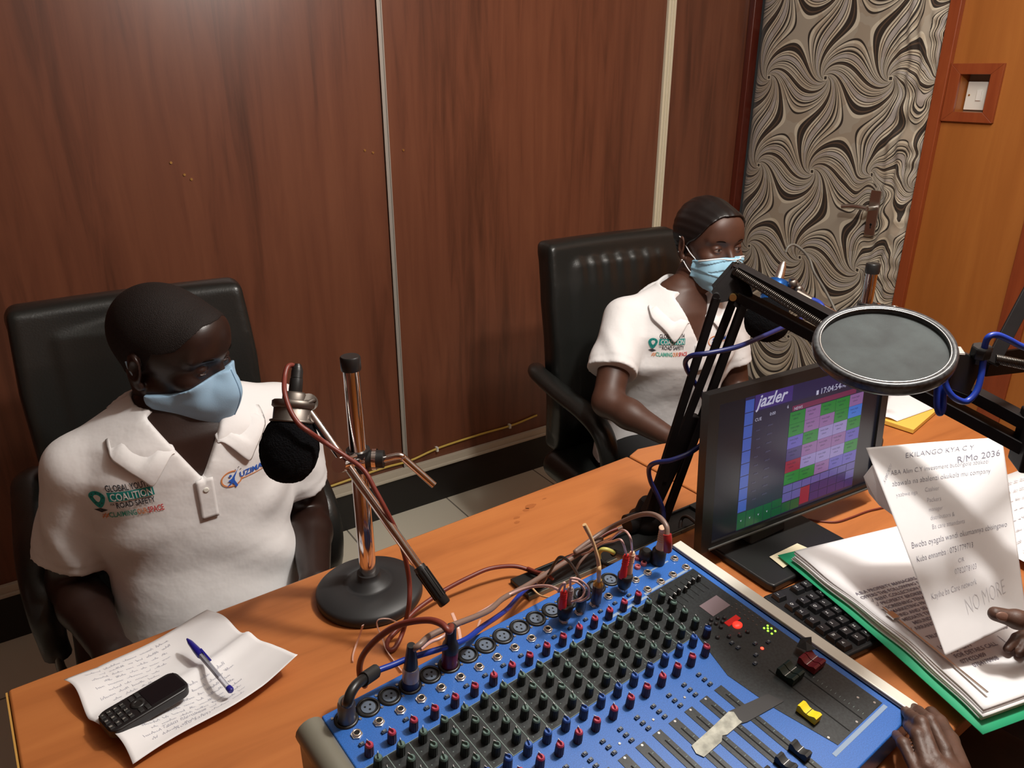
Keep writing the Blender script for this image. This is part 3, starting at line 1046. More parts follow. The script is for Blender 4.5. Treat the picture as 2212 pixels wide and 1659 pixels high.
repeat(jk, [(S_(i) + 0.0008, 0.0495 + dT(i)) for i in range(16)] + [(0.462, 0.0495), (0.4885, 0.0485), (0.4615, 0.073), (0.490, 0.0725), (0.516, 0.0725), (0.545, 0.0725), (0.546, 0.050)])
mb = MB().lathe((0, 0, 0), (0, 0, 1), [(0.0046, 0), (0.0046, 0.004), (0.0030, 0.005), (0.0030, 0.002)], 16, 0)
rc = mb.build('phono_socket', [mat('phono_red_ring', (0.45, 0.12, 0.14), 0.4)], mix)
repeat(rc, [(0.4997, 0.018), (0.498, 0.032), (0.4848, 0.032), (0.4862, 0.018)])
# square push buttons
mb = MB().box((0, 0, 0.0012), (0.0062, 0.0040, 0.0024)).box((0, 0, 0.0030), (0.0040, 0.0030, 0.0014), taper=0.8, mi=1)
bt = mb.build('push_button', [mat('button_base_navy', (0.02, 0.035, 0.07), 0.5), mat('button_top_grey', (0.13, 0.15, 0.17), 0.4)], mix)
sp = [(S_(i) - 0.001, 0.0640 + dT(i)) for i in range(16)]
for i in range(15):
    for k, t in enumerate((0.2120, 0.2210, 0.2295)):
        sp.append((S_(i) + 0.0015 - 0.006 + 0.0, t + dT(i)))
sp += [(0.478, 0.205), (0.478, 0.215), (0.503, 0.2235), (0.520, 0.232), (0.487, 0.236), (0.474, 0.244)]
repeat(bt, sp[:95])
mb = MB().lathe((0, 0, 0), (0, 0, 1), [(0.0019, 0), (0.0015, 0.0008)], 10, 0)
sc = mb.build('screw', [STEEL], mix)
repeat(sc, [(S_(i) + 0.0095, 0.2245 + dT(i)) for i in range(0, 14, 2)] + [(S_(i) + 0.001, 0.2405 + dT(i)) for i in range(14)] + [(0.545, 0.366), (0.500, 0.368), (0.535, 0.350), (0.452, 0.360)])

# fader slots with their scales
mb = MB()
for i in range(15):
    s = S_(i) - 0.0005
    slab(mb, s - 0.0068, 0.238 + dT(i), s + 0.0068, 0.392)
mb.build('fader_panel', EQ_BLACK, mix)
mb = MB()
for i in range(15):
    s = S_(i) - 0.0005
    slab(mb, s - 0.0008, 0.252, s + 0.0008, 0.385, 0.0006, 0.0003, 1)
    for k in range(11):
        t = 0.255 + k * 0.0125
        slab(mb, s + 0.002, t - 0.0003, s + 0.005, t + 0.0003, 0.0006, 0.0002, 0)
for k in range(12):
    slab(mb, 0.515 + 0.001, 0.30 + k * 0.006, 0.519, 0.3005 + k * 0.006, 0.0006, 0.0002, 0)
slab(mb, 0.5085, 0.27, 0.510, 0.37, 0.0006, 0.0003, 1)
slab(mb, 0.480, 0.26, 0.4815, 0.37, 0.0006, 0.0003, 1)
mb.build('fader_scale', [LINE2, MATS['dark_hole']], mix)
def fader(name, s, t, m, w=0.011, l=0.022, h=0.011, marks=WHT):
    mb = MB()
    prof = [(-l / 2, 0.002), (-l / 2, h * 0.92), (-l / 2 + 0.003, h), (-0.003, h * 0.72), (0.003, h * 0.72), (l / 2 - 0.003, h), (l / 2, h * 0.92), (l / 2, 0.002)]
    mb.prism([(a, b) for a, b in prof], (-w / 2, 0, 0), (0, 1, 0), (0, 0, 1), (1, 0, 0), w, 0)
    mb.box((0, 0, h * 0.72 + 0.0002), (w, 0.0007, 0.0004), mi=1)
    o = mb.build(name, [m, marks], mix, bevel=0.0006)
    o.location = (s, -t, 0.0)
    return o
f0 = fader('fader_cap', S_(14), 0.352, BLACK_MATTE)
for i, t in ((13, 0.352), (12, 0.353), (11, 0.350), (10, 0.352), (9, 0.350), (8, 0.352)):
    o = f0.copy(); COL.objects.link(o); o.location = (S_(i), -t, 0)
YEL = mat('yellow_fader_plastic', (0.78, 0.60, 0.01), 0.45)
o = fader('fader_cap', 0.4585, 0.329, YEL, 0.0125, 0.025, 0.012, MATS['dark_hole']); o['label'] = 'yellow fader cap'
DR = mat('dark_red_fader_plastic', (0.16, 0.008, 0.014), 0.4)
for s in (0.526, 0.539):
    o = fader('fader_cap', s, 0.2865, DR, 0.0118, 0.024, 0.012); o['label'] = 'dark red fader cap'
DG = mat('dark_green_fader_plastic', (0.008, 0.022, 0.016), 0.4)
for s in (0.487, 0.500):
    o = fader('fader_cap', s, 0.281, DG, 0.0118, 0.024, 0.012); o['label'] = 'dark green fader cap'
# crumpled black scrap on the red faders
mb = MB()
mb.add([(0.535, -0.262, 0.010), (0.550, -0.258, 0.013), (0.556, -0.268, 0.020), (0.549, -0.2745, 0.0145), (0.548, -0.282, 0.015), (0.536, -0.276, 0.013), (0.543, -0.268, 0.019)],
       [(0, 1, 6), (1, 2, 6), (2, 3, 6), (3, 4, 6), (4, 5, 6), (5, 0, 6), (5, 4, 3, 2, 1, 0)])
mb.build('tape_scrap', BLACK_MATTE, mix)

# graphic equalizer sliders
mb = MB()
for k in range(7):
    s = 0.468 + k * 0.0115
    slab(mb, s - 0.0006, 0.088, s + 0.0006, 0.122, 0.0006, 0.0003, 0)
mb.build('slider_slot', [MATS['dark_hole']], mix)
first = None
for k in range(7):
    s = 0.468 + k * 0.0115
    t = (0.108, 0.106, 0.104, 0.106, 0.103, 0.101, 0.102)[k]
    if first is None:
        mb = MB().box((0, 0, 0.005), (0.006, 0.0045, 0.009), taper=0.7).box((0, 0, 0.0098), (0.0008, 0.0042, 0.0012), mi=1)
        first = mb.build('slider_cap', [BLACK, WHT], mix); first.location = (s, -t, 0)
    else:
        o = first.copy(); COL.objects.link(o); o.location = (s, -t, 0)
# display window, LEDs, seven segment panel
scr = MB(); slab(scr, 0.497, 0.136, 0.535, 0.160, 0.0006, 0.0006)
scr.build('display_window', mat('mauve_display', (0.20, 0.15, 0.165), 0.3), mix)
GL = mat('green_led', (0.2, 0.9, 0.05), 0.4, emit=(0.35, 1.0, 0.05), estr=2.2)
GD = mat('unlit_led', (0.10, 0.08, 0.075), 0.3)
RL = mat('red_led', (1, 0.1, 0.05), 0.4, emit=(1, 0.02, 0.01), estr=9)
def led(s, t, m, n, r=0.0014):
    MB().lathe((s, -t, 0.0006), (0, 0, 1), [(r, 0), (r * 0.8, 0.0008)], 10).build(n, m, mix)
ul = None
for row in range(7):
    for c in range(2):
        for sub in (0,):
            s = 0.534 + c * 0.010 + (0.002 if row % 2 else 0); t = 0.163 + row * 0.0068
            if ul is None:
                ul = MB().lathe((0, 0, 0.0006), (0, 0, 1), [(0.0015, 0), (0.001, 0.001)], 10).build('unlit_lamp', GD, mix); o = ul
            else:
                o = ul.copy(); COL.objects.link(o)
            o.location = (s, -t, 0)
gf = None
for (s, t) in ((0.5375, 0.2135), (0.5455, 0.2135), (0.5375, 0.2195), (0.5455, 0.2195), (0.5375, 0.2255), (0.5455, 0.2255), (0.5415, 0.2165)):
    if gf is None:
        gf = MB().lathe((0, 0, 0.0006), (0, 0, 1), [(0.0015, 0), (0.0011, 0.001)], 10).build('green_lamp', GL, mix); o = gf
    else:
        o = gf.copy(); COL.objects.link(o)
    o.location = (s, -t, 0)
led(0.5045, 0.2335, RL, 'red_lamp', 0.0022)
mb = MB().sphere((0.512, -0.189, 0.001), (0.0075, 0.006, 0.0025), 0, 18)
mb.build('red_lens', mat('glowing_red_lens', (0.9, 0.03, 0.02), 0.35, emit=(1, 0.015, 0.008), estr=3.5), mix)
mb = MB(); slab(mb, 0.500, 0.176, 0.526, 0.184, 0.0006, 0.0008)
mb.build('red_window', mat('dim_red_window', (0.35, 0.01, 0.01), 0.3, emit=(0.7, 0.01, 0.005), estr=0.35), mix)
kd = None
for (s, t) in ((0.499, 0.166), (0.489, 0.163), (0.489, 0.171), (0.499, 0.174), (0.481, 0.167), (0.507, 0.171), (0.489, 0.179), (0.512, 0.205), (0.498, 0.203), (0.484, 0.196), (0.470, 0.188)):
    if kd is None:
        kd = MB().lathe((0, 0, 0.0006), (0, 0, 1), [(0.0030, 0), (0.0026, 0.003), (0.0015, 0.0034)], 14).build('small_button', mat('dark_button', (0.03, 0.03, 0.034), 0.3), mix); o = kd
    else:
        o = kd.copy(); COL.objects.link(o)
    o.location = (s, -t, 0)
# black tape with its paper tape end
mb = MB(); PT(mb, [(0.386, 0.270), (0.447, 0.282), (0.453, 0.300), (0.392, 0.292), (0.378, 0.2875), (0.374, 0.272)], 0.0008, 0.0006)
TAPEB = mat('black_cloth_tape', (0.010, 0.008, 0.008), 0.5)
tag(mb.build('black_tape', TAPEB, M=MXM), 'strip of black tape stuck across the mixer faders', 'tape')
mb = MB(); PT(mb, [(0.3125, 0.2745), (0.352, 0.2725), (0.385, 0.270), (0.390, 0.274), (0.386, 0.284), (0.3865, 0.2885), (0.358, 0.289), (0.352, 0.2865), (0.345, 0.291), (0.3125, 0.292), (0.309, 0.284)], 0.0008, 0.0007)
tag(mb.build('paper_tape', mat('worn_paper_tape', (0.42, 0.42, 0.36), 0.8, noise=(90, 0.35)), M=MXM), 'torn piece of worn grey paper tape stuck on the mixer faders', 'tape')
# ---------------------------------------------------------------- microphone stands
def strip_grid(fn, nu, nv):
    vs = [fn(i / nu, j / nv) for j in range(nv + 1) for i in range(nu + 1)]
    fs = [(j * (nu + 1) + i, j * (nu + 1) + i + 1, (j + 1) * (nu + 1) + i + 1, (j + 1) * (nu + 1) + i) for j in range(nv) for i in range(nu)]
    return vs, fs

def make_stand(base, zc, top, low, label, toward):
    """base on desk, zc = height of the clamp, rod from top (microphone end) to low end"""
    t = empty('microphone_stand', base, label=label, cat='microphone stand', group='chrome table microphone stands')
    o = Vector(base)
    L = lambda p: Vector(p) - o
    MB().lathe((0, 0, 0), (0, 0, 1), [(0.079, 0), (0.081, 0.003), (0.081, 0.013), (0.077, 0.017), (0.040, 0.026), (0.038, 0.0245), (0.030, 0.0245), (0.028, 0.030), (0.019, 0.032), (0.017, 0.042)], 64).build('base', mat('matte_black_iron', (0.018, 0.018, 0.019), 0.5), t)
    MB().lathe((0, 0, 0.030), (0, 0, 1), [(0.0125, 0), (0.0125, 0.20), (0.0112, 0.201), (0.0112, 0.345)], 32).build('pole', CHROME, t)
    MB().lathe((0, 0, 0.372), (0, 0, 1), [(0.0135, 0), (0.0140, 0.003), (0.0140, 0.018), (0.0125, 0.020)], 28).build('pole_cap', BLACK, t)
    c = Vector((0, 0, zc - o.z))
    d = (L(low) - L(top)).normalized()
    tw = Vector(toward).normalized()
    side = Vector((CR[0], CR[1], 0))
    cl = MB().lathe(c - Vector((0, 0, 0.016)), (0, 0, 1), [(0.017, 0), (0.0175, 0.004), (0.0175, 0.028), (0.017, 0.032)], 24)
    cl.cyl(c, c + side * 0.036, 0.014, 0.013)
    clp = cl.build('clamp', BLACK, t)
    MB().cyl(c + side * 0.006, c + side * 0.012, 0.0165).cyl(c + side * 0.020, c + side * 0.026, 0.0155).build('clamp_ring', CHROME, t)
    h0 = c + side * 0.036
    MB().tube([h0, h0 + side * 0.020 + Vector((0, 0, 0.005)), h0 + side * 0.026 + Vector((0, 0, 0.004)), h0 + side * 0.032 + Vector((0, 0, -0.002)), h0 + side * 0.066 + Vector((0.0, -0.01, -0.038))], 0.0052, seg=14).build('clamp_handle', CHROME, t)
    # rod passes in front of the pole
    a, b = L(top), L(low)
    k = (c - a).dot(d)
    near = a + d * k
    MB().cyl(c + (near - c) * 0.2, near + (near - c).normalized() * 0.018 - side * 0.004, 0.0105).build('rod_knuckle', CHROME, t)
    MB().cyl(a, b - d * 0.055, 0.0062, seg=20).build('boom_rod', CHROME, t)
    g = MB()
    g.lathe(b - d * 0.062, d, [(0.0082, 0), (0.0085, 0.002), (0.0085, 0.060), (0.0075, 0.062), (0.0035, 0.062), (0.0035, 0.056)], 24)
    x, y, _ = basis(d)
    for i in range(12):
        an = 2 * PI * i / 12
        e = x * math.cos(an) + y * math.sin(an)
        g.box(b - d * 0.034 + e * 0.0086, (0.0016, 0.0016, 0.044), x * math.cos(an) + y * math.sin(an), y * math.cos(an) - x * math.sin(an), d)
    g.build('grip', BLACK, t)
    return t

def make_mic(foam, axis, label, body_mat, ring_mat, R=0.039, Lf=0.049, group=None):
    """hangs upside down: axis points from the windscreen up to the plug"""
    ax = Vector(axis).normalized()
    f = Vector(foam)
    t = empty('microphone', f, label=label, cat='microphone')
    x, y, _ = basis(ax)
    # windscreen with ragged foam surface
    mb = MB(); seg = 64; m = 40
    rg = random.Random(3)
    vs = []; fs = []
    for i in range(m + 1):
        th = PI * i / m
        for k in range(seg):
            a = 2 * PI * k / seg
            sh = 1.0 + 0.10 * math.cos(th)
            j = 1 + rg.uniform(-0.018, 0.018)
            vs.append((x * math.cos(a) + y * math.sin(a)) * (R * math.sin(th) ** 0.82 * (1.02 - 0.14 * max(0, math.cos(th))) * j) + ax * (Lf * math.cos(th) * j))
    for i in range(m):
        for k in range(seg):
            k2 = (k + 1) % seg
            fs.append(((i + 1) * seg + k, (i + 1) * seg + k2, i * seg + k2, i * seg + k))
    mb.add(vs, fs, 0, True)
    mb.build('windscreen', FOAM, t)
    b0 = ax * (Lf * 0.66)
    MB().lathe(b0, ax, [(0.0290, 0), (0.0305, 0.001), (0.0305, 0.003), (0.0265, 0.0045), (0.0265, 0.026), (0.0240, 0.030), (0.0165, 0.032), (0.0165, 0.040), (0.0120, 0.043)], 32).build('body', body_mat, t)
    MB().lathe(b0 + ax * 0.020, ax, [(0.0270, 0), (0.0295, 0.002), (0.0295, 0.009), (0.0270, 0.011)], 32, cap=False).build('holder_ring', ring_mat, t)
    c = MB().lathe(b0 + ax * 0.042, ax, [(0.0090, 0), (0.0092, 0.004), (0.0088, 0.018), (0.0080, 0.020), (0.0080, 0.030), (0.0055, 0.037), (0.0038, 0.040)], 20)
    for i in range(5):
        c.torus(b0 + ax * (0.063 + i * 0.0032), ax, 0.0076 - i * 0.0004, 0.0008, 20, 6)
    c.build('plug', ring_mat if ring_mat is not NICKEL else BLACK, t)
    return t, b0 + ax * 0.09 + f

top1 = PD(662, 880, 1.055); low1 = PD(962, 1305, 1.035)
make_stand((0.360, 0.935, 0.750), 0.985, top1, low1, 'chrome microphone stand with round black base between the light blue mask wearer and the mixer', (0, -1, 0))
ax1 = (PD(640, 815, 1.06) - PD(625, 966, 1.05))
mic1, plug1 = make_mic(PD(626, 965, 1.05), ax1, 'microphone with round black foam windscreen hanging in front of the light blue mask wearer', NICKEL, NICKEL)
jo = MB()
jo.cyl(Vector(top1 - mic1.location) + Vector((0.004, -0.002, 0.008)), ax1.normalized() * 0.052 + Vector((0.018, 0, 0.0)), 0.0125, 0.0115)
jo.sphere(Vector(top1 - mic1.location), 0.0110)
jo.torus(Vector(top1 - mic1.location) + Vector((0.001, -0.002, 0.004)), top1 - low1, 0.0115, 0.0028, 24, 8)
jo.build('swivel', mat('dull_dark_nickel', (0.15, 0.13, 0.115), 0.62, 0.8), mic1)
# second stand and its blue capped microphone, by the door
top2 = PD(1738, 638, 1.60); low2 = PD(1985, 790, 1.42)
make_stand((1.444, 0.860, 0.750), 1.045, top2, low2, 'chrome microphone stand behind the monitor, its pole rising in front of the patterned door', (0, -1, 0))
f2 = PD(1658, 690, 1.60)
ax2 = (PD(1693, 565, 1.63) - f2)
BLUE_ANOD = mat('blue_anodised_metal', (0.015, 0.10, 0.36), 0.3, 0.6)
mic2 = empty('microphone', f2, label='blue-capped microphone with black foam windscreen in front of the white shirt by the door', cat='microphone')
_m, _p2 = make_mic(f2, ax2, 'x', BLUE_ANOD, NICKEL, 0.046, 0.046)
for ch in [o for o in S.objects if o.parent == _m]:
    ch.parent = mic2
bpy.data.objects.remove(_m)
a2 = ax2.normalized()
MB().lathe(a2 * 0.060, a2, [(0.0235, 0), (0.0245, 0.002), (0.0245, 0.022), (0.0225, 0.024), (0.0225, 0.027), (0.014, 0.030)], 32).build('blue_cap', BLUE_ANOD, mic2)
MB().lathe(a2 * 0.088, a2, [(0.0095, 0), (0.0095, 0.022), (0.0085, 0.024), (0.0085, 0.034), (0.005, 0.046)], 20).build('silver_plug', STEEL, mic2)
jo = MB()
w0 = PD(1712, 612, 1.60) - f2
w1 = Vector(top2 - f2)
jo.tube([a2 * 0.062 + Vector((0.012, 0, 0)), w0, (w0 + w1) / 2 + Vector((0, 0, 0.004)), w1], 0.006, seg=12)
jo.sphere(w0, 0.011); jo.cyl(w0 + Vector((-0.004, 0, 0.012)), w0 + Vector((0.002, 0, -0.014)), 0.006); jo.sphere((w0 + w1) / 2, 0.009)
jo.build('swivel', NICKEL, mic2)

# ---------------------------------------------------------------- spring boom arms
def bar(mb, a, b, w, h, up, mi=0):
    a = Vector(a); b = Vector(b)
    d = (b - a).normalized()
    y = (Vector(up) - d * Vector(up).dot(d)).normalized()
    x = y.cross(d)
    mb.box((a + b) / 2, (w, h, (b - a).length), x, y, d, mi)
def spring(mb, a, b, r, wire, turns, mi=0):
    a = Vector(a); b = Vector(b)
    x, y, d = basis(b - a)
    n = turns * 10
    L = (b - a).length
    mb.tube([a + d * (L * i / n) + (x * math.cos(2 * PI * i / 10) + y * math.sin(2 * PI * i / 10)) * r for i in range(n + 1)], wire, seg=5, smooth_path=False, mi=mi)
SPR = mat('spring_steel_dark', (0.10, 0.09, 0.08), 0.3, 0.9)
bb = PD(1398, 1128, 1.36)
arm = empty('boom_arm', (bb.x, bb.y, 0.7505), label='black spring boom arm rising between the mixer and the monitor and reaching right', cat='microphone boom arm', group='black spring boom arms')
ao = Vector((bb.x, bb.y, 0.7505))
A = lambda x, y, d: PD(x, y, d) - ao
mb = MB().lathe((0, 0, 0), (0, 0, 1), [(0.032, 0), (0.034, 0.004), (0.033, 0.022), (0.024, 0.030), (0.018, 0.05), (0.014, 0.056)], 28)
mb.cyl((-0.045, 0.004, 0.0185), (-0.012, 0, 0.0185), 0.017)
mb.build('desk_clamp', BLACK_METAL, arm)
cdir = Vector(CF)   # direction away from the camera at the time of the photo, used as the arm's width axis
wid = Vector((ray(1500, 800)[0], ray(1500, 800)[1], 0)).normalized()
lows = [((1405, 1095), (1549, 640)), ((1437, 1120), (1607, 655))]
mb = MB()
for k, off in enumerate((0.0, 0.030)):
    for (l, u) in lows:
        a = A(l[0], l[1], 1.325) + wid * (off - 0.012); b = A(u[0], u[1], 1.195) + wid * (off - 0.012)
        bm = MB(); bar(bm, a, b, 0.0035, 0.0135, (0.9, -0.2, -0.4)); bm.build('lower_bar', BLACK_METAL, arm, bevel=0.0008)
mb = MB(); bar(mb, A(1400, 1110, 1.33), A(1500, 895, 1.275), 0.020, 0.024, (0.9, -0.2, -0.4))
mb.build('socket_bracket', BLACK_METAL, arm, bevel=0.003)
mb = MB(); bar(mb, A(1432, 1040, 1.30), A(1583, 652, 1.20), 0.006, 0.0135, (0.9, -0.2, -0.4))
mb.build('inner_bar', BLACK_METAL, arm, bevel=0.0008)
# elbow plates
for off in (-0.014, 0.024):
    P = [A(x, y, 1.20) + wid * off for x, y in ((1537, 625), (1583, 573), (1600, 577), (1622, 618), (1630, 655), (1600, 668), (1575, 645), (1548, 650))]
    n = wid * 0.0028
    k = len(P)
    MB().add(P + [p + n for p in P], [tuple(range(k))[::-1], tuple(range(k, 2 * k))] + [(i, (i + 1) % k, k + (i + 1) % k, k + i) for i in range(k)]).build('elbow_plate', BLACK_METAL, arm)
for (x, y, m_) in ((1547, 634, BLACK), (1583, 636, BRASS), (1589, 582, SPR)):
    c = A(x, y, 1.2)
    MB().cyl(c - wid * 0.020, c + wid * 0.030, 0.0055, seg=16).build('rivet', m_, arm)
ups = [((1592, 583, 1.195), (2245, 930, 0.955)), ((1592, 638, 1.195), (2245, 986, 0.955))]
for (l, u) in ups:
    for off in (-0.010, 0.020):
        bm = MB(); bar(bm, A(*l) + wid * off, A(*u) + wid * off, 0.0035, 0.0155, (0, 0, 1)); bm.build('upper_bar', BLACK_METAL, arm, bevel=0.0008)
    bm = MB(); bar(bm, A(*l) + wid * 0.005 + Vector((0, 0, 0.0065)), A(*u) + wid * 0.005 + Vector((0, 0, 0.0065)), 0.028, 0.002, (0, 0, 1)); bm.build('bar_web', BLACK_METAL, arm)
for off, q in ((-0.016, 0), (0.026, -6)):
    s0 = A(1590, 583 + q, 1.195) + wid * off; s1 = A(1800, 712 + q, 1.10) + wid * off
    bm = MB(); spring(bm, s0, s1, 0.0052, 0.0011, 64); bm.build('spring', SPR, arm)
e = A(2240, 955, 0.955)
mb = MB()
mb.box(e + wid * 0.005, (0.045, 0.035, 0.075), wid, wid.cross(Vector((0, 0, 1))), (0, 0, 1))
mb.build('end_bracket', BLACK_METAL, arm, bevel=0.003)

J = PD(2128, 790, 0.935)
arm2 = empty('boom_arm', (1.66, 0.34, 0.7505), label='second black boom arm at the right edge of the view behind the pop filter', cat='microphone boom arm', group='black spring boom arms')
o2v = Vector((1.66, 0.34, 0.7505))
B = lambda v: Vector(v) - o2v
MB().lathe((0, 0, 0), (0, 0, 1), [(0.032, 0), (0.034, 0.004), (0.033, 0.022), (0.016, 0.04)], 24).cyl((0, 0, 0.03), (0, 0, 0.34), 0.009).build('post', BLACK_METAL, arm2)
Q = B((1.66, 0.34, 1.10))
bm = MB(); bar(bm, B(PD(2135, 775, 0.935)), Q + Vector((0, 0, 0.02)), 0.004, 0.015, (0, 0, 1)); bar(bm, B(PD(2130, 800, 0.935)), Q + Vector((0, 0, -0.02)), 0.004, 0.015, (0, 0, 1)); 
bm.build('lower_bar', BLACK_METAL, arm2)
bm = MB(); spring(bm, B(PD(2150, 775, 0.925)), B(PD(2330, 812, 0.90)), 0.0050, 0.0011, 50); bm.build('spring', SPR, arm2)
bm = MB(); bar(bm, B(PD(2142, 785, 0.925)), B(PD(2330, 430, 0.95)), 0.005, 0.016, (0.8, -0.5, 0.2)); bm.build('upper_bar', BLACK_METAL, arm2, bevel=0.0008)

# pop filter
pn = Vector((-0.282, -0.177, 0.943)).normalized()
pc = PD(1908, 750, 0.90)
pf = empty('pop_filter', pc, label='round black pop filter on the boom arm above the monitor', cat='pop filter')
RIM = mat('worn_black_rim', (0.035, 0.037, 0.040), 0.33, noise=(200, 0.6), coat=0.3)
MB().lathe(pn * -0.008, pn, [(0.0695, 0.0), (0.0770, 0.0), (0.0782, 0.003), (0.0782, 0.011), (0.0765, 0.0150), (0.0715, 0.0150), (0.0695, 0.013), (0.0690, 0.004), (0.0695, 0.0)], 96, cap=False).build('rim', RIM, pf)
MB().torus(pn * 0.0058, pn, 0.0698, 0.0009, 96, 8).build('rim_lip', STEEL, pf)
x_, y_, _ = basis(pn)
vs = [Vector((0, 0, 0))]; fs = []
for r in range(1, 9):
    for k in range(64):
        a = 2 * PI * k / 64
        vs.append((x_ * math.cos(a) + y_ * math.sin(a)) * 0.0697 * r / 8)
for k in range(64):
    fs.append((0, 1 + k, 1 + (k + 1) % 64))
for r in range(1, 8):
    for k in range(64):
        a = 1 + (r - 1) * 64 + k; b = 1 + (r - 1) * 64 + (k + 1) % 64
        fs.append((a, a + 64, b + 64, b))
net = mkobj('mesh_screen', vs, fs, mat('grey_nylon_mesh', (0.020, 0.026, 0.026), 0.75, noise=(28, 0.5), bump=(1500, 0.5, 0.0004)), pf)
so = net.modifiers.new('solid', 'SOLIDIFY'); so.thickness = 0.0006
K = lambda x, y, d: PD(x, y, d) - pc
jp = MB()
jp.box(K(2064, 757, 0.905), (0.019, 0.015, 0.003), K(2075, 758, 0.9).normalized(), pn.cross(K(2075, 758, 0.9)).normalized(), pn)
jp.build('joint_plate', STEEL, pf, bevel=0.002)
for q in ((2060, 750), (2066, 763)):
    MB().lathe(K(q[0], q[1], 0.902), pn, [(0.0028, 0), (0.0022, 0.0018)], 12).build('rivet', NICKEL, pf)
P = [K(2072, 757, 0.915), K(2128, 783, 0.925), K(2093, 856, 0.93), K(2046, 838, 0.92)]
n = Vector((0.35, 0.55, 0.05)) * 0.02
MB().add(P + [p + n for p in P], [(3, 2, 1, 0), (4, 5, 6, 7), (0, 1, 5, 4), (1, 2, 6, 5), (2, 3, 7, 6), (3, 0, 4, 7)]).build('clamp_bracket', BLACK, pf, bevel=0.0015)
kn = MB()
kd_ = Vector((-0.1, -0.1, 1)).normalized()
kn.lathe(K(2112, 783, 0.925), kd_, [(0.0075, 0), (0.0075, 0.006), (0.0115, 0.008), (0.0120, 0.010), (0.0120, 0.020), (0.0105, 0.022)], 8, sm=False)
kn.build('clamp_knob', BLACK, pf, bevel=0.001)

# ---------------------------------------------------------------- monitor
mX = Vector((math.cos(-0.065), math.sin(-0.065), 0)); mN = Vector((-mX.y, mX.x, 0))
mV = (Vector((0, 0, 1)) * math.cos(0.06) + mN * math.sin(0.06)).normalized(); mD = mX.cross(mV) * -1     # mD points away from the viewer
mo = Vector((1.03, 0.665, 0.75))
mon = empty('monitor', mo, label='black widescreen computer monitor showing coloured radio playout software', cat='monitor')
BL = Vector((0.823, 0.697, 0.799)) - mo
MWd, MHt = 0.432, 0.256
def SC(u, v, h=0.0):
    """u right, v down on the front of the monitor"""
    return BL + mX * (u * MWd) + mV * ((1 - v) * MHt) - mD * h
u0, u1, v0, v1 = 0.052, 0.958, 0.078, 1.004
mb = MB()
outer = [(0, 0), (1, 0), (1, 1.055), (0, 1.055)]
inner = [(u0, v0), (u1, v0), (u1, v1), (u0, v1)]
vs = []
for h in (0.004, -0.012):
    vs += [SC(u, v, h) for u, v in outer]
vs += [SC(u, v, 0.004) for u, v in inner] + [SC(u, v, -0.001) for u, v in inner]
fs = []
for i in range(4):
    j = (i + 1) % 4
    fs += [(i, 8 + i, 8 + j, j), (8 + i, 12 + i, 12 + j, 8 + j), (i, j, 4 + j, 4 + i)]
fs.append((4, 5, 6, 7))
mb.add(vs, [f[::-1] for f in fs])
mb.build('bezel', mat('glossy_black_bezel', (0.011, 0.010, 0.010), 0.3), mon)
bk = MB()
bk.box(BL + mX * (MWd / 2) + mV * (MHt * 0.48) + mD * 0.026, (MWd - 0.012, MHt, 0.030), mX, mV, mD, taper=0.86)
bk.build('back_shell', BLACK_MATTE, mon, bevel=0.004)
MB().box(SC(0.5, 1.040, 0.0055), (MWd * 0.93, 0.0035, 0.003), mX, mV, mD).build('lower_lip', mat('lit_lip_grey', (0.07, 0.07, 0.065), 0.35), mon, bevel=0.001)  # lip coloured paler than the bezel to stand for its lit edge
def emat(name, c, s=0.52):
    m = mat('screen_' + name, (c[0] * 0.06, c[1] * 0.06, c[2] * 0.06), 0.25, emit=c, estr=s)
    return m
cols = {'off': (0.012, 0.012, 0.020), 'bg': (0.034, 0.030, 0.066), 'head': (0.030, 0.026, 0.095), 'logo': (0.07, 0.04, 0.24), 'blue': (0.07, 0.14, 0.58), 'red': (0.36, 0.02, 0.06), 'bar': (0.22, 0.035, 0.10), 'green': (0.018, 0.26, 0.045),
        'pink': (0.34, 0.16, 0.42), 'lav': (0.38, 0.30, 0.66), 'purple': (0.16, 0.13, 0.56), 'dpurple': (0.08, 0.06, 0.22), 'sky': (0.06, 0.22, 0.80), 'dgreen': (0.012, 0.12, 0.045), 'text': (0.72, 0.70, 0.92), 'dim': (0.14, 0.13, 0.24), 'small': (0.15, 0.12, 0.42), 'icon': (0.05, 0.03, 0.17)}
names = list(cols)
mats_s = [emat(n, cols[n]) for n in names]
ix = {n: i for i, n in enumerate(names)}
sb = MB()
def R(a, b, c, d, n, h=0.0):
    sb.add([SC(a, d, h), SC(c, d, h), SC(c, b, h), SC(a, b, h)], [(0, 1, 2, 3)], ix[n])
R(u0, v0, u1, v1, 'off', -0.0006)
R(0.185, v0 + 0.006, 0.852, v1 - 0.006, 'bg', -0.0004)
R(0.185, v0 + 0.006, 0.852, 0.20, 'head', -0.0003)
R(0.235, 0.088, 0.43, 0.19, 'logo', -0.0002)
for i in range(9):
    R(0.187, 0.106 + i * 0.0853, 0.230, 0.106 + i * 0.0853 + 0.080, 'blue', -0.0001)
R(0.436, 0.232, 0.80, 0.268, 'bar', -0.0001)
us = [0.427, 0.512, 0.599, 0.685, 0.768, 0.850]
grid = [['green', 'pink', 'green', 'green', 'pink'], ['green', 'pink', 'pink', 'green', 'sky'], ['purple', 'green', 'lav', 'lav', 'green'], ['dpurple', 'pink', 'pink', 'pink', 'purple'], ['red', 'lav', 'lav', 'lav', 'green'], ['green', 'green', 'pink', 'purple', 'purple']]
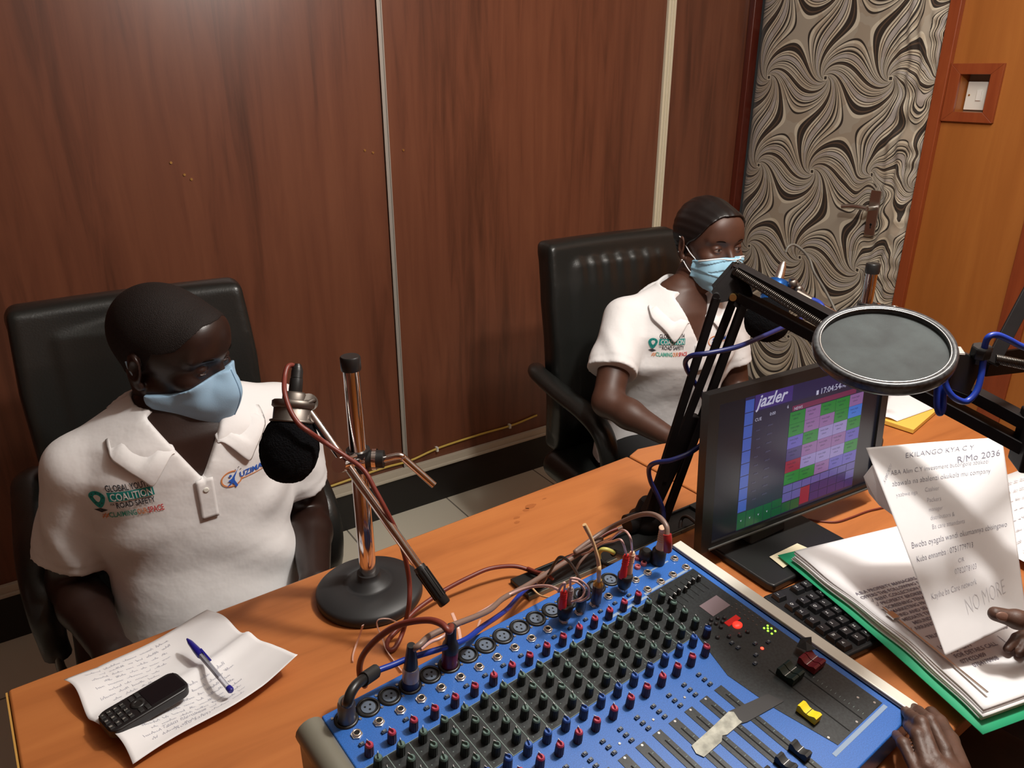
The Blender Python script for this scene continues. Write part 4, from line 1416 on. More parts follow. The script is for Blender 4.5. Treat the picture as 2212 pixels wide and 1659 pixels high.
for r_ in range(6):
    for c_ in range(5):
        va = 0.274 + r_ * 0.0855
        R(us[c_], va, us[c_ + 1] - 0.0012, va + 0.0842, grid[r_][c_], -0.0001)
for c_ in range(8):
    a = 0.427 + c_ * 0.053
    R(a, 0.792, a + 0.051, 0.845, 'small', -0.0001)
    R(a, 0.850, a + 0.051, 0.912, 'small' if c_ in (0, 1, 7) else 'icon', -0.0001)
    if c_ > 2:
        R(a, 0.916, a + 0.051, 0.975, 'icon', -0.0001)
R(0.528, 0.850, 0.582, 0.975, 'red', -0.00005)
for c_ in range(4):
    R(0.187 + c_ * 0.046, 0.876, 0.187 + c_ * 0.046 + 0.044, 0.994, 'dgreen', -0.0001)
R(0.371, 0.872, 0.425, 0.930, 'dgreen', -0.0001); R(0.371, 0.934, 0.425, 0.992, 'dgreen', -0.0001)
R(0.427, 0.918, 0.475, 0.990, 'dgreen', -0.0001); R(0.477, 0.918, 0.526, 0.990, 'dgreen', -0.0001)
sb.build('screen', mats_s, mon)
tx = Ink(); tx_logo = Ink(); tx_clock = Ink(); tx_cell = Ink()
asp = MWd / MHt
def ST(txt, u, v, size, mi=0, shear=0.0, off=0.0, h=0.0003, tx=None):
    tx = tx or globals()['tx']
    # size = letter height as a share of the screen height
    tx.put(text2d(txt, 1.0, shear, off), lambda x, y: SC(u + x * size / asp, v - y * size, h), mi=mi)
ST('jazler', 0.245, 0.172, 0.115, 0, 0.35, 0.02, tx=tx_logo)
ST('17:04:54', 0.583, 0.202, 0.058, tx=tx_clock)
ST('Tuesday', 0.70, 0.172, 0.022, tx=tx_clock); ST('04 May 21', 0.695, 0.198, 0.022, tx=tx_clock)
tx_clock.put(rect2d(0, 0, 0.012, 0.03, 1), lambda x, y: SC(0.562 + x, 0.200 - y, 0.0003))
ST('NEWS', 0.445, 0.262, 0.028)
ST('0:00', 0.315, 0.250, 0.030); ST('6', 0.405, 0.235, 0.032); ST('CUE', 0.24, 0.262, 0.030)
for i in range(9):
    ST('track', 0.25 + 0.004 * (i % 3), 0.33 + i * 0.06, 0.016, 1); ST('playlist', 0.31, 0.318 + i * 0.06, 0.016, 1)
for r_ in range(6):
    for c_ in range(5):
        ST('music jingle', us[c_] + 0.010, 0.302 + r_ * 0.0855, 0.017, 0, tx=tx_cell); ST('advert', us[c_] + 0.02, 0.328 + r_ * 0.0855, 0.017, 0, tx=tx_cell)
for c_ in range(4):
    ST('v', 0.203 + c_ * 0.046, 0.94, 0.03, 0)
_tm = emat('text', cols['text'], 0.8)
tx.build('panel_text', [_tm, emat('dimtext', cols['dim'])], mon)
tx_logo.build('logo_text', _tm, mon); tx_clock.build('clock_text', _tm, mon)
tx_cell.build('grid_text', emat('celltext', (0.02, 0.03, 0.06), 0.5), mon)
MB().box(SC(0.72, 0.105, 0.0001), (0.006, 0.018, 0.0004), mX, mV, mD).build('crest', mats_s[ix['dim']], mon)
# foot
mb = MB()
fo = [(-0.105, 0.010), (-0.100, 0.0), (0.100, 0.0), (0.105, 0.010), (0.105, 0.135), (0.095, 0.145), (-0.095, 0.145), (-0.105, 0.135)]
R_ = Matrix.Rotation(-0.03, 3, 'Z')
fo = [((R_ @ Vector((a, b, 0))).x, (R_ @ Vector((a, b, 0))).y) for a, b in fo]
mb.prism(fo, (-0.050, -0.078, 0.0008), (1, 0, 0), (0, 1, 0), (0, 0, 1), 0.014)
mb.build('foot', BLACK, mon, bevel=0.004, seg=3)
MB().add([(-0.095, 0.018, 0.0145), (-0.005, 0.018, 0.0145), (-0.005, 0.058, 0.0145), (-0.095, 0.058, 0.0145), (-0.075, 0.045, 0.125), (-0.005, 0.045, 0.125), (-0.005, 0.070, 0.125), (-0.075, 0.070, 0.125)],
         [(3, 2, 1, 0), (4, 5, 6, 7), (0, 1, 5, 4), (1, 2, 6, 5), (2, 3, 7, 6), (3, 0, 4, 7)]).build('neck', BLACK_MATTE, mon, bevel=0.004)
# sticky note on the foot
note = [PZ(1662, 1203, 0.7662), PZ(1692, 1227, 0.7662), PZ(1750, 1191, 0.7662), PZ(1745, 1184, 0.7668), PZ(1722, 1174, 0.7662)]
MB().add(note + [p + Vector((0, 0, 0.0004)) for p in note], [(4, 3, 2, 1, 0)[::-1], (5, 6, 7, 8, 9)] + [(i, (i + 1) % 5, 5 + (i + 1) % 5, 5 + i) for i in range(5)]).build('paper_label', mat('cream_note', (0.74, 0.66, 0.46), 0.7), mon).location = -mo

# keyboard under the folder
kb = empty('keyboard', (0.845, 0.585, 0.7505), math.radians(-6), label='black computer keyboard between the mixer rail and the green folder', cat='keyboard')
MB().box((0.20, -0.075, 0.007), (0.40, 0.150, 0.013)).build('case', mat('satin_black_case', (0.012, 0.012, 0.013), 0.35), kb, bevel=0.004)
KEY = mat('black_keycap', (0.016, 0.016, 0.018), 0.32)
first = None; kl = Ink()
rows = [(-0.016, [0, 2, 3, 4, 5]), (-0.042, range(9)), (-0.061, range(9)), (-0.080, range(9)), (-0.099, range(9)), (-0.118, range(9)), (-0.135, range(5))]
for r_, (y, ks) in enumerate(rows):
    for k in ks:
        x = 0.018 + k * 0.019 + (0.004 * (r_ % 4) if k else 0.0)
        if first is None:
            first = MB().box((0, 0, 0.004), (0.0175, 0.0172, 0.008), taper=0.80).build('key', KEY, kb, bevel=0.0012); o = first
        else:
            o = first.copy(); COL.objects.link(o)
        o.location = (x, y, 0.0132)
        kl.put(text2d(random.choice(['A', 'S', 'Q', '1', 'Z', 'X', 'W', '2']), 0.006), lambda a, b, x=x, y=y: Vector((x - 0.004 + a, y - 0.001 + b, 0.0214)))
kl.build('key_letters', mat('white_key_print', (0.7, 0.7, 0.7), 0.6), kb)

# ---------------------------------------------------------------- papers
def sheet(name, fn, nu, nv, m=PAPER, parent=None, th=0.0003):
    vs, fs = strip_grid(fn, nu, nv)
    o = mkobj(name, vs, fs, m, parent, smooth=True)
    s_ = o.modifiers.new('solid', 'SOLIDIFY'); s_.thickness = th; s_.offset = -1
    return o
def scribble(ink, x0, y0, x1, size, fn, seed, w=0.00045, mi=0):
    rg = random.Random(seed)
    x = x0
    while x < x1:
        wl = rg.uniform(2.0, 6.0) * size
        pts = []
        n = int(wl / (size * 0.28))
        for i in range(n):
            pts.append((x + i * size * 0.28 + rg.uniform(-.1, .1) * size, y0 + (0 if i % 2 else rg.choice([0.5, 0.55, 0.6, 1.2]) * size) + rg.uniform(-.08, .08) * size))
        ink.line(pts, w, fn, mi)
        x += wl + size * 0.9
# creased note sheet on the left
q00, q10, q11, q01 = PZ(290, 1662, 0.752), PZ(650, 1458, 0.752), PZ(447, 1326, 0.752), PZ(140, 1488, 0.752)
nz_ = lambda u, v: 0.0008 + 0.011 * math.exp(-((v - 0.47) / 0.06) ** 2) * (0.25 + 0.75 * u) + 0.012 * max(0, 1 - u * 5) * abs(math.sin(v * PI * 1.7)) + 0.012 * max(0, (u - 0.75) * 4) ** 1.5 * (1 - v) + 0.012 * max(0, 1 - v * 4) ** 1.5 * (0.3 + u) + 0.005 * math.sin(u * 7 + 1) * math.sin(v * 6) ** 2 + 0.005
def NP(u, v, h=0.0):
    p = q00.lerp(q10, u).lerp(q01.lerp(q11, u), v)
    p = p + Vector((0.004 * math.sin(v * 9), 0.003 * math.sin(u * 8), 0))
    return Vector((p.x, p.y, 0.7508 + max(0.0002, nz_(min(max(u, 0), 1), min(max(v, 0), 1))) + h))
pt = empty('notes_sheet', (0.08, 0.92, 0.7505), label='creased white sheet of handwritten notes under the mobile phone', cat='paper')
sh = sheet('sheet', lambda u, v: NP(u, v) - Vector((0.08, 0.92, 0.7505)), 40, 40, PAPER, pt)
ik = Ink()
nfn = lambda x, y: NP(x, y, 0.0004) - Vector((0.08, 0.92, 0.7505))
for k in range(9):
    v = 0.93 - k * 0.048
    scribble(ik, 0.10 + 0.06 * (k % 2), v, 0.62 - 0.03 * k, 0.018, nfn, k, 0.0020)
for k in range(8):
    v = 0.40 - k * 0.046
    scribble(ik, 0.10 + 0.03 * (k % 3), v, 0.78 - 0.02 * k, 0.018, nfn, 50 + k, 0.0020)
ik.put(text2d('Road safety', 0.045, 0.3, -0.012), nfn, 0.25, 0.06); ik.put(text2d('Team Members', 0.04, 0.3, -0.012), nfn, 0.2, 0.13)
ik.build('handwriting', mat('grey_ballpoint', (0.50, 0.51, 0.58), 0.8), pt)

# phone on it
ph0, ph1, ph2, ph3 = PZ(210, 1548, 0.775), PZ(236, 1588, 0.775), PZ(411, 1484, 0.775), PZ(378, 1448, 0.775)
pcn = (ph0 + ph1 + ph2 + ph3) / 4
pX = ((ph2 + ph3) / 2 - (ph0 + ph1) / 2); pL = pX.length; pX.normalize(); pX.z = 0
pY = Vector((-pX.y, pX.x, 0))
phone = empty('mobile_phone', (pcn.x, pcn.y, 0.7635), math.atan2(pX.y, pX.x), label='small black keypad mobile phone lying on the handwritten notes', cat='mobile phone')
PW = 0.045
mb = MB()
out = []
for (cx, cy, a0) in ((pL / 2 - 0.012, PW / 2 - 0.012, 0), (-pL / 2 + 0.012, PW / 2 - 0.012, 90), (-pL / 2 + 0.012, -PW / 2 + 0.012, 180), (pL / 2 - 0.012, -PW / 2 + 0.012, 270)):
    for k in range(6):
        a = math.radians(a0 + 18 * k)
        out.append((cx + 0.012 * math.cos(a), cy + 0.012 * math.sin(a)))
mb.prism(out, (0, 0, 0), (1, 0, 0), (0, 1, 0), (0, 0, 1), 0.0135)
mb.build('body', mat('phone_black', (0.010, 0.009, 0.010), 0.35), phone, bevel=0.0025, seg=3)
MB().box((0.024, 0, 0.0138), (0.045, 0.034, 0.0006)).build('display', mat('phone_glass', (0.006, 0.006, 0.008), 0.08), phone, bevel=0.0003)
MB().lathe((-0.008, 0, 0.0136), (0, 0, 1), [(0.0085, 0), (0.0085, 0.001), (0.0045, 0.0012), (0.0040, 0.0006)], 24).build('navigation_key', BLACK, phone)
kf = None; pk = Ink()
KPR = mat('pale_key_print', (0.45, 0.42, 0.38), 0.5)
lab = '147*2580369#'
n_ = 0
for c_ in range(3):
    for r_ in range(4):
        x = -0.022 - r_ * 0.0078; y = 0.012 - c_ * 0.012
        if kf is None:
            kf = MB().box((0, 0, 0.0007), (0.0058, 0.0095, 0.0014), taper=0.85).build('key', BLACK_MATTE, phone, bevel=0.0004); o = kf
        else:
            o = kf.copy(); COL.objects.link(o)
        o.location = (x, y, 0.0134)
        pk.put(text2d(lab[n_], 0.0052), lambda a, b, x=x, y=y: Vector((x - 0.0018 + b, y + 0.0018 - a, 0.0150)))
        n_ += 1
for y in (0.013, -0.013):
    o = kf.copy(); COL.objects.link(o); o.location = (-0.010, y, 0.0134)
for y in (0.016, -0.016):
    o = kf.copy(); COL.objects.link(o); o.location = (-0.002, y * 0.9, 0.0134)
pk.build('key_print', KPR, phone)

# ballpoint pen
pa, pb = PZ(404, 1380, 0.776), PZ(500, 1493, 0.772)
pd_ = (pb - pa).normalized(); Lp = (pb - pa).length
pen = empty('ballpoint_pen', (pa + pb) / 2, label='clear ballpoint pen with blue cap lying on the handwritten notes', cat='pen')
o_ = pa - (pa + pb) / 2
PENB = mat('pen_blue', (0.015, 0.012, 0.22), 0.3)
mb = MB().lathe(o_, pd_, [(0.0012, 0), (0.0035, 0.010), (0.0048, 0.030), (0.0050, 0.042), (0.0046, 0.044)], 16)
mb.box(o_ + pd_ * 0.052 + Vector((0.003, 0.001, 0.0045)), (0.0025, 0.0012, 0.030), basis(pd_)[0], basis(pd_)[1], pd_)
mb.build('cap', PENB, pen)
MB().lathe(o_ + pd_ * 0.040, pd_, [(0.0038, 0), (0.0038, Lp - 0.047)], 6, sm=False).build('barrel', mat('clear_barrel', (0.85, 0.87, 0.95), 0.08, trans=0.7), pen)
MB().lathe(o_ + pd_ * 0.042, pd_, [(0.0016, 0), (0.0016, Lp - 0.075)], 10).build('ink_tube', mat('dark_blue_ink', (0.01, 0.01, 0.08), 0.3), pen)
MB().lathe(o_ + pd_ * (Lp - 0.008), pd_, [(0.0040, 0), (0.0042, 0.006), (0.003, 0.008)], 14).build('end_plug', PENB, pen)

# green folder with its stack of papers
FO = Vector((0.846, 0.262, 0.768)); e1 = Vector((0.972, -0.236, 0)); e2 = Vector((0.250, 0.968, 0)).normalized()
GREEN = mat('green_card', (0.025, 0.40, 0.19), 0.6)
fdr = empty('folder', FO, label='green card folder under the stack of printed papers', cat='folder')
LF = 0.385
def FP(u, v, h=0.0):
    """u across (m), v away from the desk edge (m)"""
    return e1 * u + e2 * v + Vector((0, 0, h + 0.005 * math.sin(min(1, max(0, v / 0.385)) * PI)))
sheet('back_cover', lambda u, v: FP(u * 0.25, v * LF, 0.003), 10, 16, GREEN, fdr, 0.0012)
stk = empty('paper_stack', FO, label='thick stack of printed pages lying in the green folder', cat='papers')
def SP(u, v, h):
    # curled outline of the pile
    k = 0.004 * math.sin(v / LF * 6) + 0.001 * math.sin(v / LF * 25)
    return e1 * (u + 0.012 + k * max(0, 1 - u * 8)) + e2 * (v + 0.014) + Vector((0, 0, h + 0.005 * math.sin(v / LF * PI)))
HS = 0.020
mb = MB()
nv = 24
poly = []
for lay in range(7):
    h = 0.0062 + lay * 0.0026
    rg = random.Random(lay)
    du = rg.uniform(-0.003, 0.003); dv = rg.uniform(-0.003, 0.003)
    vs, fs = strip_grid(lambda u, v: SP(u * 0.212 + du, v * 0.345 + dv, h + 0.0012 * math.sin(v * 8 + lay)), 12, 60)
    o = mkobj('page', vs, fs, PAPER, stk, smooth=True)
    s_ = o.modifiers.new('solid', 'SOLIDIFY'); s_.thickness = 0.0022; s_.offset = -1
TOPH = 0.0062 + 6 * 0.0026 + 0.0016
def TP(x, y):
    return SP(x, y, 0.0062 + 6 * 0.0026 + 0.0012 * math.sin((y / 0.345) * 8 + 6) + 0.0007)
ik = Ink()
lines = [('A.B.A PROPERTY MANAGERS LTD', 0.060), ('OFFERS THE FOLLOWING SERVICES', 0.060), ('RENT COLLECTION ONLINE', 0.078), ('PROPERTY BROKERING', 0.078), ('SCREENING TENANTS', 0.078), ('MARKETING PROPERTY RENT', 0.078), ('FIND AND SELECT SUITABLE TENANTS', 0.078), ('MEDIATE TENANT AND LANDLORD', 0.078), ('MISUNDERSTANDINGS', 0.086), ('ARRANGE REPAIR AND MAINTENANCE', 0.078), ('', 0), ('TRUST THEM WITH YOUR PROPERTY', 0.078), ('', 0), ('LOCATED IN BUGEMBE ALONG', 0.078), ('JINJA CITY', 0.086), ('FOR DETAILS CALL', 0.086), ('0774223409', 0.086), ('0704170908', 0.096)]
for i, (t_, x) in enumerate(lines):
    y = 0.222 - i * 0.0098
    if t_:
        ik.put(text2d(t_, 0.0088, 0, 0.012), TP, x - 0.050, y)
    if x == 0.078 and i < 10:
        ik.line([(x - 0.059, y + 0.003), (x - 0.057, y), (x - 0.053, y + 0.007)], 0.0007, TP)
ik.line([(0.125, 0.088), (0.125, 0.064), (0.178, 0.088)], 0.0008, TP)
ik.put(text2d('July', 0.012, 0.3, -0.01), TP, 0.130, 0.050); ik.put(text2d('W', 0.02, 0.4, -0.01), TP, 0.190, 0.040)
ik.build('print', PRINT, stk)
MB().box(SP(0.018, 0.10, TOPH + 0.002), (0.0035, 0.17, 0.0016), e1, e2, (0, 0, 1)).box(SP(0.018, 0.165, TOPH + 0.003), (0.011, 0.014, 0.003), e1, e2, (0, 0, 1)).build('fastener', STEEL, stk, bevel=0.0005)

# the sheet held up in the hand
TL, TR, BLh, BRh = PD(1873, 965, 1.10), PD(2168, 942, 1.10), PD(2045, 1416, 0.970), PD(2222, 1332, 0.995)
hs_o = PD(2040, 1180, 1.05)
hn = (TR - TL).cross(BLh - TL).normalized()
if hn.dot(Vector(CF)) > 0:
    hn = -hn
def HP(u, v, h=0.0):
    p = BLh.lerp(BRh, u).lerp(TL.lerp(TR, u), v)
    c = 0.003 * math.sin(PI * v) * (1 - u) + 0.006 * math.sin(PI * u) * (0.4 + 0.6 * (1 - v)) - 0.004
    return p + hn * (c + h) - hs_o
hsht = empty('handwritten_sheet', hs_o, label='long white handwritten sheet held up in a hand over the folder', cat='paper')
sheet('sheet', lambda u, v: HP(u, v), 60, 80, PAPER, hsht)
ik = Ink()
HW = 0.2; HL = 0.3
def hw(txt, ua, ub, v, mi=0, rise=0.0, off=-0.015, shear=0.3, tall=1.0):
    vs, fs = text2d(txt, 1.0, shear, off)
    q = (ub - ua) * HW / max(x for x, y in vs)
    ik.put(([(x * q, y * q * tall) for x, y in vs], fs), lambda x, y: HP(ua + x / HW, v + (y + x * rise) / HL, 0.0005), mi=mi)
hw('EKILANGO KYA C Y', 0.25, 0.78, 0.925, 0, 0.04)
hw('R/Mo 2036', 0.62, 0.965, 0.868, 0, 0.10, -0.004, 0.15)
hw('5/08/2021', 0.03, 0.13, 0.80, 1, 1.3, -0.012, 0.1, 1.6)
hw('ABA Alim C.Y investment butongole abakozi', 0.10, 0.87, 0.842, 0, 0.02, tall=1.25)
hw('abawala na abalenzi okukola mu company', 0.08, 0.87, 0.785, 0, 0.02, tall=1.25)
hw('yaabwe nga', 0.08, 0.25, 0.730, 1, tall=1.2)
for t_, ua, ub, v in (('Cashier', 0.31, 0.43, 0.735), ('Packers', 0.30, 0.42, 0.680), ('manager', 0.29, 0.41, 0.633), ('distributors &', 0.28, 0.49, 0.590), ('Ba care attendants', 0.27, 0.56, 0.545)):
    hw(t_, ua, ub, v, 1, tall=1.3)
hw('Bwoba oyagala wandi okumannya ebisingawo', 0.05, 0.93, 0.475, 0, 0.02, tall=1.3)
hw('Kuba ennamba : 0751779713', 0.05, 0.58, 0.410, 0, 0.02, tall=1.3)
hw('OR', 0.40, 0.46, 0.362, 1); hw('0782078103', 0.34, 0.56, 0.312, 1, tall=1.3)
hw('Kayihe ba Care network', 0.06, 0.52, 0.235, 1, 0.02, tall=1.3)
hw('NO MORE', 0.34, 0.80, 0.120, 2, 0.12, -0.02, 0.1, 1.6)
ik.build('handwriting', [INK, INK_PALE, mat('faint_pencil', (0.66, 0.65, 0.68), 0.8)], hsht)
bs_o = PD(1900, 1080, 1.13)
corner = [PD(1866, 1030, 1.125) - bs_o, PD(1885, 1005, 1.125) - bs_o, PD(1960, 1080, 1.115) - bs_o, PD(1945, 1125, 1.11) - bs_o, PD(1900, 1092, 1.12) - bs_o, PD(1878, 1066, 1.125) - bs_o]
k = len(corner)
t_ = empty('loose_sheet', bs_o, label='folded white sheet poking out behind the held-up handwritten sheet', cat='paper')
MB().add(corner + [p + Vector((0, 0.0006, 0)) for p in corner], [tuple(range(k)), tuple(range(k, 2 * k))[::-1]] + [(i, (i + 1) % k, k + (i + 1) % k, k + i) for i in range(k)]).build('sheet', PAPER, t_)

# papers and red book at the right edge on the side desk
rb = empty('book', (1.44, 0.46, 0.7505), math.radians(-14), label='dark red hardback book under papers at the right edge of the desk', cat='book')
MB().box((0, 0, 0.0135), (0.27, 0.20, 0.003)).box((0, 0, 0.0015), (0.27, 0.20, 0.003)).box((0, 0.0985, 0.0075), (0.27, 0.003, 0.015)).build('cover', mat('dark_red_cloth', (0.22, 0.012, 0.02), 0.6), rb)
MB().box((0, -0.003, 0.0075), (0.262, 0.19, 0.0095)).build('pages', PAPER, rb)
lp = empty('loose_papers', (1.43, 0.45, 0.7665), math.radians(-8), label='white printed papers lying on the red book at the right edge', cat='papers')
sheet('sheet', lambda u, v: Vector((lerp(-0.16, 0.15, u), lerp(-0.13, 0.13, v), 0.0006 + 0.004 * math.sin(u * 4) ** 2)), 8, 8, PAPER, lp)
ik = Ink()
for i in range(9):
    scribble(ik, -0.14, 0.10 - i * 0.022, 0.12, 0.004, lambda x, y: Vector((x, y, 0.0055)), 200 + i, 0.0006)
ik.build('print', PRINT, lp)
en_o = Vector((1.64, 0.86, 0.7505))
env = [PZ(1905, 915, 0.752), PZ(1972, 937, 0.752), PZ(2026, 890, 0.752), PZ(1935, 838, 0.752)]
env = [p - en_o for p in env]
en = empty('envelope', en_o, label='yellow envelope under a white sheet to the right of the monitor', cat='envelope')
MB().add(env + [p + Vector((0, 0, 0.010)) for p in env], [(3, 2, 1, 0), (4, 5, 6, 7), (0, 1, 5, 4), (1, 2, 6, 5), (2, 3, 7, 6), (3, 0, 4, 7)]).build('envelope_body', mat('yellow_envelope_paper', (0.80, 0.52, 0.09), 0.7), en, bevel=0.001)
cv = [PZ(1900, 900, 0.764), PZ(1938, 910, 0.764), PZ(2022, 880, 0.764), PZ(1930, 828, 0.764)]
tp = empty('cover_sheet', cv[0], label='white sheet lying on the yellow envelope right of the monitor', cat='paper')
sheet('sheet', lambda u, v: cv[0].lerp(cv[1], u).lerp(cv[3].lerp(cv[2], u), v) - cv[0] + Vector((0, 0, 0.004 * math.sin(PI * u))), 8, 8, PAPER, tp)
# ---------------------------------------------------------------- people
def frame(o, th):
    M = Matrix.Translation(Vector(o)) @ Matrix.Rotation(th, 4, 'Z')
    return M, M.inverted()

def head_matrix(c, yaw, pitch, roll, s=1.0):
    return Matrix.Translation(Vector(c)) @ Matrix.Rotation(yaw, 4, 'Z') @ Matrix.Rotation(pitch, 4, 'X') @ Matrix.Rotation(roll, 4, 'Y') @ Matrix.Scale(s, 4)

def build_head(h, fem, neck_end, slot=0.0042):
    """implicit head in its own frame: face towards -y, ears on x"""
    F = Field((-0.105, -0.14, -0.22), (0.105, 0.135, 0.145), h)
    w = 0.0735 if fem else 0.0765
    F.ell((0, 0.018, 0.035), (w, 0.094, 0.086), 0.01)
    F.ell((0, -0.028, 0.030), (w * 0.90, 0.068, 0.074), 0.02)
    F.ell((0, -0.034, -0.040), (0.054 if fem else 0.058, 0.058, 0.066), 0.025)
    jw = 0.050 if fem else 0.056
    for s in (-1, 1):
        F.cap((s * jw * 1.02, 0.000, -0.040), (s * 0.016, -0.078, -0.096), 0.018, 0.015, 0.02)
        F.ell((s * 0.042, -0.062, -0.020), (0.020, 0.022, 0.017), 0.018)
        F.cap((s * 0.010, -0.0855, 0.026), (s * 0.046, -0.072, 0.028), 0.0085, 0.007, 0.014)
    F.ell((0, -0.080, -0.100), (0.020, 0.016, 0.015), 0.016)
    F.ell((0, -0.070, 0.055), (0.045, 0.025, 0.035), 0.03)
    # eye sockets
    for s in (-1, 1):
        F.ell((s * 0.0315, -0.103, 0.006), (0.019, 0.020, 0.013), 0.014, 's')
    # nose
    F.cap((0, -0.087, 0.012), (0, -0.108, -0.028), 0.0065, 0.0105, 0.010)
    for s in (-1, 1):
        F.ell((s * 0.0125, -0.100, -0.031), (0.0085, 0.010, 0.0075), 0.006)
        F.ell((s * 0.0065, -0.108, -0.0385), (0.0035, 0.006, 0.003), 0.002, 's')
    # lips
    for s in (-1, 1):
        F.cap((s * 0.002, -0.0985, -0.0600), (s * 0.021, -0.088, -0.0625), 0.0065, 0.003, 0.006)
        F.cap((s * 0.002, -0.0970, -0.0700), (s * 0.018, -0.088, -0.0670), 0.0075, 0.003, 0.006)
    F.ell((0, -0.106, -0.0645), (0.024, 0.010, 0.0012), 0.003, 's')
    # lids with an almond opening
    for s in (-1, 1):
        c = (s * 0.0315, -0.0755, 0.004)
        F.ell(c, (0.0148, 0.0148, 0.0138), 0.004)
        F.ell((s * 0.0315, -0.093, 0.0030), (0.0135, 0.0135, slot), 0.002, 's')
    # ears
    for s in (-1, 1):
        R = Matrix.Rotation(s * 0.35, 3, 'Z') @ Matrix.Rotation(0.18, 3, 'X')
        F.ell((s * (w + 0.003), 0.014, -0.002), (0.0075, 0.018, 0.031), 0.006, R=mat3(R))
        F.ell((s * (w + 0.011), 0.008, 0.003), (0.0065, 0.010, 0.017), 0.004, 's', R=mat3(R))
        F.ell((s * (w + 0.002), 0.006, -0.030), (0.006, 0.009, 0.009), 0.006)
    rn = 0.046 if fem else 0.057
    F.cap((0, 0.022, -0.045), neck_end, rn, rn * 1.08, 0.022)
    F.cap((0, -0.012, -0.075), (neck_end[0], neck_end[1] - 0.012, neck_end[2]), rn * 0.72, rn * 0.75, 0.02)
    return F

def hair_field(F, line, th, h, ripple=0.0):
    """cap of hair over the skull, kept above the hair line (y -> z)"""
    G = Field(F.lo, F.ax[0][0] * 0 + np.array([F.ax[i][-1] for i in range(3)]), h)
    G.F = F.F.copy()
    G.h = F.h; G.n = F.n; G.ax = F.ax; G.lo = F.lo
    X = G.ax[0][:, None, None]; Y = G.ax[1][None, :, None]; Z = G.ax[2][None, None, :]
    base = Field(F.lo, np.array([F.ax[i][-1] for i in range(3)]), F.h)
    base.ax = F.ax; base.n = F.n; base.F = np.full(F.F.shape, 0.06, np.float32)
    w = line['w']
    base.ell((0, 0.018, 0.035), (w, 0.094, 0.086), 0.01)
    base.ell((0, -0.028, 0.030), (w * 0.90, 0.068, 0.074), 0.02)
    base.ell((0, -0.070, 0.055), (0.045, 0.025, 0.035), 0.03)
    if line.get('nape', True):
        base.cap((0, 0.045, -0.02), (0, 0.050, -0.055), 0.045, 0.040, 0.02)
    if line.get('bun'):
        base.ell(line['bun'], (0.034, 0.028, 0.030), 0.008)
    zc = np.interp(Y, line['y'], line['z']) + 0 * X
    zc = zc + line.get('side', 0.0) * np.clip((np.abs(X) - 0.03) / 0.04, 0, 1) * np.clip((-Y - 0.02) / 0.04, 0, 1)
    cut = zc - Z
    t = th + ripple * np.sin(np.arctan2(X, Z) * 30)
    return base, (np.maximum(base.F - t, cut * 0.8)).astype(np.float32)

def eyes(Mh, parent, look=(0, -1, -0.2)):
    L_ = Vector(look).normalized()
    for s in (-1, 1):
        c = Vector((s * 0.0315, -0.0755, 0.004))
        e = MB().sphere(c, 0.0124, seg=24).build('eyeball', EYE_WHITE, parent, M=Mh)
        x, y, _ = basis(L_)
        d = MB()
        d.sphere(c + L_ * 0.0072, (0.0066, 0.0066, 0.0060), seg=20, X=x, Y=y, Z=L_)
        d.build('iris', EYE_IRIS, e, M=Mh)
        b = MB()
        pts = [(s * 0.014, -0.0955, 0.0235), (s * 0.026, -0.0945, 0.0275), (s * 0.038, -0.088, 0.0275), (s * 0.050, -0.076, 0.0225)]
        b.tube([Vector(p) for p in pts], lambda u: 0.0014 + 0.0022 * math.sin(PI * (0.15 + 0.85 * u)), seg=8, flat=0.6)
        b.build('eyebrow', BROW, parent, M=Mh)

def mesh_to(F, Mx, relax_it=1):
    V, Fc = F.mesh()
    V = relax(V, Fc, relax_it)
    R = np.array([[Mx[i][j] for j in range(4)] for i in range(4)])
    return V @ R[:3, :3].T + R[:3, 3], Fc

def join_np(parts):
    Vs = []; Fs = []; o = 0
    for V, Fc in parts:
        Vs.append(V); Fs.append(Fc + o); o += len(V)
    return np.concatenate(Vs), np.concatenate(Fs)

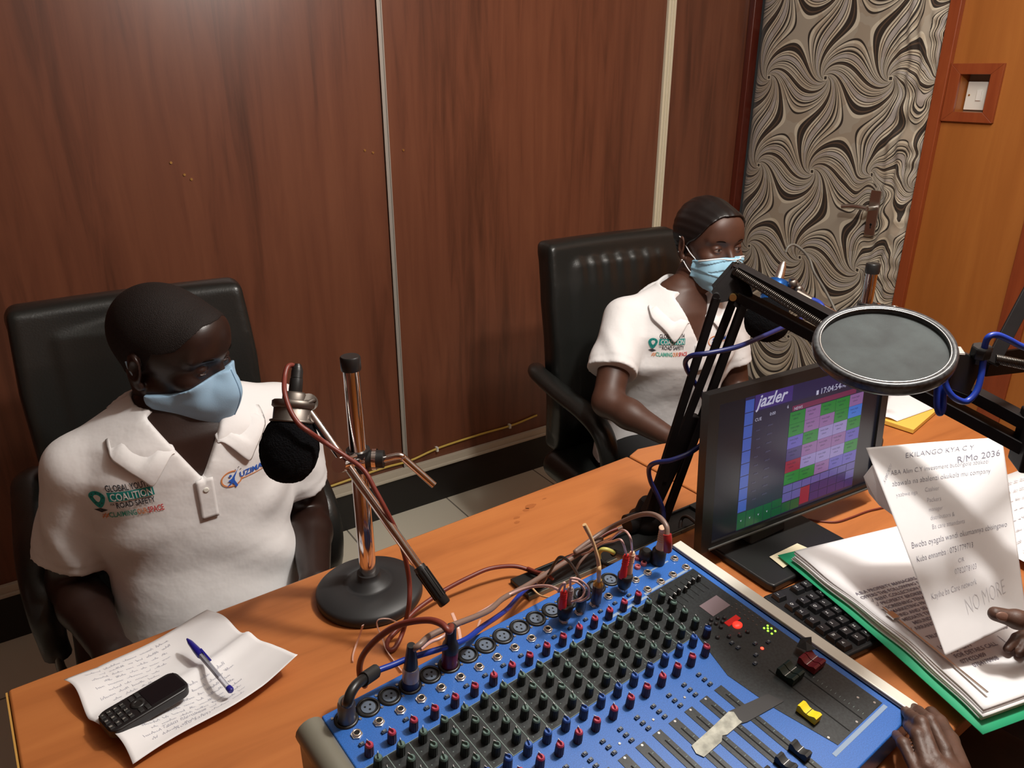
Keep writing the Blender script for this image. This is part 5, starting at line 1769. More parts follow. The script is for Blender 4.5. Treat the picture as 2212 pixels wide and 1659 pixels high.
def hand_into(F, wrist, fwd, back, side, curls, s=1.0, thumb=(0.6, 0.5), spread=0.05):
    """palm, five separate fingers; side = +1 puts the thumb on fwd x back, curls per finger"""
    fwd = Vector(fwd).normalized(); back = (Vector(back) - fwd * Vector(back).dot(fwd)).normalized()
    X = fwd.cross(back) * side
    W_ = Vector(wrist)
    def pt(x, y, z):
        return W_ + (X * x + fwd * y + back * z) * s
    mcp = [(0.029, 0.088, 0), (0.0095, 0.093, 0.002), (-0.0105, 0.088, 0.001), (-0.029, 0.078, -0.002)]
    for i, m in enumerate(mcp):
        F.cap(pt(m[0] * 0.55, 0.008, 0), pt(*m), 0.0135 * s, 0.0112 * s, 0.014)
    F.cap(pt(0.012, 0.02, -0.006), pt(0.028, 0.05, -0.008), 0.014 * s, 0.011 * s, 0.012)
    lens = [(0.043, 0.026, 0.021), (0.047, 0.030, 0.022), (0.043, 0.028, 0.021), (0.034, 0.021, 0.019)]
    rad = [0.0092, 0.0094, 0.0089, 0.0079]
    tips = []
    for i in range(4):
        p = pt(*mcp[i]); a = 0.0
        sp = spread * (1.4 - i) * 1.0
        c = curls[i]
        r = rad[i] * s
        for j in range(3):
            a += c[j]
            d = (fwd * math.cos(a) - back * math.sin(a) + X * sp).normalized()
            q = p + d * lens[i][j] * s
            F.cap(p, q, r, r * (0.93 if j < 2 else 0.82), 0.0022 if j else 0.004)
            p = q; r *= 0.93
        tips.append((p, d, r))
    a, b = thumb
    p0 = pt(0.022, 0.022, -0.006)
    d1 = (X * math.cos(a) + fwd * math.sin(a) - back * 0.35).normalized()
    p1 = p0 + d1 * 0.034 * s
    d2 = (d1 + fwd * b - back * 0.15).normalized()
    p2 = p1 + d2 * 0.032 * s
    d3 = (d2 + fwd * b * 0.6).normalized()
    p3 = p2 + d3 * 0.024 * s
    F.cap(p0, p1, 0.0135 * s, 0.0108 * s, 0.008); F.cap(p1, p2, 0.0105 * s, 0.0098 * s, 0.003); F.cap(p2, p3, 0.0100 * s, 0.0080 * s, 0.003)
    return tips

def torso_fn(tb, off=0.0, amp=0.0, seed=0.0):
    z_, w_, d_, c_ = [np.array(q) for q in zip(*tb)]
    def f(x, y, z):
        w = np.interp(z, z_, w_) + off; d = np.interp(z, z_, d_) + off; c = np.interp(z, z_, c_)
        yy = y - c
        # a flattened oval, squarer than an ellipse
        k = (np.abs(x / w) ** 2.3 + np.abs(yy / d) ** 2.3 + 1e-9) ** (1 / 2.3)
        e = (k - 1) * np.minimum(w, d)
        if amp:
            fold = np.sin(34 * (z + 0.55 * x + seed) + 3.0 * np.sin(9 * x + 7 * z)) * np.exp(-((z - 0.66) / 0.10) ** 2)
            fold = fold + 0.8 * np.sin(40 * (x * 0.8 - z + seed) + 2.0 * np.sin(12 * z)) * np.exp(-((np.abs(x) - 0.13) / 0.05) ** 2) * np.exp(-((z - 0.80) / 0.10) ** 2)
            e = e - amp * fold
        ends = np.maximum(z_[0] - z, z - z_[-1])
        return np.maximum(e, ends)
    return f

def drape(bvh, M, inv, origin, U, V_, D, lift=0.0012):
    """lay (a, b) from origin + a U + b V_ onto the cloth by casting along D (all in local frame)"""
    origin = Vector(origin); U = Vector(U); V_ = Vector(V_); D = Vector(D).normalized()
    def fn(a, b):
        p = origin + U * a + V_ * b
        hit, n, _, _ = bvh.ray_cast(p - D * 0.25, D)
        if hit is None:
            hit, n, _, _ = bvh.find_nearest(p)
            if hit is None:
                return p
        return hit - D * lift
    return fn

TEAL = mat('teal_print', (0.012, 0.30, 0.27), 0.8)
TEAL2 = mat('pale_teal_print', (0.20, 0.55, 0.50), 0.8)
DARKP = mat('charcoal_print', (0.035, 0.035, 0.045), 0.8)
WHITEP = mat('white_print', (0.80, 0.80, 0.80), 0.8)
ORANGEP = mat('orange_print', (0.75, 0.25, 0.07), 0.8)
REDP = mat('red_print', (0.65, 0.05, 0.05), 0.8)
BLUEP = mat('royal_blue_print', (0.02, 0.11, 0.55), 0.8)
GREYP = mat('grey_print_ink', (0.16, 0.15, 0.17), 0.8)
GREENP = mat('sea_green_print', (0.08, 0.40, 0.30), 0.8)

def youth_logo(fn, parent, s=1.0):
    """badge, four lines of lettering; x to the right, y up, about 0.095 wide"""
    k = Ink()
    f = lambda x, y: fn(x * s, y * s)
    f2 = lambda l: (lambda x, y: fn(x * s, y * s) if l == 0 else None)
    def up(vf, dx, dy, mi, lift):
        vs, fs = vf
        out = []
        for x, y in vs:
            out.append(fn((dx + x) * s, (dy + y) * s, lift))
        k.mb.add(out, fs, mi)
    def tw(txt, size, width):
        vs, fs = text2d(txt, size, 0, 0.015)
        x1 = max(v[0] for v in vs); q = width / x1
        return [(x * q, y) for x, y in vs], fs
    up(tw('GLOBAL YOUTH', 0.0150, 0.062), 0.026, 0.018, 2, 0)
    up(rect2d(0, 0, 0.064, 0.016, 10), 0.026, 0.0005, 0, 0)
    up(tw('COALITION', 0.0185, 0.059), 0.0285, 0.0018, 1, 0.0006)
    up(tw('ROAD SAFETY', 0.0150, 0.055), 0.033, -0.0125, 2, 0)
    up(tw('FOR', 0.0058, 0.0058), 0.0262, -0.0065, 2, 0)
    a = text2d('#', 0.016, 0.3, 0.0); up(a, 0.010, -0.030, 5, 0)
    up(tw('CLAIMING', 0.0150, 0.038), 0.020, -0.030, 6, 0)
    up(tw('OUR', 0.0150, 0.014), 0.059, -0.030, 5, 0)
    up(tw('SPACE', 0.0150, 0.023), 0.074, -0.030, 3, 0)
    # map pin with a winding road
    pin = []
    for i in range(24):
        t = 2 * PI * i / 24
        r = 0.0105
        x = r * math.cos(t); y = r * math.sin(t)
        if y < 0:
            y *= 1.75; x *= (1 - 0.35 * (-y / 0.0184))
        pin.append((x, y))
    up(([(0, 0)] + pin, [(0, i + 1, (i + 1) % 24 + 1) for i in range(24)]), 0.012, 0.008, 0, 0)
    ins = [(x * 0.42, y * 0.42) for x, y in pin]
    up(([(0, 0)] + ins, [(0, i + 1, (i + 1) % 24 + 1) for i in range(24)]), 0.012, 0.008, 1, 0.0006)
    for i in range(0, 24, 3):
        x, y = pin[i]; x *= 0.72; y *= 0.72
        up(([(-0.0008, -0.0008), (0.0008, -0.0008), (0.0008, 0.0008), (-0.0008, 0.0008)], [(0, 1, 2, 3)]), 0.012 + x, 0.008 + y, 2, 0.0006)
    up(([(-0.009, 0), (0, -0.0045), (0.009, 0), (0, 0.0035)], [(0, 1, 2, 3)]), 0.012, -0.0145, 2, 0)
    return k.build('youth_coalition_print', [TEAL, WHITEP, DARKP, REDP, BLUEP, ORANGEP, GREENP], parent)

def uzima_logo(fn, parent, s=1.0):
    k = Ink()
    def up(vf, dx, dy, mi, lift=0):
        vs, fs = vf
        k.mb.add([fn((dx + x) * s, (dy + y) * s, lift) for x, y in vs], fs, mi)
    up(text2d('UZIMA', 0.0150, 0.1, 0.02), 0.026, -0.003, 0)
    up(text2d('ARTS', 0.0150, 0.1, 0.02), 0.074, -0.003, 1)
    up(rect2d(0, 0, 0.075, 0.0014, 10), 0.030, -0.0072, 2)
    # orange swoosh
    pts = []
    for i in range(26):
        t = math.radians(60 + 285 * i / 25)
        pts.append((0.019 * math.cos(t) + 0.012, 0.0145 * math.sin(t)))
    k.line(pts, 0.0024, lambda x, y: fn(x * s, y * s, 0), 2)
    # blue figure: head, raised arms, legs
    c = [(0.0026 * math.cos(2 * PI * i / 12), 0.0026 * math.sin(2 * PI * i / 12)) for i in range(12)]
    up((c, [tuple(range(12))]), 0.010, 0.0065, 0, 0.0006)
    up(([(-0.006, -0.002), (0.002, 0.001), (0.016, 0.016), (0.017, 0.0175), (0.007, 0.0015), (0.006, -0.004), (0.010, -0.016), (0.006, -0.019), (0.002, -0.008), (-0.012, -0.014), (-0.001, -0.0055)], [(0, 1, 10), (1, 4, 5, 10), (1, 2, 3, 4), (5, 8, 10), (5, 6, 7, 8), (8, 9, 10)]), 0.010, 0.0, 0, 0.0006)
    for (x, y) in ((0.028, 0.018), (0.021, 0.015), (0.031, 0.013)):
        up(([(-0.0013, 0), (0, -0.0013), (0.0013, 0), (0, 0.0013)], [(0, 1, 2, 3)]), x, y, 1)
    return k.build('arts_group_print', [BLUEP, GREYP, ORANGEP], parent)

def dress(P, inv, tb, arms, neck, vz, r_s, hem, name_seed, neck_r):
    """white polo shirt over the torso table tb and the two upper arms"""
    lo = (-0.36, -0.32, hem - 0.02); hi = (0.36, 0.26, neck[2] + 0.06)
    F = Field(lo, hi, 0.0045)
    F.fn(torso_fn(tb, 0.013, 0.0042, name_seed), (-0.30, -0.28, hem), (0.30, 0.22, neck[2] + 0.02), 0.002, mg=0.03)
    for (S, E, t, ra, rb) in arms:
        S = Vector(S); E = Vector(E)
        top = Vector((S.x * 0.35, neck[1] + 0.012, neck[2] - 0.005))
        F.cap(top, S + Vector((0, 0, 0.000)), r_s * 0.72, r_s * 0.95, 0.03)
        T = S.lerp(E, t); d = (E - S).normalized()
        def slv(x, y, z, S=S, T=T, d=d, ra=ra, rb=rb):
            px = x - S.x; py = y - S.y; pz = z - S.z
            a = px * d.x + py * d.y + pz * d.z
            L = (T - S).length
            q = np.clip(a / L, 0, 1.0)
            qx = px - a * d.x; qy = py - a * d.y; qz = pz - a * d.z
            qx2 = px - np.clip(a, 0, None) * d.x; qy2 = py - np.clip(a, 0, None) * d.y; qz2 = pz - np.clip(a, 0, None) * d.z
            r = ra + (rb - ra) * q
            ang = np.arctan2(qx, qy)
            fold = 0.0050 * np.sin(ang * 3 + a * 25 + 1) * q + 0.0022 * np.sin(a * 60 + ang * 5) * np.exp(-((q - 0.6) / 0.25) ** 2)
            band = np.where(a > L - 0.022, 0.0018, 0.0)
            dd = np.sqrt(qx2 ** 2 + qy2 ** 2 + qz2 ** 2) - r - fold + band
            return np.maximum(dd, a - L)
        F.fn(slv, np.minimum(S, T) - 0.1, np.maximum(S, T) + 0.1, 0.018, mg=0.03)
    N = Vector(neck)
    F.cap(N + Vector((0, 0.01, -0.012)), N + Vector((0, -0.02, 0.12)), neck_r * 1.05, neck_r * 1.15, 0.004, 's')
    cy = lambda z: np.interp(z, [q[0] for q in tb], [q[3] for q in tb])
    zt, zb, wv = vz
    def vee(x, y, z):
        w = wv * np.clip((z - zb) / (zt - zb), -0.2, 1.75) + 0.0
        return np.maximum(np.maximum(np.abs(x) - w, zb - z), (y - (cy(z) - 0.045)))
    F.fn(vee, (-0.12, -0.3, zb), (0.12, 0.0, zt + 0.09), 0.003, 's', mg=0.01)
    V, Fc = F.mesh()
    V = relax(V, Fc, 2)
    o = npmesh('polo_shirt', V, Fc, SHIRT, P)
    bvh = bvh_of(V, Fc)
    # collar: a ring round the neck whose ends run down the opening, with a turned-down flap
    vs = []; fs = []; n = 48
    fold_top = neck[2] + 0.046
    zmid = lerp(zb, zt, 0.70)
    rad = neck_r + 0.005
    def ring(ph):
        fr = ph / math.radians(112)
        return Vector((math.sin(ph) * rad, neck[1] + math.cos(ph) * rad * 1.02 - 0.006 * fr, fold_top - 0.056 * fr ** 1.5)), Vector((math.sin(ph), math.cos(ph), -0.45)).normalized()
    def push(p, want, far=None):
        loc, nn, _, _ = bvh.find_nearest(p)
        if loc is not None:
            sd = (p - loc).dot(nn)
            if sd < want:
                return loc + nn * want
            if far and sd > far:
                return loc + nn * far
        return p
    for i in range(n + 1):
        t_ = lerp(-1, 1, i / n); sg = -1 if t_ < 0 else 1; a_ = abs(t_)
        if a_ <= 0.68:
            e, out = ring(a_ / 0.68 * math.radians(112)); q = 0.0
        else:
            q = (a_ - 0.68) / 0.32
            e0, o0_ = ring(math.radians(112))
            zz = lerp(e0.z, zmid, q)
            xe = wv * max(0.0, (zmid - zb) / (zt - zb)) + 0.004
            e1_ = Vector((xe, cy(zmid) - 0.13, zmid))
            h_, nn_, _, _ = bvh.ray_cast(Vector((xe + 0.006, -0.6, zmid)), Vector((0, 1, 0)))
            if h_ is not None:
                e1_.y = h_.y
            e = e0.lerp(e1_, q); out = o0_.lerp(Vector((0.93, -0.15, -0.36)), min(1, q * 1.6)).normalized()
        e = Vector((e.x * sg, e.y, e.z)); out = Vector((out.x * sg, out.y, out.z))
        fw = 1.0 + 0.25 * a_
        dz_ = Vector((0, 0, -1))
        rows = [e - out * 0.004 + dz_ * 0.030 * (1 - q), e + dz_ * 0.004, e + out * 0.003 + Vector((0, 0, 0.0015)), e + out * 0.012 + dz_ * 0.004, e + out * 0.023 * fw + dz_ * (0.014 + 0.006 * q), e + out * 0.036 * fw + dz_ * (0.026 + 0.006 * q)]
        for j, p in enumerate(rows):
            if j >= 3:
                p = push(p, (0.008, 0.010, 0.0080)[j - 3], 0.012 if j == 5 else None)
            elif q > 0 and j > 0:
                p = push(p, 0.002)
            vs.append(p)
    for i in range(n):
        for j in range(5):
            a = i * 6 + j
            fs.append((a, a + 1, a + 7, a + 6))
    c = mkobj('collar', vs, fs, SHIRT, o, smooth=True)
    m = c.modifiers.new('solid', 'SOLIDIFY'); m.thickness = 0.003; m.offset = 0
    m = c.modifiers.new('sub', 'SUBSURF'); m.levels = 1; m.render_levels = 1
    # placket and buttons
    base = drape(bvh, None, None, (0, 0, 0), (1, 0, 0), (0, 0, 1), (0, 1, 0), 0.0026)
    vs, f_ = rect2d(-0.013, zb - 0.050, 0.013, zb + 0.002, 4)
    pk = Ink()
    g, fs2 = strip_grid(lambda u, v: (lerp(-0.014, 0.014, u), lerp(zb - 0.070, zb + 0.004, v)), 6, 12)
    pl = mkobj('placket', [base(a, b) for a, b in g], fs2, SHIRT, o, smooth=True)
    m = pl.modifiers.new('solid', 'SOLIDIFY'); m.thickness = 0.0022; m.offset = 1
    q = base(0.0, zb - 0.016)
    MB().lathe(q + Vector((0, -0.002, 0)), (0, -1, 0), [(0.0048, 0), (0.0048, 0.0012), (0.003, 0.0014)], 16).build('button', WHITE_PLASTIC, o)
    return o, bvh

def trousers(P, m, hips, knees, ankles, rr=(0.074, 0.060, 0.045)):
    F = Field((-0.36, -0.82, 0.0), (0.36, 0.22, 0.72), 0.008)
    F.ell((0, hips[1] + 0.01, hips[2] + 0.02), (0.175, 0.12, 0.085), 0.02)
    for s, K_, A_ in ((-1, knees[0], ankles[0]), (1, knees[1], ankles[1])):
        F.cap((s * 0.085, hips[1], hips[2] - 0.01), K_, rr[0], rr[1], 0.03)
        F.cap(K_, A_, rr[1], rr[2], 0.02)
    V, Fc = F.mesh()
    o = npmesh('trousers', relax(V, Fc, 1), Fc, m, P)
    for A_ in ankles:
        A_ = Vector(A_)
        MB().sphere(A_ + Vector((0, -0.07, -0.045)), (0.045, 0.13, 0.040), seg=24).build('shoe', BLACK, P)
    return o

# ---- the person on the left, light blue cloth mask
O1 = (0.195, 1.46, 0.0); TH1 = math.radians(1)
M1, I1 = frame(O1, TH1)
p1 = empty('person', M=M1, label='person in white polo shirt and cup-shaped light blue cloth mask, looking down towards a microphone', cat='person')
tb1 = [(0.42, 0.165, 0.120, -0.125), (0.50, 0.168, 0.125, -0.130), (0.60, 0.152, 0.116, -0.125), (0.70, 0.154, 0.110, -0.112), (0.80, 0.168, 0.112, -0.105), (0.88, 0.168, 0.108, -0.108), (0.93, 0.135, 0.092, -0.115), (0.965, 0.085, 0.070, -0.12), (0.985, 0.05, 0.05, -0.125)]
H1w = PD(372, 762, 1.30)
H1 = I1 @ H1w
MH1 = head_matrix(H1, math.radians(40), math.radians(11), math.radians(-5), 0.965)
nk1 = Vector((0.0, -0.120, 0.955))
ne1 = MH1.inverted() @ (nk1 + Vector((0, 0, -0.02)))
HF1 = build_head(0.0021, False, tuple(ne1), 0.0014)
S1 = [Vector((-0.166, -0.098, 0.880)), Vector((0.172, -0.098, 0.890))]
E1 = [Vector((-0.220, -0.050, 0.640)), Vector((0.225, -0.060, 0.640))]
W1 = [Vector((-0.190, -0.260, 0.615)), Vector((0.150, -0.285, 0.630))]
B = Field((-0.34, -0.50, 0.44), (0.34, 0.14, 1.02), 0.0055)
B.fn(torso_fn(tb1), (-0.2, -0.26, 0.44), (0.2, 0.14, 0.99), 0.01, mg=0.03)
for i in (0, 1):
    B.cap((S1[i].x * 0.3, -0.11, 0.945), S1[i], 0.045, 0.052, 0.03)
    B.chain([S1[i], S1[i].lerp(E1[i], 0.5), E1[i]], [0.052, 0.048, 0.040], 0.02)
    B.chain([E1[i], E1[i].lerp(W1[i], 0.35), W1[i]], [0.040, 0.041, 0.027], 0.015)
    hand_into(B, W1[i], (-0.3 * (1 if i else -1), -1, 0.0), (0, 0, 1), 1 if i else -1, [(0.25, 0.35, 0.2)] * 4)
B.cap(nk1 + Vector((0, 0, -0.05)), nk1 + Vector((0, 0, 0.015)), 0.062, 0.058, 0.02)
VB = mesh_to(B, Matrix.Identity(4))
VH = mesh_to(HF1, MH1, 1)
npmesh('body', *join_np([VB, VH]), SKIN1, p1)
bs, G = hair_field(HF1, dict(w=0.0765, y=[-0.12, -0.085, -0.070, -0.055, -0.020, 0.0, 0.030, 0.12], z=[0.092, 0.086, 0.074, 0.058, 0.036, -0.002, -0.030, -0.062], side=-0.016), 0.0009, 0.0021)
bs.F = G
npmesh('hair', *mesh_to(bs, MH1, 2), HAIR1, p1)
eyes(MH1, p1, (0.1, -1, -0.45))
tr1 = trousers(p1, NAVY_CLOTH, (0, -0.10, 0.530), [(-0.13, -0.48, 0.510), (0.13, -0.48, 0.510)], [(-0.13, -0.50, 0.09), (0.13, -0.50, 0.09)])
sh1, bv1 = dress(p1, I1, tb1, [(S1[0], E1[0], 0.74, 0.056, 0.064), (S1[1], E1[1], 0.66, 0.060, 0.066)], (0, -0.118, 0.955), (0.945, 0.862, 0.046), 0.058, 0.485, 0.1, 0.064)
def lf(bvh, o, ang, D=(0, 1, 0)):
    c, s = math.cos(ang), math.sin(ang)
    b0 = drape(bvh, None, None, o, (1, 0, 0), (0, 0, 1), D, 0.0)
    def fn(a, b, lift=0.0):
        p = b0(a * c - b * s, a * s + b * c)
        return p + Vector((0, -1, 0)) * (0.0014 + lift)
    return fn
youth_logo(lf(bv1, (-0.168, 0, 0.850), 0.08), sh1, 1.02)
uzima_logo(lf(bv1, (0.034, 0, 0.850), 0.06), sh1, 0.95)

def cup_mask(HF, MH, parent):
    F = Field(HF.lo, np.array([HF.ax[i][-1] for i in range(3)]), HF.h)
    F.ax = HF.ax; F.n = HF.n; F.F = (HF.F - 0.005).astype(np.float32)
    F.cap((0, -0.106, -0.006), (0, -0.115, -0.045), 0.010, 0.012, 0.018)
    F.cap((0, -0.115, -0.045), (0, -0.100, -0.096), 0.012, 0.016, 0.018)
    F.ell((0, -0.072, -0.055), (0.050, 0.052, 0.052), 0.02)
    for s in (-1, 1):
        F.cap((s * 0.035, -0.075, -0.055), (s * 0.064, -0.012, -0.055), 0.020, 0.012, 0.02)
    X = F.ax[0][:, None, None]; Y = F.ax[1][None, :, None]; Z = F.ax[2][None, None, :]
    top = Z - np.interp(Y, [-0.13, -0.10, -0.075, -0.04, 0.0], [0.008, -0.002, -0.022, -0.040, -0.046])
    bot = np.interp(Y, [-0.13, -0.10, -0.06, -0.03, 0.0], [-0.115, -0.118, -0.108, -0.088, -0.066]) - Z
    back = Y - 0.000
    cut = np.maximum(np.maximum(top, bot), back) + 0 * X
    F.F = np.maximum(F.F, cut).astype(np.float32)
    o = npmesh('face_mask', *mesh_to(F, MH, 3), MASK_BLUE, parent)
    sm = MB()
    V_, Fc_ = F.mesh()
    bv = bvh_of(V_, Fc_)
    pts = []
    for i in range(15):
        z = lerp(0.002, -0.112, i / 14)
        h, n, _, _ = bv.ray_cast(Vector((0.0005, -0.3, z)), Vector((0, 1, 0)))
        if h is not None:
            pts.append(h + Vector((0, -0.0002, 0)))
    if len(pts) > 3:
        sm.tube(pts, 0.0011, seg=8, n=3); sm.build('seam', MASK_SEAM, o, M=MH)
    for s in (-1, 1):
        MB().tube([(s * 0.066, -0.006, -0.050), (s * 0.078, 0.004, -0.030), (s * 0.083, 0.020, 0.000), (s * 0.080, 0.028, 0.012)], 0.0014, seg=8).build('ear_loop', MASK_BLUE, o, M=MH)
    return o
cup_mask(HF1, MH1, p1)

# ---- the person by the door, surgical mask
O2 = (1.455, 1.43, 0.0); TH2 = math.radians(-14)
M2, I2 = frame(O2, TH2)
p2 = empty('person', M=M2, label='person in a white polo shirt and pleated surgical mask, seated by the patterned door', cat='person')
tb2 = [(0.42, 0.170, 0.115, 0.02), (0.50, 0.165, 0.115, 0.01), (0.60, 0.140, 0.100, -0.01), (0.70, 0.142, 0.102, -0.03), (0.80, 0.155, 0.115, -0.045), (0.88, 0.150, 0.100, -0.055), (0.93, 0.115, 0.082, -0.06), (0.965, 0.070, 0.058, -0.065), (0.985, 0.045, 0.045, -0.065)]
H2 = I2 @ PD(1530, 528, 1.96)
MH2 = head_matrix(H2, math.radians(3), math.radians(0), math.radians(0), 0.94)
nk2 = Vector((0.0, -0.062, 0.955))
ne2 = MH2.inverted() @ (nk2 + Vector((0, 0, -0.02)))
HF2 = build_head(0.0021, True, tuple(ne2), 0.0036)
S2 = [Vector((-0.150, -0.045, 0.905)), Vector((0.150, -0.045, 0.905))]
E2 = [I2 @ PD(1312, 868, 1.90), Vector((0.200, -0.075, 0.660))]
W2 = [I2 @ PD(1452, 948, 1.80), Vector((0.135, -0.270, 0.690))]
B = Field((-0.34, -0.48, 0.44), (0.34, 0.16, 1.02), 0.0055)
B.fn(torso_fn(tb2), (-0.2, -0.2, 0.44), (0.2, 0.16, 0.99), 0.01, mg=0.03)
for i in (0, 1):
    B.cap((S2[i].x * 0.3, -0.06, 0.945), S2[i], 0.036, 0.044, 0.03)
    B.chain([S2[i], S2[i].lerp(E2[i], 0.5), E2[i]], [0.046, 0.042, 0.037], 0.02)
    B.chain([E2[i], E2[i].lerp(W2[i], 0.35), W2[i]], [0.037, 0.036, 0.023], 0.015)
    f = (W2[i] - E2[i]).normalized()
    hand_into(B, W2[i], f, (0, 0.2, 1), 1 if i else -1, [(0.25, 0.35, 0.2)] * 4, 0.92)
B.cap(nk2 + Vector((0, 0, -0.05)), nk2 + Vector((0, 0, 0.015)), 0.050, 0.046, 0.02)
npmesh('body', *join_np([mesh_to(B, Matrix.Identity(4)), mesh_to(HF2, MH2, 1)]), SKIN2, p2)
bs, G = hair_field(HF2, dict(w=0.0735, y=[-0.12, -0.088, -0.072, -0.058, -0.035, 0.0, 0.02, 0.03, 0.12], z=[0.095, 0.090, 0.080, 0.062, 0.030, 0.000, -0.015, -0.035, -0.055], side=-0.018, bun=(0, 0.100, 0.010)), 0.0065, 0.0021, 0.0006)
bs.F = G
npmesh('hair', *mesh_to(bs, MH2, 2), HAIR2, p2)
eyes(MH2, p2, (0.15, -1, -0.15))
trousers(p2, BLACK_CLOTH, (0, 0.02, 0.530), [(-0.12, -0.42, 0.53), (0.12, -0.42, 0.53)], [(-0.12, -0.44, 0.09), (0.12, -0.44, 0.09)])
sh2, bv2 = dress(p2, I2, tb2, [(S2[0], E2[0], 0.66, 0.055, 0.066), (S2[1], E2[1], 0.62, 0.054, 0.060)], (0, -0.060, 0.955), (0.940, 0.856, 0.036), 0.050, 0.485, 0.3, 0.053)
youth_logo(lf(bv2, (-0.130, 0, 0.862), 0.0), sh2, 0.98)
uzima_logo(lf(bv2, (0.032, 0, 0.862), 0.0), sh2, 0.85)
for s in (-1, 1):
    MB().sphere((s * 0.0800, 0.002, -0.037), 0.0042, seg=14).build('earring', STEEL, p2, M=MH2)

def pleated_mask(HF, MH, parent):
    F = Field(HF.lo, np.array([HF.ax[i][-1] for i in range(3)]), HF.h)
    F.ax = HF.ax; F.n = HF.n; F.F = (HF.F - 0.0045).astype(np.float32)
    F.cap((0, -0.104, -0.018), (0, -0.108, -0.075), 0.018, 0.022, 0.02)
    F.ell((0, -0.066, -0.055), (0.060, 0.052, 0.055), 0.02)
    F.ell((0, -0.070, -0.095), (0.036, 0.040, 0.026), 0.02)
    X = F.ax[0][:, None, None]; Y = F.ax[1][None, :, None]; Z = F.ax[2][None, None, :]
    # three pleats: each step overhangs the next
    ph = (Z + 0.100 + 0.018 * np.abs(X) / 0.05 * np.sign(Z + 0.055)) / 0.022
    st = (ph - np.floor(ph)) * 0.0032
    F.F = F.F + st
    top = Z - np.interp(Y, [-0.13, -0.09, -0.05, -0.02], [-0.010, -0.016, -0.028, -0.032])
    bot = np.interp(Y, [-0.13, -0.08, -0.05, -0.02], [-0.125, -0.122, -0.108, -0.078]) - Z
    back = Y + 0.020 + (Z + 0.05) * 0.15
    F.F = np.maximum(F.F, np.maximum(np.maximum(top, bot), back) + 0 * X).astype(np.float32)
    o = npmesh('face_mask', *mesh_to(F, MH, 2), MASK_SURG, parent)
    V_, Fc_ = F.mesh(); bv = bvh_of(V_, Fc_)
    pts = []
    for i in range(25):
        a = lerp(-1.25, 1.25, i / 24)
        d = Vector((math.sin(a), -math.cos(a), 0))
        yy = -0.03 - 0.075 * math.cos(a)
        z = float(np.interp(yy, [-0.13, -0.09, -0.05, -0.02], [-0.010, -0.016, -0.028, -0.032])) - 0.0018
        h, n, _, _ = bv.ray_cast(Vector((0, -0.03, z)) + d * 0.2, -d)
        if h is not None:
            pts.append(h)
    MB().tube(pts, 0.0018, seg=8, n=2).build('top_binding', MASK_WHITE, o, M=MH)
    for s in (-1, 1):
        MB().tube([(s * 0.056, -0.032, -0.033), (s * 0.068, -0.012, -0.012), (s * 0.078, 0.010, 0.018), (s * 0.080, 0.022, 0.024)], 0.0015, seg=8).build('ear_loop', MASK_WHITE, o, M=MH)
        MB().tube([(s * 0.054, -0.030, -0.080), (s * 0.066, -0.012, -0.060), (s * 0.074, 0.002, -0.040), (s * 0.082, 0.018, -0.015)], 0.0015, seg=8).build('ear_loop', MASK_WHITE, o, M=MH)
    return o
pleated_mask(HF2, MH2, p2)

# ---- the operator at the lower right: hands, forearms and lap in view
O3 = (1.22, -0.26, 0.0); TH3 = math.radians(192)
M3, I3 = frame(O3, TH3)
p3 = empty('person', M=M3, label='person mostly out of view at lower right, hands on mixer corner and sheet', cat='person')
tb3 = [(0.44, 0.165, 0.115, 0.0), (0.60, 0.155, 0.105, -0.01), (0.80, 0.168, 0.112, -0.03), (0.90, 0.165, 0.105, -0.04), (0.95, 0.13, 0.09, -0.05), (0.985, 0.07, 0.06, -0.055), (1.0, 0.05, 0.05, -0.055)]
L3 = lambda p: I3 @ Vector(p)
B = Field((-0.45, -0.78, 0.44), (0.45, 0.14, 1.32), 0.0068)
B.fn(torso_fn(tb3), (-0.2, -0.2, 0.44), (0.2, 0.14, 1.0), 0.01, mg=0.03)
# facing away from the first two people's side: its left is at -x in the room
wl = PZ(2078, 1760, 0.770); el = Vector((0.93, -0.12, 0.66)); sl = Vector((1.06, -0.20, 0.93))
wr = PD(2345, 1385, 1.0); er = Vector((1.36, 0.02, 0.74)); sr = Vector((1.39, -0.20, 0.93))
for S3, E3, W3 in ((sl, el, wl), (sr, er, wr)):
    a, b, c = L3(S3), L3(E3), L3(W3)
    B.cap((a.x * 0.3, -0.05, 0.955), a, 0.042, 0.050, 0.03)
    B.chain([a, a.lerp(b, 0.5), b], [0.050, 0.046, 0.040], 0.02)
    B.chain([b, b.lerp(c, 0.35), c], [0.040, 0.041, 0.028], 0.015)
MH3 = head_matrix((0, -0.09, 1.12), 0, math.radians(18), 0, 1.0)
B.cap((0, -0.055, 0.94), (0, -0.07, 1.02), 0.060, 0.056, 0.02)
HF3 = build_head(0.004, False, tuple(MH3.inverted() @ Vector((0, -0.058, 0.96))))
Hd = Field((L3(wl) - Vector((0.16, 0.16, 0.10))), (L3(wl) + Vector((0.16, 0.16, 0.10))), 0.0022)
wl_l = L3(wl)
fing = [
    [(2040, 1618, 0.800), (2008, 1556, 0.808), (1984, 1536, 0.797), (1966, 1524, 0.780)],
    [(2018, 1638, 0.806), (1990, 1562, 0.815), (1966, 1545, 0.802), (1951, 1534, 0.782)],
    [(2002, 1655, 0.803), (1982, 1588, 0.812), (1966, 1572, 0.800), (1955, 1560, 0.780)],
    [(1982, 1672, 0.796), (1951, 1606, 0.803), (1939, 1592, 0.792), (1930, 1582, 0.776)]]
radf = [0.0072, 0.0075, 0.0072, 0.0064]
nails = []
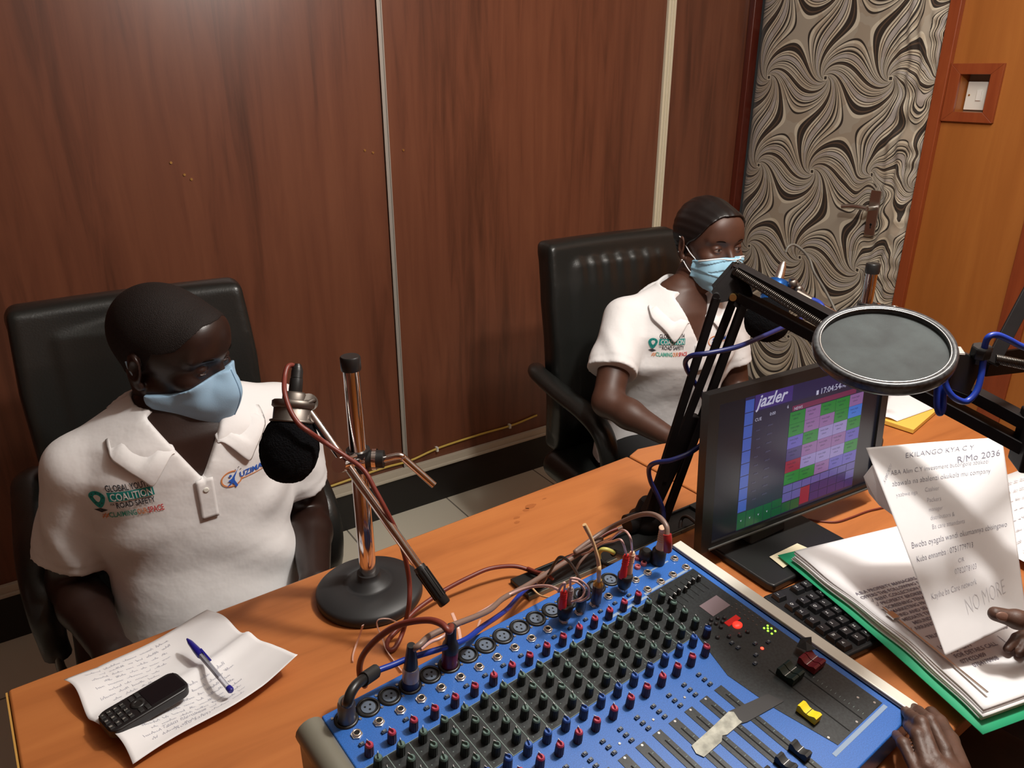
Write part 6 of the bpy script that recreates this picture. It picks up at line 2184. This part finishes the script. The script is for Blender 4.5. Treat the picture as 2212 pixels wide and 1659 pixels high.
for i, ch in enumerate(fing):
    P = [L3(PZ(*q)) for q in ch]
    r = radf[i]
    Hd.cap(wl_l.lerp(P[0], 0.18) + (P[0] - P[0].lerp(wl_l, 0.4)) * 0.0, P[0], 0.0115, r * 1.15, 0.005)
    Hd.cap(P[0], P[1], r * 1.05, r * 1.0, 0.002); Hd.cap(P[1], P[2], r * 1.0, r * 0.92, 0.0012); Hd.cap(P[2], P[3], r * 0.92, r * 0.76, 0.0012)
    Hd.ell(P[1], (r * 1.12,) * 3, 0.003)
    nails.append((P[2], P[3], r))
th = [L3(PZ(2068, 1660, 0.785)), L3(PZ(2050, 1600, 0.772)), L3(PZ(2028, 1562, 0.765)), L3(PZ(2012, 1540, 0.765))]
Hd.chain(th, [0.014, 0.011, 0.010, 0.008], 0.004)
Hd.chain([wl_l.lerp(L3(el), 0.35), wl_l], [0.034, 0.028], 0.012)
Hd.cap(wl_l, wl_l.lerp(L3(PZ(2018, 1638, 0.80)), 0.5), 0.026, 0.022, 0.015)
V1_ = mesh_to(Hd, Matrix.Identity(4), 1)
wr_l = L3(wr)
Hr = Field(L3(PD(2225, 1370, 1.03)) - Vector((0.15, 0.15, 0.12)), L3(PD(2225, 1370, 1.03)) + Vector((0.15, 0.15, 0.12)), 0.0022)
f2g = [
    [(2275, 1375, 1.02), (2228, 1362, 1.022), (2196, 1378, 1.012), (2176, 1402, 1.000)],
    [(2280, 1392, 1.015), (2240, 1378, 1.015), (2214, 1392, 1.005), (2202, 1412, 0.995)],
    [(2290, 1408, 1.01), (2258, 1398, 1.008), (2236, 1410, 1.0), (2228, 1428, 0.99)],
    [(2300, 1425, 1.0), (2274, 1420, 1.0), (2256, 1434, 0.99), (2250, 1448, 0.98)]]
for i, ch in enumerate(f2g):
    P = [L3(PD(*q)) for q in ch]
    r = radf[i]
    Hr.cap(wr_l.lerp(P[0], 0.15), P[0], 0.016, r * 1.25, 0.012)
    Hr.cap(P[0], P[1], r * 1.08, r * 1.02, 0.004); Hr.cap(P[1], P[2], r * 1.02, r * 0.92, 0.0022); Hr.cap(P[2], P[3], r * 0.92, r * 0.76, 0.0022)
tq = [L3(PD(2310, 1372, 0.985)), L3(PD(2250, 1342, 0.968)), L3(PD(2196, 1338, 0.960)), L3(PD(2150, 1326, 0.962))]
Hr.chain(tq, [0.016, 0.0125, 0.0110, 0.0090], 0.005)
Hr.ell(tq[2], (0.0118,) * 3, 0.004)
Hr.cap(wr_l.lerp(L3(er), 0.3), wr_l, 0.034, 0.028, 0.012)
V2_ = mesh_to(Hr, Matrix.Identity(4), 1)
npmesh('body', *join_np([mesh_to(B, Matrix.Identity(4)), mesh_to(HF3, MH3, 1), V1_, V2_]), SKIN3, p3)
for a, b, r in nails:
    d = (b - a).normalized()
    upv = L3(Vector(O3) + Vector((-0.3, -0.6, 1))) - L3(Vector(O3))
    upv = (upv - d * upv.dot(d)).normalized()
    MB().sphere(a.lerp(b, 0.75) + upv * (r * 0.68), (r * 0.55, r * 0.85, r * 0.22), seg=16, X=d.cross(upv), Y=d, Z=upv).build('fingernail', NAIL, p3)
d = (tq[3] - tq[2]).normalized()
upv = (I3.to_3x3() @ Vector(-CF)); upv = (upv - d * upv.dot(d)).normalized()
MB().sphere(tq[2].lerp(tq[3], 0.82) + upv * 0.0080, (0.0058, 0.0085, 0.0020), seg=16, X=d.cross(upv), Y=d, Z=upv).build('fingernail', NAIL, p3)
bs, G = hair_field(HF3, dict(w=0.0765, y=[-0.12, -0.085, -0.055, -0.02, 0.0, 0.03, 0.12], z=[0.08, 0.07, 0.045, 0.028, -0.004, -0.03, -0.06]), 0.004, 0.004)
bs.F = G
npmesh('hair', *mesh_to(bs, MH3, 1), HAIR1, p3)
eyes(MH3, p3)
trousers(p3, BROWN_CLOTH, (0, 0.0, 0.565), [tuple(L3((1.00, 0.33, 0.58))), tuple(L3((1.30, 0.33, 0.58)))][::-1] if (L3((1.30, 0.33, 0.58))).x < 0 else [tuple(L3((1.00, 0.33, 0.58))), tuple(L3((1.30, 0.33, 0.58)))], [tuple(L3((1.30, 0.36, 0.09))), tuple(L3((1.00, 0.36, 0.09)))] if (L3((1.30, 0.33, 0.58))).x < 0 else [tuple(L3((1.00, 0.36, 0.09))), tuple(L3((1.30, 0.36, 0.09)))])
F = Field((-0.36, -0.25, 0.46), (0.36, 0.18, 1.02), 0.006)
F.fn(torso_fn(tb3, 0.013, 0.003, 0.2), (-0.22, -0.2, 0.46), (0.22, 0.16, 0.98), 0.002, mg=0.03)
for S3, E3 in ((sl, el), (sr, er)):
    a, b = L3(S3), L3(E3)
    F.cap((a.x * 0.35, -0.04, 0.955), a, 0.045, 0.060, 0.03)
    F.cap(a, a.lerp(b, 0.6), 0.060, 0.064, 0.02)
F.cap((0, -0.055, 0.95), (0, -0.06, 1.05), 0.062, 0.066, 0.004, 's')
npmesh('shirt', *mesh_to(F, Matrix.Identity(4), 1), mat('dark_brown_shirt', (0.05, 0.028, 0.022), 0.9), p3)
c3 = make_chair((1.235, -0.50, 0), math.radians(186), 'black leather office chair of the person at lower right, outside the view', False)
# ---------------------------------------------------------------- cables and plugs
def zc6(x, y): return 640 + x / 2.865, 1080 + y / 2.865
def zc7(x, y): return 1200 + x / 2.866, 1080 + y / 2.866
def zcc(x, y): return 1140 + x / 6.506, 1100 + y / 6.506
def pz(f, *pts): return [PZ(*f(x, y), z) for x, y, z in pts]
I_ = lambda x, y: (x, y)
def cable(name, label, pts, r, m, root=None, cat='cable', group=None, n=8):
    """tube under an Empty at its first point"""
    o0 = Vector(root if root is not None else pts[0])
    t = empty(name, o0, label=label, cat=cat, group=group)
    MB().tube([Vector(p) - o0 for p in pts], r, seg=10, n=n).build('wire', m, t)
    return t, o0
def plug_on(t, o0, base, axis, prof, m, name='plug', seg=20):
    return MB().lathe(Vector(base) - o0, axis, prof, seg).build(name, m, t)
NV = MXn.copy()
XLR_SHELL = [(0.0098, 0), (0.0098, 0.026), (0.0088, 0.028), (0.0086, 0.031)]
BOOT = [(0.0080, 0), (0.0080, 0.006), (0.0062, 0.022), (0.0048, 0.034)]
# blue lead, left socket
b = MXW(S_(0) + 0.001, 0.0255); tp = b + NV * 0.030
t, o0 = cable('microphone_cable', 'glossy blue cable plugged into the leftmost socket of the mixer', pz(zc6, (455, 1092, 0.874), (490, 1062, 0.868), (600, 1020, 0.866), (700, 980, 0.866), (900, 918, 0.868), (1050, 862, 0.860), (1150, 785, 0.838), (1300, 680, 0.800), (1400, 570, 0.775), (1470, 520, 0.768), (1560, 450, 0.768)), 0.0036, CABLE_BLUE)
plug_on(t, o0, b, NV, XLR_SHELL, NICKEL)
MB().tube([p - o0 for p in [tp] + pz(zc6, (318, 1255, 0.872), (335, 1200, 0.880), (370, 1145, 0.882), (420, 1105, 0.877))], 0.0058, seg=12).build('boot', BLACK, t)
MB().tube([p - o0 for p in pz(zc6, (415, 1112, 0.877), (490, 1062, 0.869))], 0.0072, seg=12, smooth_path=False, flat=1.2).build('tape_wrap', BLACK_MATTE, t)
# grey-brown lead, fourth socket
b = MXW(S_(3) + 0.001, 0.0255); tp = b + NV * 0.031
t, o0 = cable('audio_cable', 'grey-brown cable arching from the silver plug in the fourth mixer socket', [tp + NV * 0.026] + pz(zc6, (760, 900, 0.896), (830, 840, 0.893), (960, 780, 0.885), (1180, 690, 0.862), (1280, 610, 0.840), (1400, 545, 0.815), (1500, 485, 0.795), (1640, 400, 0.785), (1780, 315, 0.785), (1890, 240, 0.790)) + pz(zc7, (120, 325, 0.795), (230, 240, 0.80), (340, 170, 0.815), (480, 105, 0.860), (570, 86, 0.892), (640, 105, 0.908), (685, 160, 0.905), (692, 215, 0.895)), 0.0038, CABLE_GREY)
plug_on(t, o0, b, NV, XLR_SHELL, mat('dull_silver_shell', (0.50, 0.42, 0.36), 0.4, 0.7))
plug_on(t, o0, b + NV * 0.002, NV, [(0.0102, 0), (0.0102, 0.010)], mat('navy_band', (0.02, 0.03, 0.10), 0.4), 'colour_band')
plug_on(t, o0, tp, NV, BOOT, BLACK, 'boot')
b2 = MXW(0.5235, 0.030)
MB().tube([p - o0 for p in pz(zc7, (692, 212, 0.896), (696, 260, 0.885), (694, 310, 0.868))] , 0.0062, seg=12).build('red_boot', mat('dark_red_boot', (0.30, 0.012, 0.012), 0.4), t)
# red-brown lead, sixth socket
b = MXW(S_(5) + 0.001, 0.0258); tp = b + NV * 0.031
t, o0 = cable('microphone_cable', 'red-brown cable looping to the maroon plug in the sixth mixer socket', [tp + NV * 0.032] + pz(zc6, (945, 812, 0.912), (900, 768, 0.916), (820, 744, 0.912), (700, 756, 0.900), (600, 790, 0.885), (500, 860, 0.862), (420, 950, 0.836), (392, 1030, 0.812), (400, 1110, 0.790), (425, 1150, 0.772)), 0.0040, CABLE_BROWN)
plug_on(t, o0, b, NV, XLR_SHELL, mat('maroon_shell', (0.10, 0.006, 0.02), 0.3))
plug_on(t, o0, tp - NV * 0.006, NV, [(0.0102, 0), (0.0098, 0.010), (0.0070, 0.016), (0.0062, 0.038)], BLACK, 'boot')
# red-brown lead of the first microphone, down the rod and along the desk
up = [PD(637, 800, 1.062), PD(632, 789, 1.06), PD(621, 793, 1.05), PD(615, 815, 1.04), PD(615, 848, 1.02), PD(626, 885, 1.012), PD(645, 915, 1.010), PD(668, 933, 1.012), PD(700, 955, 1.03), PD(745, 985, 1.035), PD(785, 1015, 1.03), PD(812, 1062, 1.03), PD(835, 1105, 1.035), PD(857, 1150, 1.05), PD(874, 1200, 1.06), PD(884, 1255, 1.075)]
dn = pz(I_, (884, 1300, 0.815), (878, 1335, 0.788), (871, 1363, 0.765), (859, 1391, 0.7560), (847, 1404, 0.7545), (836, 1400, 0.7545), (838, 1384, 0.7550), (851, 1367, 0.7560), (867, 1350, 0.759), (884, 1332, 0.762), (902, 1315, 0.764), (931, 1294, 0.768), (965, 1272, 0.772), (1015, 1246, 0.778), (1059, 1228, 0.780), (1111, 1223, 0.772), (1150, 1234, 0.764), (1175, 1246, 0.762))
cable('microphone_cable', 'red-brown cable running from the black foam microphone down its rod and curling onto the desk', up + dn, 0.0034, CABLE_BROWN, root=dn[4])
# pinkish pair running beside the grey one
t, o0 = cable('speaker_wire', 'thin pinkish clear wire lying from the mixer edge to the red phono plug', pz(zc6, (770, 925, 0.852), (830, 880, 0.848), (900, 850, 0.846), (1000, 775, 0.850), (1180, 672, 0.842), (1320, 585, 0.835), (1450, 540, 0.845), (1550, 532, 0.865), (1620, 555, 0.880), (1672, 600, 0.870)), 0.0021, CABLE_PINK)
MB().tube([p - o0 for p in pz(zc6, (1460, 545, 0.80), (1500, 585, 0.80), (1540, 600, 0.81), (1575, 605, 0.815))], 0.0014, seg=8).build('branch', CABLE_BEIGE, t)
# phono adapters
def adapter(s_, t_, label, second, lean, loops, wires, sc_=1.0):
    base = MXW(s_, t_)
    o = empty('phono_adapter', base, label=label, cat='audio adapter', group='phono adapters on the mixer')
    ax = (NV + MXx * lean).normalized()
    X = (MXx - ax * MXx.dot(ax)).normalized(); Y = ax.cross(X)
    MB().lathe((0, 0, 0.0), ax, [(0.0058, 0), (0.0058, 0.006), (0.0048, 0.007)], 14).build('metal_collar', STEEL, o)
    bd = MB().lathe(ax * 0.006, ax, [(0.0070, 0), (0.0098, 0.006), (0.0108, 0.022), (0.0100, 0.023)], 18)
    bd.build('body', BLACK, o)
    for k, m_ in ((-1, RUBBER_RED), (1, second)):
        c = ax * 0.026 + X * (0.0056 * k)
        q = MB().lathe(c, ax, [(0.0054, 0), (0.0056, 0.004), (0.0046, 0.016), (0.0042, 0.018), (0.0042, 0.032 * sc_), (0.0030, 0.034 * sc_)], 14)
        for i in range(4):
            q.torus(c + ax * (0.020 + i * 0.0034) * sc_, ax, 0.0040, 0.0009, 16, 6)
        q.build('phono_plug', m_, o)
    for k, wp in enumerate(wires):
        c = ax * (0.026 + 0.033 * sc_) + X * (0.0056 * (-1 if k == 0 else 1))
        MB().tube([c] + [p - base for p in wp], 0.0016, seg=8).build('wire', CABLE_PINK, o)
    return o
adapter(0.3238, 0.0497, 'black adapter with one red and one clear phono plug, nearest the mixer middle', mat('frosted_grey_plug', (0.45, 0.38, 0.38), 0.25, 0.2), -0.02, 0,
        [pz(zcc, (520, 1035, 0.905), (470, 1080, 0.90), (430, 1160, 0.885)), pz(zcc, (600, 985, 0.910), (680, 975, 0.912), (770, 1020, 0.905), (850, 1110, 0.888), (850, 1220, 0.870), (760, 1285, 0.862), (680, 1290, 0.864), (620, 1300, 0.868), (680, 1280, 0.870), (770, 1230, 0.875), (790, 1120, 0.885), (700, 1030, 0.90), (610, 1005, 0.905))], 0.85)
adapter(0.4318, 0.0530, 'black adapter with one red and one cream ribbed phono plug, nearest the monitor', CREAM, 0.02, 0,
        [pz(zcc, (1340, 480, 0.925), (1290, 425, 0.928), (1200, 450, 0.905), (1100, 470, 0.88), (1000, 510, 0.85), (880, 590, 0.82), (760, 640, 0.79)), pz(zcc, (1450, 430, 0.930), (1400, 330, 0.936), (1330, 295, 0.93), (1250, 350, 0.915), (1150, 430, 0.89), (1020, 480, 0.86), (900, 560, 0.82))], 1.15)
# jack plugs
b = MXW(0.3525, 0.0503)
t, o0 = cable('jack_lead', 'short black jack plug with a black lead looping back over the cable tray', [b + NV * 0.040] + pz(zcc, (735, 1010, 0.885), (690, 900, 0.87), (600, 760, 0.85), (520, 690, 0.842), (450, 675, 0.838), (390, 740, 0.825), (330, 850, 0.805), (280, 930, 0.785)), 0.0022, CABLE_BLACK)
plug_on(t, o0, b, NV, [(0.0055, 0), (0.0055, 0.005), (0.0068, 0.006), (0.0068, 0.032), (0.0045, 0.040)], BLACK)
b = MXW(0.3799, 0.0516)
t, o0 = cable('jack_lead', 'dark jack plug with a pale beige lead sticking up from the mixer', [b + NV * 0.040] + pz(zcc, (1000, 880, 0.905), (1000, 780, 0.915), (975, 650, 0.93), (930, 500, 0.945), (870, 360, 0.96), (830, 280, 0.968), (795, 215, 0.975)), lambda u: 0.0026 + 0.0004 * math.sin(u * 9), CABLE_BEIGE)
plug_on(t, o0, b, NV, [(0.0055, 0), (0.0055, 0.005), (0.0072, 0.006), (0.0072, 0.034), (0.0062, 0.035)], mat('gunmetal_barrel', (0.09, 0.065, 0.075), 0.35, 0.5))
plug_on(t, o0, b + NV * 0.034, NV, [(0.0070, 0), (0.0070, 0.004), (0.0045, 0.006), (0.0040, 0.010)], BRASS, 'gold_collar')
# two plugs at the top right of the mixer
b = MXW(0.5190, 0.0400)
t = empty('plug', b, label='cream ribbed cable boot on a black plug at the mixer corner near the boom arm', cat='plug')
MB().lathe((0, 0, 0), NV, [(0.0105, 0), (0.0110, 0.004), (0.0105, 0.022), (0.0080, 0.026)], 18).build('body', BLACK, t)
q = MB().tube([NV * 0.024, NV * 0.040 + MXx * 0.0005, NV * 0.056 - MXx * 0.001, NV * 0.066 - MXx * 0.005], lambda u: 0.0068 - 0.0020 * u, seg=14)
for i in range(6):
    q.torus(NV * (0.040 + i * 0.004) - MXx * 0.0004 * i, NV, 0.0060 - 0.0002 * i, 0.0007, 16, 6)
q.build('boot', CREAM, t)
b = MXW(0.5085, 0.0250)
t = empty('plug', b, label='short black plug lying low beside the cream boot on the mixer', cat='plug')
MB().lathe((0, 0, 0), NV, [(0.0100, 0), (0.0105, 0.004), (0.0100, 0.014), (0.0060, 0.018)], 18).build('body', BLACK, t)
# leads bundled over the tray
t, o0 = cable('cable_bundle', 'bundle of brown and grey leads lying along the black cable tray', pz(zcc, (60, 1010, 0.770), (180, 960, 0.772), (330, 860, 0.774), (520, 720, 0.776), (700, 610, 0.778), (900, 470, 0.780), (1100, 340, 0.786), (1260, 270, 0.79)), 0.0026, CABLE_BROWN)
for pp, r, m_ in ((((40, 1050, 0.765), (200, 990, 0.767), (400, 820, 0.770), (640, 650, 0.774), (850, 500, 0.776), (1080, 370, 0.78), (1330, 250, 0.79)), 0.0030, CABLE_GREY), (((680, 840, 0.765), (740, 740, 0.775), (850, 620, 0.785), (960, 530, 0.790), (1120, 440, 0.79)), 0.0022, CABLE_GREY), (((0, 1080, 0.764), (130, 1040, 0.767), (240, 960, 0.774), (300, 880, 0.778)), 0.0026, CABLE_GREY), (((350, 985, 0.765), (300, 940, 0.772), (230, 905, 0.776), (120, 880, 0.772), (0, 830, 0.770)), 0.0030, CABLE_BROWN), (((1010, 700, 0.762), (1080, 760, 0.764), (1160, 790, 0.764), (1250, 770, 0.764)), 0.0032, CABLE_BLACK)):
    MB().tube([p - o0 for p in pz(zcc, *pp)], r, seg=8).build('wire', m_, t)
MB().tube([p - o0 for p in pz(zcc, (110, 1030, 0.776), (190, 930, 0.784), (240, 900, 0.786), (260, 960, 0.780), (215, 1040, 0.772))], 0.0045, seg=8, flat=0.4).build('tape_band', mat('brown_sticky_tape', (0.30, 0.17, 0.11), 0.35), t)
t, o0 = cable('cable', 'short yellow-sheathed cable with a black plug lying on the tray', pz(zcc, (1000, 690, 0.770), (1000, 620, 0.785), (1040, 570, 0.795), (1100, 565, 0.797), (1170, 590, 0.793), (1215, 620, 0.787)), 0.0036, mat('yellow_green_sheath', (0.55, 0.50, 0.12), 0.45))
MB().tube([p - o0 for p in pz(zcc, (1205, 615, 0.788), (1300, 650, 0.776))], 0.0062, seg=12, smooth_path=False).build('plug', BLACK, t)
# cable wound round the first boom arm
pts = [PD(*q) for q in ((1730, 690, 1.30), (1690, 708, 1.26), (1640, 730, 1.215), (1590, 750, 1.185), (1530, 763, 1.175), (1495, 768, 1.185), (1481, 780, 1.205), (1484, 798, 1.225), (1498, 822, 1.245), (1515, 850, 1.262), (1530, 885, 1.275), (1536, 925, 1.265), (1520, 955, 1.235), (1490, 978, 1.215), (1450, 994, 1.215), (1415, 1000, 1.235), (1402, 1012, 1.262), (1405, 1038, 1.285), (1420, 1070, 1.300), (1432, 1100, 1.305), (1434, 1128, 1.30))]
cable('microphone_cable', 'navy blue cable wound round the black boom arm beside the monitor', pts, 0.0040, CABLE_NAVY, root=pts[-1])
pts = [PD(*q) for q in ((2290, 775, 0.90), (2212, 750, 0.905), (2180, 734, 0.905), (2155, 724, 0.905), (2137, 727, 0.905), (2128, 745, 0.91), (2124, 780, 0.915), (2118, 818, 0.915), (2108, 848, 0.915), (2088, 867, 0.915), (2066, 862, 0.912), (2049, 845, 0.912), (2040, 820, 0.915), (2036, 795, 0.92))]
pts += [PD(*q) for q in ((2032, 785, 0.93), (2027, 805, 0.935), (2024, 845, 0.935), (2024, 878, 0.935), (2030, 893, 0.935), (2037, 880, 0.935), (2037, 840, 0.94), (2033, 800, 0.945))]
cable('microphone_cable', 'bright blue cable looping below the pop filter clamp at the right', pts, 0.0038, CABLE_BLUE, root=pts[9])
pts = [PD(*q) for q in ((1745, 646, 1.58), (1764, 652, 1.57), (1775, 662, 1.56), (1782, 680, 1.55), (1790, 705, 1.54), (1800, 740, 1.53))]
t, o0 = cable('microphone_cable', 'blue cable with silver plug bending down beside the blue-capped microphone', pts, 0.0062, CABLE_BLUE)
MB().tube([PD(1722, 632, 1.59) - o0, PD(1752, 649, 1.575) - o0], 0.0072, seg=14, smooth_path=False).build('plug', NICKEL, t)
pts = [PD(*q) for q in ((1697, 545, 1.635), (1703, 533, 1.635), (1716, 529, 1.64), (1734, 541, 1.64), (1749, 561, 1.64), (1759, 589, 1.635), (1782, 627, 1.63), (1802, 666, 1.62), (1822, 720, 1.60), (1835, 790, 1.57))]
cable('microphone_cable', 'thin grey cable arching from the top of the blue-capped microphone', pts, 0.0030, mat('dark_grey_cable', (0.09, 0.08, 0.065), 0.5))
# monitor lead and the thin wire to its right
t, o0 = cable('cable', 'black lead from the tray to the back of the monitor', pz(zc7, (770, 200, 0.754), (775, 140, 0.757), (790, 108, 0.765), (820, 105, 0.772), (855, 130, 0.778), (885, 160, 0.782), (915, 190, 0.784)), 0.0030, CABLE_BLACK)
cable('cable', 'thin brown wire trailing over the desk to the right of the monitor', pz(zc7, (1560, 118, 0.752), (1640, 132, 0.752), (1740, 135, 0.753), (1830, 108, 0.753), (1930, 70, 0.753), (2020, 48, 0.753)) + [PZ(1960, 1085, 0.753)], 0.0016, CABLE_BROWN)
# clear plastic strips by the stand
for lab, pts, r in (('thin clear plastic strip curling upright left of the red-brown cable', ((412, 775, 0.790), (395, 830, 0.770), (370, 900, 0.754), (352, 960, 0.7525), (350, 1000, 0.7525)), 0.0022),
                    ('folded clear plastic strip between the stand base and the mixer', ((620, 755, 0.765), (570, 735, 0.785), (510, 740, 0.788), (500, 775, 0.780), (530, 850, 0.762), (560, 930, 0.754), (610, 1000, 0.7525), (655, 1060, 0.7525)), 0.0030),
                    ('short clear plastic strip standing behind the maroon plug', ((965, 700, 0.795), (990, 760, 0.79), (1005, 800, 0.785), (1015, 870, 0.78), (1000, 920, 0.77)), 0.0026),
                    ('small clear plastic tip poking up behind the mixer edge', ((1140, 740, 0.79), (1125, 780, 0.785), (1118, 820, 0.78)), 0.0018)):
    P = pz(zc6, *pts)
    t = empty('plastic_strip', P[-1], label=lab, cat='plastic strip', group='clear plastic strips behind the mixer')
    MB().tube([p - P[-1] for p in P], r, seg=8, flat=0.3).build('strip', CLEAR, t)
# stains on the desk
for i, (x, y, a, b_) in enumerate(((1146, 1093, 0.013, 0.007), (1137, 1101, 0.008, 0.005), (1116, 1118, 0.007, 0.004), (1117, 1128, 0.006, 0.004), (1176, 1077, 0.006, 0.002))):
    p = PZ(x, y, 0.7502) - dk_o
    rg = random.Random(i)
    ring = [Vector((p.x + a * rg.uniform(0.7, 1.1) * math.cos(2 * PI * k / 14), p.y + b_ * rg.uniform(0.7, 1.2) * math.sin(2 * PI * k / 14), 0.7503)) for k in range(14)]
    mkobj('stain', ring, [tuple(range(14))], mat('faint_brown_stain', (0.36, 0.112, 0.031), 0.42), dk)
